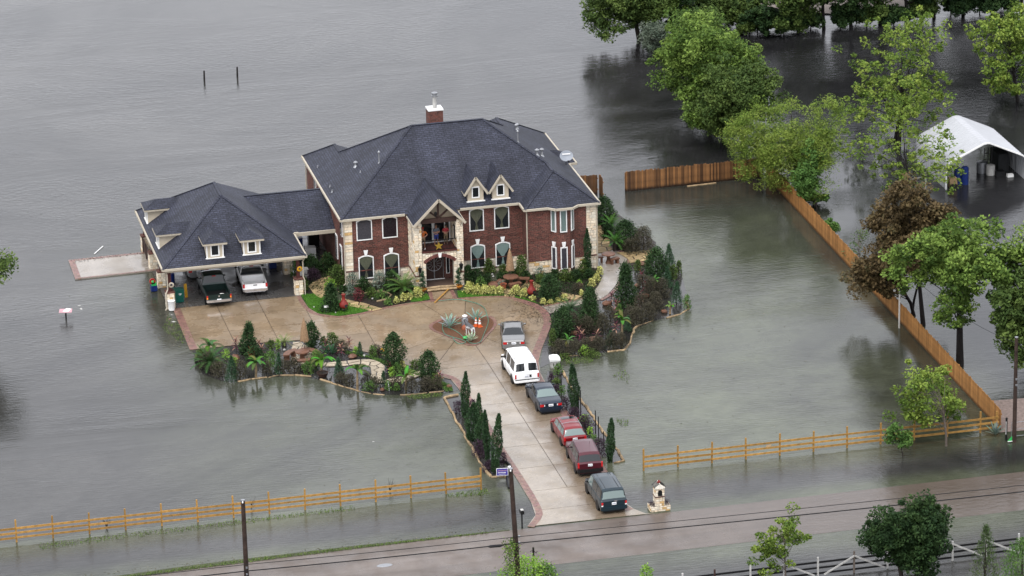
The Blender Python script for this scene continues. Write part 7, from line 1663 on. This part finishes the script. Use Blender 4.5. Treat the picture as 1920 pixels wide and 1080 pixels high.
 (KM, 1207, 470, 44, 38, 'brown hedge shrub on the back shore of the patio', 'brown_shrub', None), (KM, 1185, 474, 40, 22, 'low brown shrub in front of the back evergreen', 'brown_shrub', None), (KD, 1140, 445, 24, 22, 'dark shrub below the back corner evergreen', 'green_shrub', None)):
    shrub(k, u, v, w_, h_, lab, nm, gr)
# drowned brown hedges of the two big beds: each clump its own shrub
gb = 'half drowned brown shrubs in the beds'
for u, v, w_, h_, lab in ((388, 690, 34, 26, 'brown shrub under the sago palm at the left end of the left bed'), (410, 702, 36, 20, 'low brown shrub in front of the left sago palm'), (450, 710, 28, 30, 'brown shrub right of the front left juniper'), (500, 702, 24, 22, 'brown shrub right of the front banana'), (530, 698, 30, 20, 'brown shrub before the left curved bench'), (552, 698, 30, 22, 'brown shrub in front of the left umbrella'), (640, 718, 30, 16, 'brown shrub under the grey green juniper'), (655, 722, 28, 18, 'brown shrub left of the middle banana'), (690, 722, 30, 20, 'brown shrub right of the middle banana'), (706, 728, 24, 18, 'brown shrub left of the flagstone juniper'), (742, 726, 26, 18, 'brown shrub beside the leaning white pipe'), (772, 732, 30, 22, 'brown shrub right of the last banana'), (800, 730, 32, 20, 'brown shrub under the right rounded evergreen'), (820, 728, 26, 18, 'brown shrub at the right end of the left bed'), (705, 664, 30, 14, 'dark low shrub beside the yellow ball'), (640, 660, 30, 18, 'dark shrub behind the red stone block'),
 (1050, 664, 34, 22, 'brown shrub nearest the white tub'), (1078, 664, 36, 22, 'brown shrub left of the lime cycad'), (1100, 660, 34, 22, 'brown shrub behind the lime cycad'), (1122, 656, 34, 22, 'brown shrub right of the lime cycad'), (1150, 654, 32, 26, 'brown shrub around the bright juniper'), (1164, 652, 26, 26, 'brown shrub under the tall banana'), (1075, 622, 40, 30, 'brown shrub right of the drive side evergreen'), (1100, 622, 34, 24, 'brown shrub under the tall walk evergreen'), (1130, 622, 30, 30, 'brown shrub in the middle of the right bed'), (1145, 604, 28, 26, 'brown shrub by the rusty boulder'), (1195, 606, 34, 26, 'brown shrub behind the tall banana leaves'), (1218, 600, 30, 28, 'brown shrub at the front right of the right bed'), (1205, 582, 36, 26, 'brown shrub below the orange slab'), (1230, 580, 30, 28, 'brown shrub before the pointed juniper'), (1220, 556, 36, 30, 'brown shrub right of the orange slab'), (1242, 556, 28, 30, 'brown shrub behind the pointed juniper'), (1205, 540, 26, 22, 'brown shrub beside the walk evergreen'), (1180, 598, 26, 22, 'brown shrub in front of the walk evergreen')):
    shrub(KM, u, v, w_, h_, lab, 'brown_shrub', gb)
for u, v, w_, h_, k, lab in ((592, 690, 28, 30, KF, 'leafy shrub round the foot of the right banana'), (577, 700, 24, 20, KF, 'strap leaved clump in front of the flagstones'), (506, 690, 30, 28, KF, 'fluffy green shrub right of the front banana'), (376, 676, 20, 18, KG, 'green shrub at the extreme left of the left bed'), (424, 672, 20, 14, KL, 'yellow green spiky plant left of the orange boulder'), (440, 688, 16, 16, KL, 'lime shrub above the front left juniper'), (410, 690, 16, 12, KL, 'lime shrub right of the left sago palm'), (480, 672, 34, 18, KD, 'green shrubs round the terracotta pots'), (508, 652, 16, 12, KG, 'small green shrub at the apron edge'), (522, 654, 12, 16, KL, 'white flowered small plant at the apron edge'), (607, 650, 16, 16, KG, 'feathery plant behind the right curved bench'), (625, 650, 24, 22, KG, 'tall feathery shrub at the drive edge of the left bed'), (699, 668, 18, 18, KF, 'bright green shrub beside the yellow ball'), (668, 662, 12, 10, KL, 'lime plant before the small bright juniper'), (745, 702, 20, 18, KF, 'bright green shrub under the largest evergreen'), (734, 700, 12, 10, KL, 'lime plant left of the bright green shrub'), (752, 690, 14, 12, KY, 'white flowering plant under the largest evergreen'), (735, 706, 8, 7, KL, 'tiny lime ball shrub by the flagstones'), (694, 730, 30, 12, KF, 'green plants at the front edge left of the white pipe'), (728, 732, 14, 16, KF, 'green plant beside the white pipe'), (743, 733, 12, 12, KF, 'bright tuft right of the white pipe'), (820, 716, 20, 12, KG, 'green tuft at the brick edge by the right evergreen'), (780, 690, 26, 12, KG, 'low plants between the two right evergreens'),
    (1036, 650, 14, 30, KG, 'trailing green plant beside the brick edge'), (1160, 590, 16, 16, KF, 'green plant beside the lime ball'), (1185, 594, 7, 8, KL, 'lime ball plant in the right bed'), (1288, 579, 18, 22, KF, 'bright plant standing alone in the water right of the bed'), (1262, 523, 16, 22, KG, 'round green grass plant at the far end of the right bed'), (1272, 512, 12, 20, KG, 'thin outer plant at the far end of the right bed'), (1195, 510, 12, 20, KG, 'slim plant between the two walk evergreens'), (1110, 668, 30, 8, KG, 'grassy fringe in front of the right bed'), (1058, 672, 22, 6, KG, 'grassy fringe beside the white tub')):
    shrub(k, u, v, w_, h_, lab, 'green_shrub')
# topiary foliage wound round the two stems
for t in SPIR:
    n = 1500; f = RNG.uniform(0, 1, n); a = f*3.1*6.283; rr = .27*(1-f*.72); sp = RNG.normal(size=(n, 3))*.085*(1-f*.4)[:, None]
    leaf_obj('foliage', np.c_[np.cos(a)*rr*.7, np.sin(a)*rr*.7, .3+f*1.35]+sp, .075, palette(PAL['spire'], RNG.uniform(0, 1, n)), t, aspect=.5)

# ---- palms, bananas, agaves, cordylines: single blades
def blade(b, cols, p0, az, el, L, w_, droop, col, n=6, fold=.25, pinn=False):
    d = Vector((math.cos(az), math.sin(az), 0)); side = Vector((-math.sin(az), math.cos(az), 0)); k = len(b.v); p = Vector(p0); a = el
    for i in range(n+1):
        f = i/n; ww = w_*(math.sin(math.pi*min(1, f*.93+.07))**.7 if not pinn else (1-f)**.35*min(1, f*5+.3))
        for s_, z in ((-1, fold*ww*.5), (0, 0), (1, fold*ww*.5)): b.v.append(tuple(p+side*(s_*ww/2)+Vector((0, 0, z))))
        v_ = random.uniform(.85, 1.15); cols += [(*[c*v_ for c in col], 1), (*[min(1, c*v_*1.35) for c in col], 1), (*[c*v_ for c in col], 1)]
        p = p+(d*math.cos(a)+Vector((0, 0, math.sin(a))))*(L/n); a -= droop/n
    for i in range(n):
        for j in (0, 1):
            q = k+i*3+j; b.f.append([q, q+1, q+4, q+3])
def pinnate(b, cols, p0, az, el, L, w_, droop, col, n=16):
    d = Vector((math.cos(az), math.sin(az), 0)); side = Vector((-math.sin(az), math.cos(az), 0)); p = Vector(p0); a = el
    for i in range(n):
        f = i/n; t = d*math.cos(a)+Vector((0, 0, math.sin(a))); up = side.cross(t); ww = w_*math.sin(math.pi*min(1, .12+f*.86))**.6
        for s_ in (-1, 1):
            k = len(b.v); q = p+side*(s_*ww)*.8+t*ww*.65-up*ww*.12
            b.v += [tuple(p), tuple(p+t*L/n*.75), tuple(q)]; b.f.append([k, k+1, k+2] if s_ > 0 else [k, k+2, k+1]); v_ = random.uniform(.75, 1.25); cols += [(*[c*v_ for c in col], 1)]*3
        p = p+t*(L/n); a -= droop/n
def palm(label, u, v, L, n, col, name='sago_palm', trunk=.3):
    t = thing(name, label, 'palm', G(u, v, .03)); MB().lathe([(.16, -.1), (.18, .05), (.16, trunk), (.08, trunk+.1)], 10).build('trunk', M['bark'], t)
    for i in range(n):
        b = MB(); c = []; ring = i/n; pinnate(b, c, (0, 0, trunk+.05), i*2.4, lerp(1.25, .15, ring), L*random.uniform(.85, 1.1), .17*L, random.uniform(.7, 1.1), [x*random.uniform(.8, 1.2) for x in col])
        b.build('frond', M['leaf'], t, cols=c)
palm('large sago palm left of the entry tower', 757, 548, 1.75, 30, (.07, .125, .03)); palm('dark sago palm at the fork of the side walk', 1070, 588, 1.35, 26, (.028, .065, .024)); palm('bright sago palm behind the house by the back evergreen', 1146, 433, 1.2, 24, (.05, .13, .025), trunk=.5); palm('bright sago palm beside the side patio table', 1153, 470, 1.2, 24, (.06, .15, .03), trunk=.7); palm('dark green sago palm at the left end of the left bed', 393, 692, 1.6, 30, (.035, .085, .022), trunk=.5)
palm('light green spiky palm at the apron edge of the left bed', 533, 648, .9, 20, (.14, .19, .06), 'spiky_palm', .2)
def banana(label, u, v, H, L, n, col=(.075, .155, .022), bare=0):
    t = thing('banana_plant', label, 'banana plant', G(u, v, 0)); n += 3; b = MB(); b.tube([(0, 0, -.1), (.03, 0, H*.5), (.05, 0, H)], [.10, .085, .06], 8); b.build('stem', M['log'], t, smooth=50)
    for i in range(n):
        b = MB(); c = []; el = (1.35, .9, .7, .6, .4, .8, .3, .9)[i % 8]; blade(b, c, (.05, 0, H-.05), i*2.4+u, el+random.uniform(-.2, .35), L*random.uniform(.55, .95), L*.24, random.uniform(1.2, 2.3), [x*.48*random.uniform(.5, 1.35) for x in col], 8)
        b.build('leaf', M['leaf'], t, cols=c)
banana('banana plant at the back left of the left bed', 392, 668, .9, 1.5, 8, (.11, .24, .06)); banana('banana plant at the front of the left bed beside the log edging', 480, 707, 1.2, 1.4, 9, (.14, .26, .05)); banana('banana plant rising from the stone bowl in the left bed', 602, 700, 1.0, 1.5, 8, (.12, .30, .04)); banana('banana plant standing in the water at the middle of the left bed', 670, 731, 1.6, 1.3, 8, (.13, .27, .05)); banana('small banana plant near the right end of the left bed', 761, 730, 1.0, 1.2, 6, (.14, .29, .05))
banana('tall thin banana plant at the front corner of the right bed', 1166, 640, 1.75, 1.25, 6, (.15, .30, .06)); banana('small banana plant standing in the water at the right of the right bed', 1256, 588, .65, .85, 5, (.16, .33, .06)); banana('small banana plant between the two big right bed evergreens', 1226, 540, .6, .9, 5, (.16, .32, .06)); banana('small banana plant beside the brick edge in the right bed', 1064, 650, .5, .9, 5, (.14, .26, .07))
def agave(label, u, v, L, n, col, z=.11):
    t = thing('agave', label, 'agave', G(u, v, z))
    for i in range(n):
        b = MB(); c = []; blade(b, c, (0, 0, .02), i*2.4, lerp(1.4, .45, i/n), L*random.uniform(.85, 1.1), L*.15, .25, [x*random.uniform(.85, 1.15) for x in col], 5, .5); b.build('leaf', M['leaf'], t, cols=c)
agave('large blue grey agave at the left of the island', 843, 614, 1.15, 20, (.22, .31, .26)); agave('blue green agave behind the traffic cones', 893, 603, 1.1, 16, (.20, .30, .25)); agave('pale spiky agave at the front tip of the island', 883, 640, .8, 22, (.30, .36, .24)); agave('grey agave in the water at the corner of the right rail fence', 1866, 816, 1.0, 18, (.11, .14, .12), .02)
agave('dark strap leaved aloe beside the red stone block', 623, 664, .95, 14, (.045, .10, .055), .03); agave('second strap leaved aloe beside the dark leaved plant', 612, 664, .9, 12, (.05, .11, .06), .03)
def ti(label, u, v, H, n, col=(.085, .022, .035)):
    t = thing('cordyline', label, 'cordyline', G(u, v, .02)); MB().tube([(0, 0, -.05), (0, 0, H)], .025, 5).build('stem', M['bark'], t)
    for i in range(n):
        b = MB(); c = []; f = i/n; k = random.random(); cc = [x*random.uniform(.7, 1.3) for x in col] if k < .72 else [.30, .17, .12]
        blade(b, c, (0, 0, H*(.35+.65*(1-f))), i*2.4, lerp(1.3, -.2, f), random.uniform(.3, .5), .09, .9, cc, 4, .3); b.build('leaf', M['leaf'], t, cols=c)
for u, v, H, n, lab in ((443, 660, .95, 26, 'dark red cordyline left of the conical shrub in the left bed'), (612, 664, 1.1, 14, 'tall black stemmed cordyline right of the stone seats'), (655, 656, .8, 20, 'purple cordyline at the drive edge of the left bed'), (640, 668, .8, 20, 'purple cordyline before the white stones of the left bed'), (491, 668, .7, 16, 'red stemmed cordyline by the round terracotta pot'), (486, 652, .4, 14, 'low reddish cordyline right of the conical shrub'), (825, 718, .7, 18, 'reddish cordyline at the right tip of the left bed'), (731, 695, .5, 14, 'pinkish cordyline left under the largest evergreen'),
    (1112, 605, .75, 20, 'spotted red cordyline under the tall walk evergreen'), (1147, 572, .9, 20, 'red cordyline above the rusty boulder'), (1156, 586, .9, 20, 'red cordyline right of the rusty boulder'), (1152, 598, .7, 18, 'red cordyline in front of the rusty boulder'), (1155, 626, .8, 16, 'red cordyline left of the lime ball plant'), (1173, 575, .4, 14, 'pale tipped cordyline at the foot of the walk evergreen'), (1204, 535, .95, 20, 'dark cordyline standing in the right bed water'), (1212, 548, .7, 18, 'red cordyline left of the orange slab'), (1200, 570, .8, 20, 'red cordyline column below the orange slab'), (1200, 580, .8, 18, 'spotted red cordyline below the red column'), (1086, 636, .8, 18, 'pale striped cordyline beside the rusty stone'), (1092, 644, .8, 18, 'red cordyline in the middle front of the right bed'), (1120, 642, .8, 20, 'red cordyline left of the bright juniper'), (1060, 612, .6, 14, 'pinkish cordyline beside the drive side evergreen')):
    ti(lab, u, v, H, n)
# conifer and clipped bush at the lower right, vines and scrub at the bottom
shrub(('spire', 'conifer', .15, 1.0), 1846, 1098, 64, 118, 'sparse pointed conifer beside the paddock fence', 'conifer', g3)
shrub(('ovoid', 'fern', .12, 2.2), 1916, 1112, 76, 100, 'dense clipped green bush in the lower right corner', 'clipped_bush', g3)
shrub(('dome', 'lime', .16, 1.5), 990, 1102, 110, 44, 'bright green scrub round the foot of the vine covered pole', 'scrub_bush')
shrub(('dome', 'fern', .16, 1.5), 1022, 1100, 60, 36, 'bright green scrub right of the vine covered pole', 'scrub_bush')
shrub(('dome', 'lime', .16, 1.3), 1211, 1096, 30, 32, 'small bright bush at the bottom edge of the picture', 'scrub_bush')
n = 900; f = RNG.uniform(0, 1, n)**.8; t = thing('climbing_vine', 'pale green vine climbing the utility pole at the driveway', 'vine', (-.85, PY-.3, 0))
C = np.c_[RNG.normal(size=n)*.38*(1.1-f*.4)-.35*f, RNG.normal(size=n)*.3, f*4.7]; leaf_obj('leaves', C, .15, palette(PAL['bright'], RNG.uniform(0, 1, n)), t)
b = MB()
for k in range(34):
    z0 = random.uniform(.2, 4.6); a = random.uniform(0, 6.3); q = Vector((-.1+.2*math.cos(a), .2*math.sin(a), z0)); b.tube([q, q+Vector((math.cos(a)*.35, math.sin(a)*.3, random.uniform(-.1, .5))), q+Vector((math.cos(a)*random.uniform(.5, .95), math.sin(a)*.5, random.uniform(-.5, .6)))], [.02, .014, .006], 4)
b.build('twigs', M['bark'], t, kind='stuff')
t = thing('broken_post', 'short dark post with wire hooks in the scrub at the bottom', 'post', G(1001, 1078, 0)); MB().tube([(0, 0, -.3), (0, 0, 2.0)], .07, 7).build('post', M['bark_dark'], t); MB().tube([(-.22, 0, 1.75), (0, -.05, 1.8), (.2, 0, 1.55), (.26, 0, 1.7)], .025, 5).build('hook', M['iron'], t)
# planters of the stone mailbox
for sx in (-1, 1):
    n = 260; C = np.c_[sx*.49+RNG.normal(size=n)*.13, -.05+RNG.normal(size=n)*.22, .36+np.abs(RNG.normal(size=n))*.14]; leaf_obj('planter_foliage', C, .07, palette(PAL['purple'], RNG.uniform(0, 1, n))*.8, MAILP)
# weeds caught on the rail fence
for lab, u, v in (('dark weed tangle caught on the left rail fence', 200, 990), ('dark weed tangle behind the left utility pole', 471, 955), ('dark weed caught on the rail fence near its right end', 731, 922)):
    t = thing('drowned_weed', lab, 'weed', G(u, v, 0)); b = MB()
    for k in range(8):
        a = random.uniform(0, 6.3); b.tube([(0, 0, 0), (math.cos(a)*.15, math.sin(a)*.1, random.uniform(.3, .6)), (math.cos(a)*.35, math.sin(a)*.2, random.uniform(.5, 1.1))], [.015, .012, .005], 4)
    b.build('stalks', M['bark_dark'], t, kind='stuff')

# ---- grass, weeds and litter nobody could count
def scatter(poly, n):
    xs_, ys_ = [p[0] for p in poly], [p[1] for p in poly]; o = []
    while len(o) < n:
        p = (random.uniform(min(xs_), max(xs_)), random.uniform(min(ys_), max(ys_)))
        if inside(p, poly): o.append(p)
    return np.array(o)
def grass(name, label, poly, n, z, size, pal, up=True):
    P = scatter(poly, n); C = np.c_[P, z+RNG.uniform(0, size*.6, n)]
    o = leaf_obj(name, C, size, palette(PAL[pal], RNG.uniform(0, 1, n)), None, up=-.2, aspect=.3, dirs=np.tile([0, 0, 1.0], (n, 1)) if up else None); tag(o, label, 'grass', None, 'stuff')
PAL['turf'] = [(.045, .13, .012), (.075, .19, .02), (.10, .24, .03)]; PAL['verge'] = [(.06, .11, .02), (.10, .16, .035), (.15, .19, .06)]; PAL['litter'] = [(.012, .011, .012), (.03, .026, .024), (.02, .018, .02)]
grass('turf', 'short bright grass on the small lawn by the carport', lawn_p, 5200, .06, .10, 'turf')
grass('turf', 'short grass fringe along the drive in front of the house', GP([(860, 559), (857, 547), (878, 547), (900, 553), (948, 553), (990, 562), (1013, 571), (970, 559.5), (948, 555.5)]), 1500, .06, .1, 'turf')
grass('turf', 'short grass beside the front walk left of the door', GP([(788, 566), (770, 566), (775, 558), (800, 552), (806, 561)]), 700, .06, .1, 'turf')
grass('verge_grass', 'grass verge along the near road left of the pole', [(-30, -51.15), (-18, -50.55), (-9, -50.42), (0, -50.55), (0, -50.75), (-9, -50.78), (-18, -51.0), (-30, -51.35)], 2000, .02, .14, 'verge')
grass('edge_grass', 'grass along the drive edge of the left planting bed', GP([(630, 650), (655, 660), (705, 672), (760, 690), (812, 710), (845, 722), (850, 735), (838, 735), (800, 712), (740, 692), (690, 672), (650, 664)]), 2600, .02, .16, 'fern')
for lab, poly, n in (('scattered weed tips in the shallow water under the left rail fence', [(-30, -43.9), (-8, -43.5), (-8, -44.2), (-30, -44.9)], 1100), ('weed tips at the right end of the left rail fence', [(-1.5, -43.3), (1.6, -43.0), (1.6, -44.2), (-1, -44)], 300), ('weed tips in the shallow water left of the carport apron', [(-15.6, -5), (-14.6, -2), (-13.6, -8), (-14.6, -9)], 400), ('grass tips in the shallow water right of the drive', GP([(1165, 690), (1185, 702), (1175, 722), (1150, 705)]), 90), ('grass tips in the water beside the lower right cypress', GP([(1155, 785), (1178, 788), (1178, 800), (1160, 798)]), 90), ('weed fringe in front of the right bed', GP([(1060, 672), (1115, 670), (1110, 680), (1062, 684)]), 300), ('weed fringe in front of the left bed', GP([(760, 741), (835, 737), (826, 744), (770, 750)]), 350)):
    grass('water_weed', lab, poly, n, 0, .14, 'verge', False)
PAL['bedlow'] = [(.02, .03, .014), (.04, .05, .025), (.05, .045, .03), (.035, .02, .025)]
grass('ground_cover', 'low weeds and litter between the shrubs of the left bed', GP([(372, 668), (440, 652), (600, 642), (705, 668), (812, 706), (840, 722), (820, 734), (700, 734), (600, 708), (440, 712), (390, 698)]), 3000, .015, .11, 'bedlow', False)
grass('ground_cover', 'low weeds and litter between the shrubs of the right bed', GP([(1030, 650), (1036, 606), (1095, 574), (1160, 540), (1175, 500), (1240, 486), (1270, 520), (1262, 575), (1180, 640), (1110, 660), (1050, 664)]), 4200, .015, .11, 'bedlow', False)
grass('ground_cover', 'low plants over the mulch in front of the house', GP([(875, 553), (872, 540), (1110, 496), (1122, 520), (1090, 553), (1040, 564)]), 5200, .07, .15, 'dark', False)
grass('ground_cover', 'low plants over the mulch left of the front door', GP([(645, 555), (650, 536), (788, 532), (796, 556), (745, 570), (700, 566)]), 2600, .07, .13, 'dark', False)
grass('ground_cover', 'low plants in front of the breezeway', GP([(568, 548), (566, 515), (640, 500), (646, 535), (622, 545)]), 1500, .06, .14, 'dark', False)
P = np.concatenate([np.c_[RNG.normal(G(983, 583)[0], .9, 300), RNG.normal(G(983, 583)[1], 1.6, 300)], np.c_[RNG.normal(G(1008, 594)[0], .6, 260), RNG.normal(G(1008, 594)[1], 1.4, 260)], np.c_[RNG.normal(G(1026, 578)[0], .5, 90), RNG.normal(G(1026, 578)[1], .7, 90)]])
o = leaf_obj('leaf_litter', np.c_[P, np.full(len(P), .062)], .13, palette(PAL['litter'], RNG.uniform(0, 1, len(P))), None, up=4, aspect=.3); tag(o, 'dark leaf litter washed onto the right of the turning circle', 'leaf litter', None, 'stuff')
P = scatter([(pz[1][0], pz[1][1]-.9), (pz[2][0], pz[2][1]-.5), (pz[2][0], pz[2][1]-.05), (pz[1][0], pz[1][1]-.05)], 130)
o = leaf_obj('leaf_litter', np.c_[P, np.full(len(P), .107)], .14, palette(PAL['litter'], RNG.uniform(0, 1, len(P))), None, up=4, aspect=.35); tag(o, 'dark debris line along the back edge of the patio slab', 'leaf litter', None, 'stuff')
P = np.concatenate([scatter([(-16.5, -9), (-14.3, -9.5), (-14.6, -1), (-16.2, -1)], 130), scatter([(-12, -42), (2, -42), (2, -24), (-12, -20)], 90), scatter([(13, -42), (34, -42), (30, -12), (20, -14)], 110), scatter([(-30, -49.8), (2, -49.8), (2, -50.3), (-30, -50.3)], 130), scatter([(-35, -10), (-18, -10), (-18, 30), (-35, 30)], 50)])
PAL['flot'] = [(.04, .032, .022), (.10, .075, .045), (.05, .07, .025), (.22, .19, .15)]
o = leaf_obj('floating_debris', np.c_[P, np.full(len(P), .012)], .13, palette(PAL['flot'], RNG.uniform(0, 1, len(P))), None, up=5, aspect=.4); tag(o, 'scattered leaves and small bits drifting on the floodwater', 'debris', None, 'stuff')
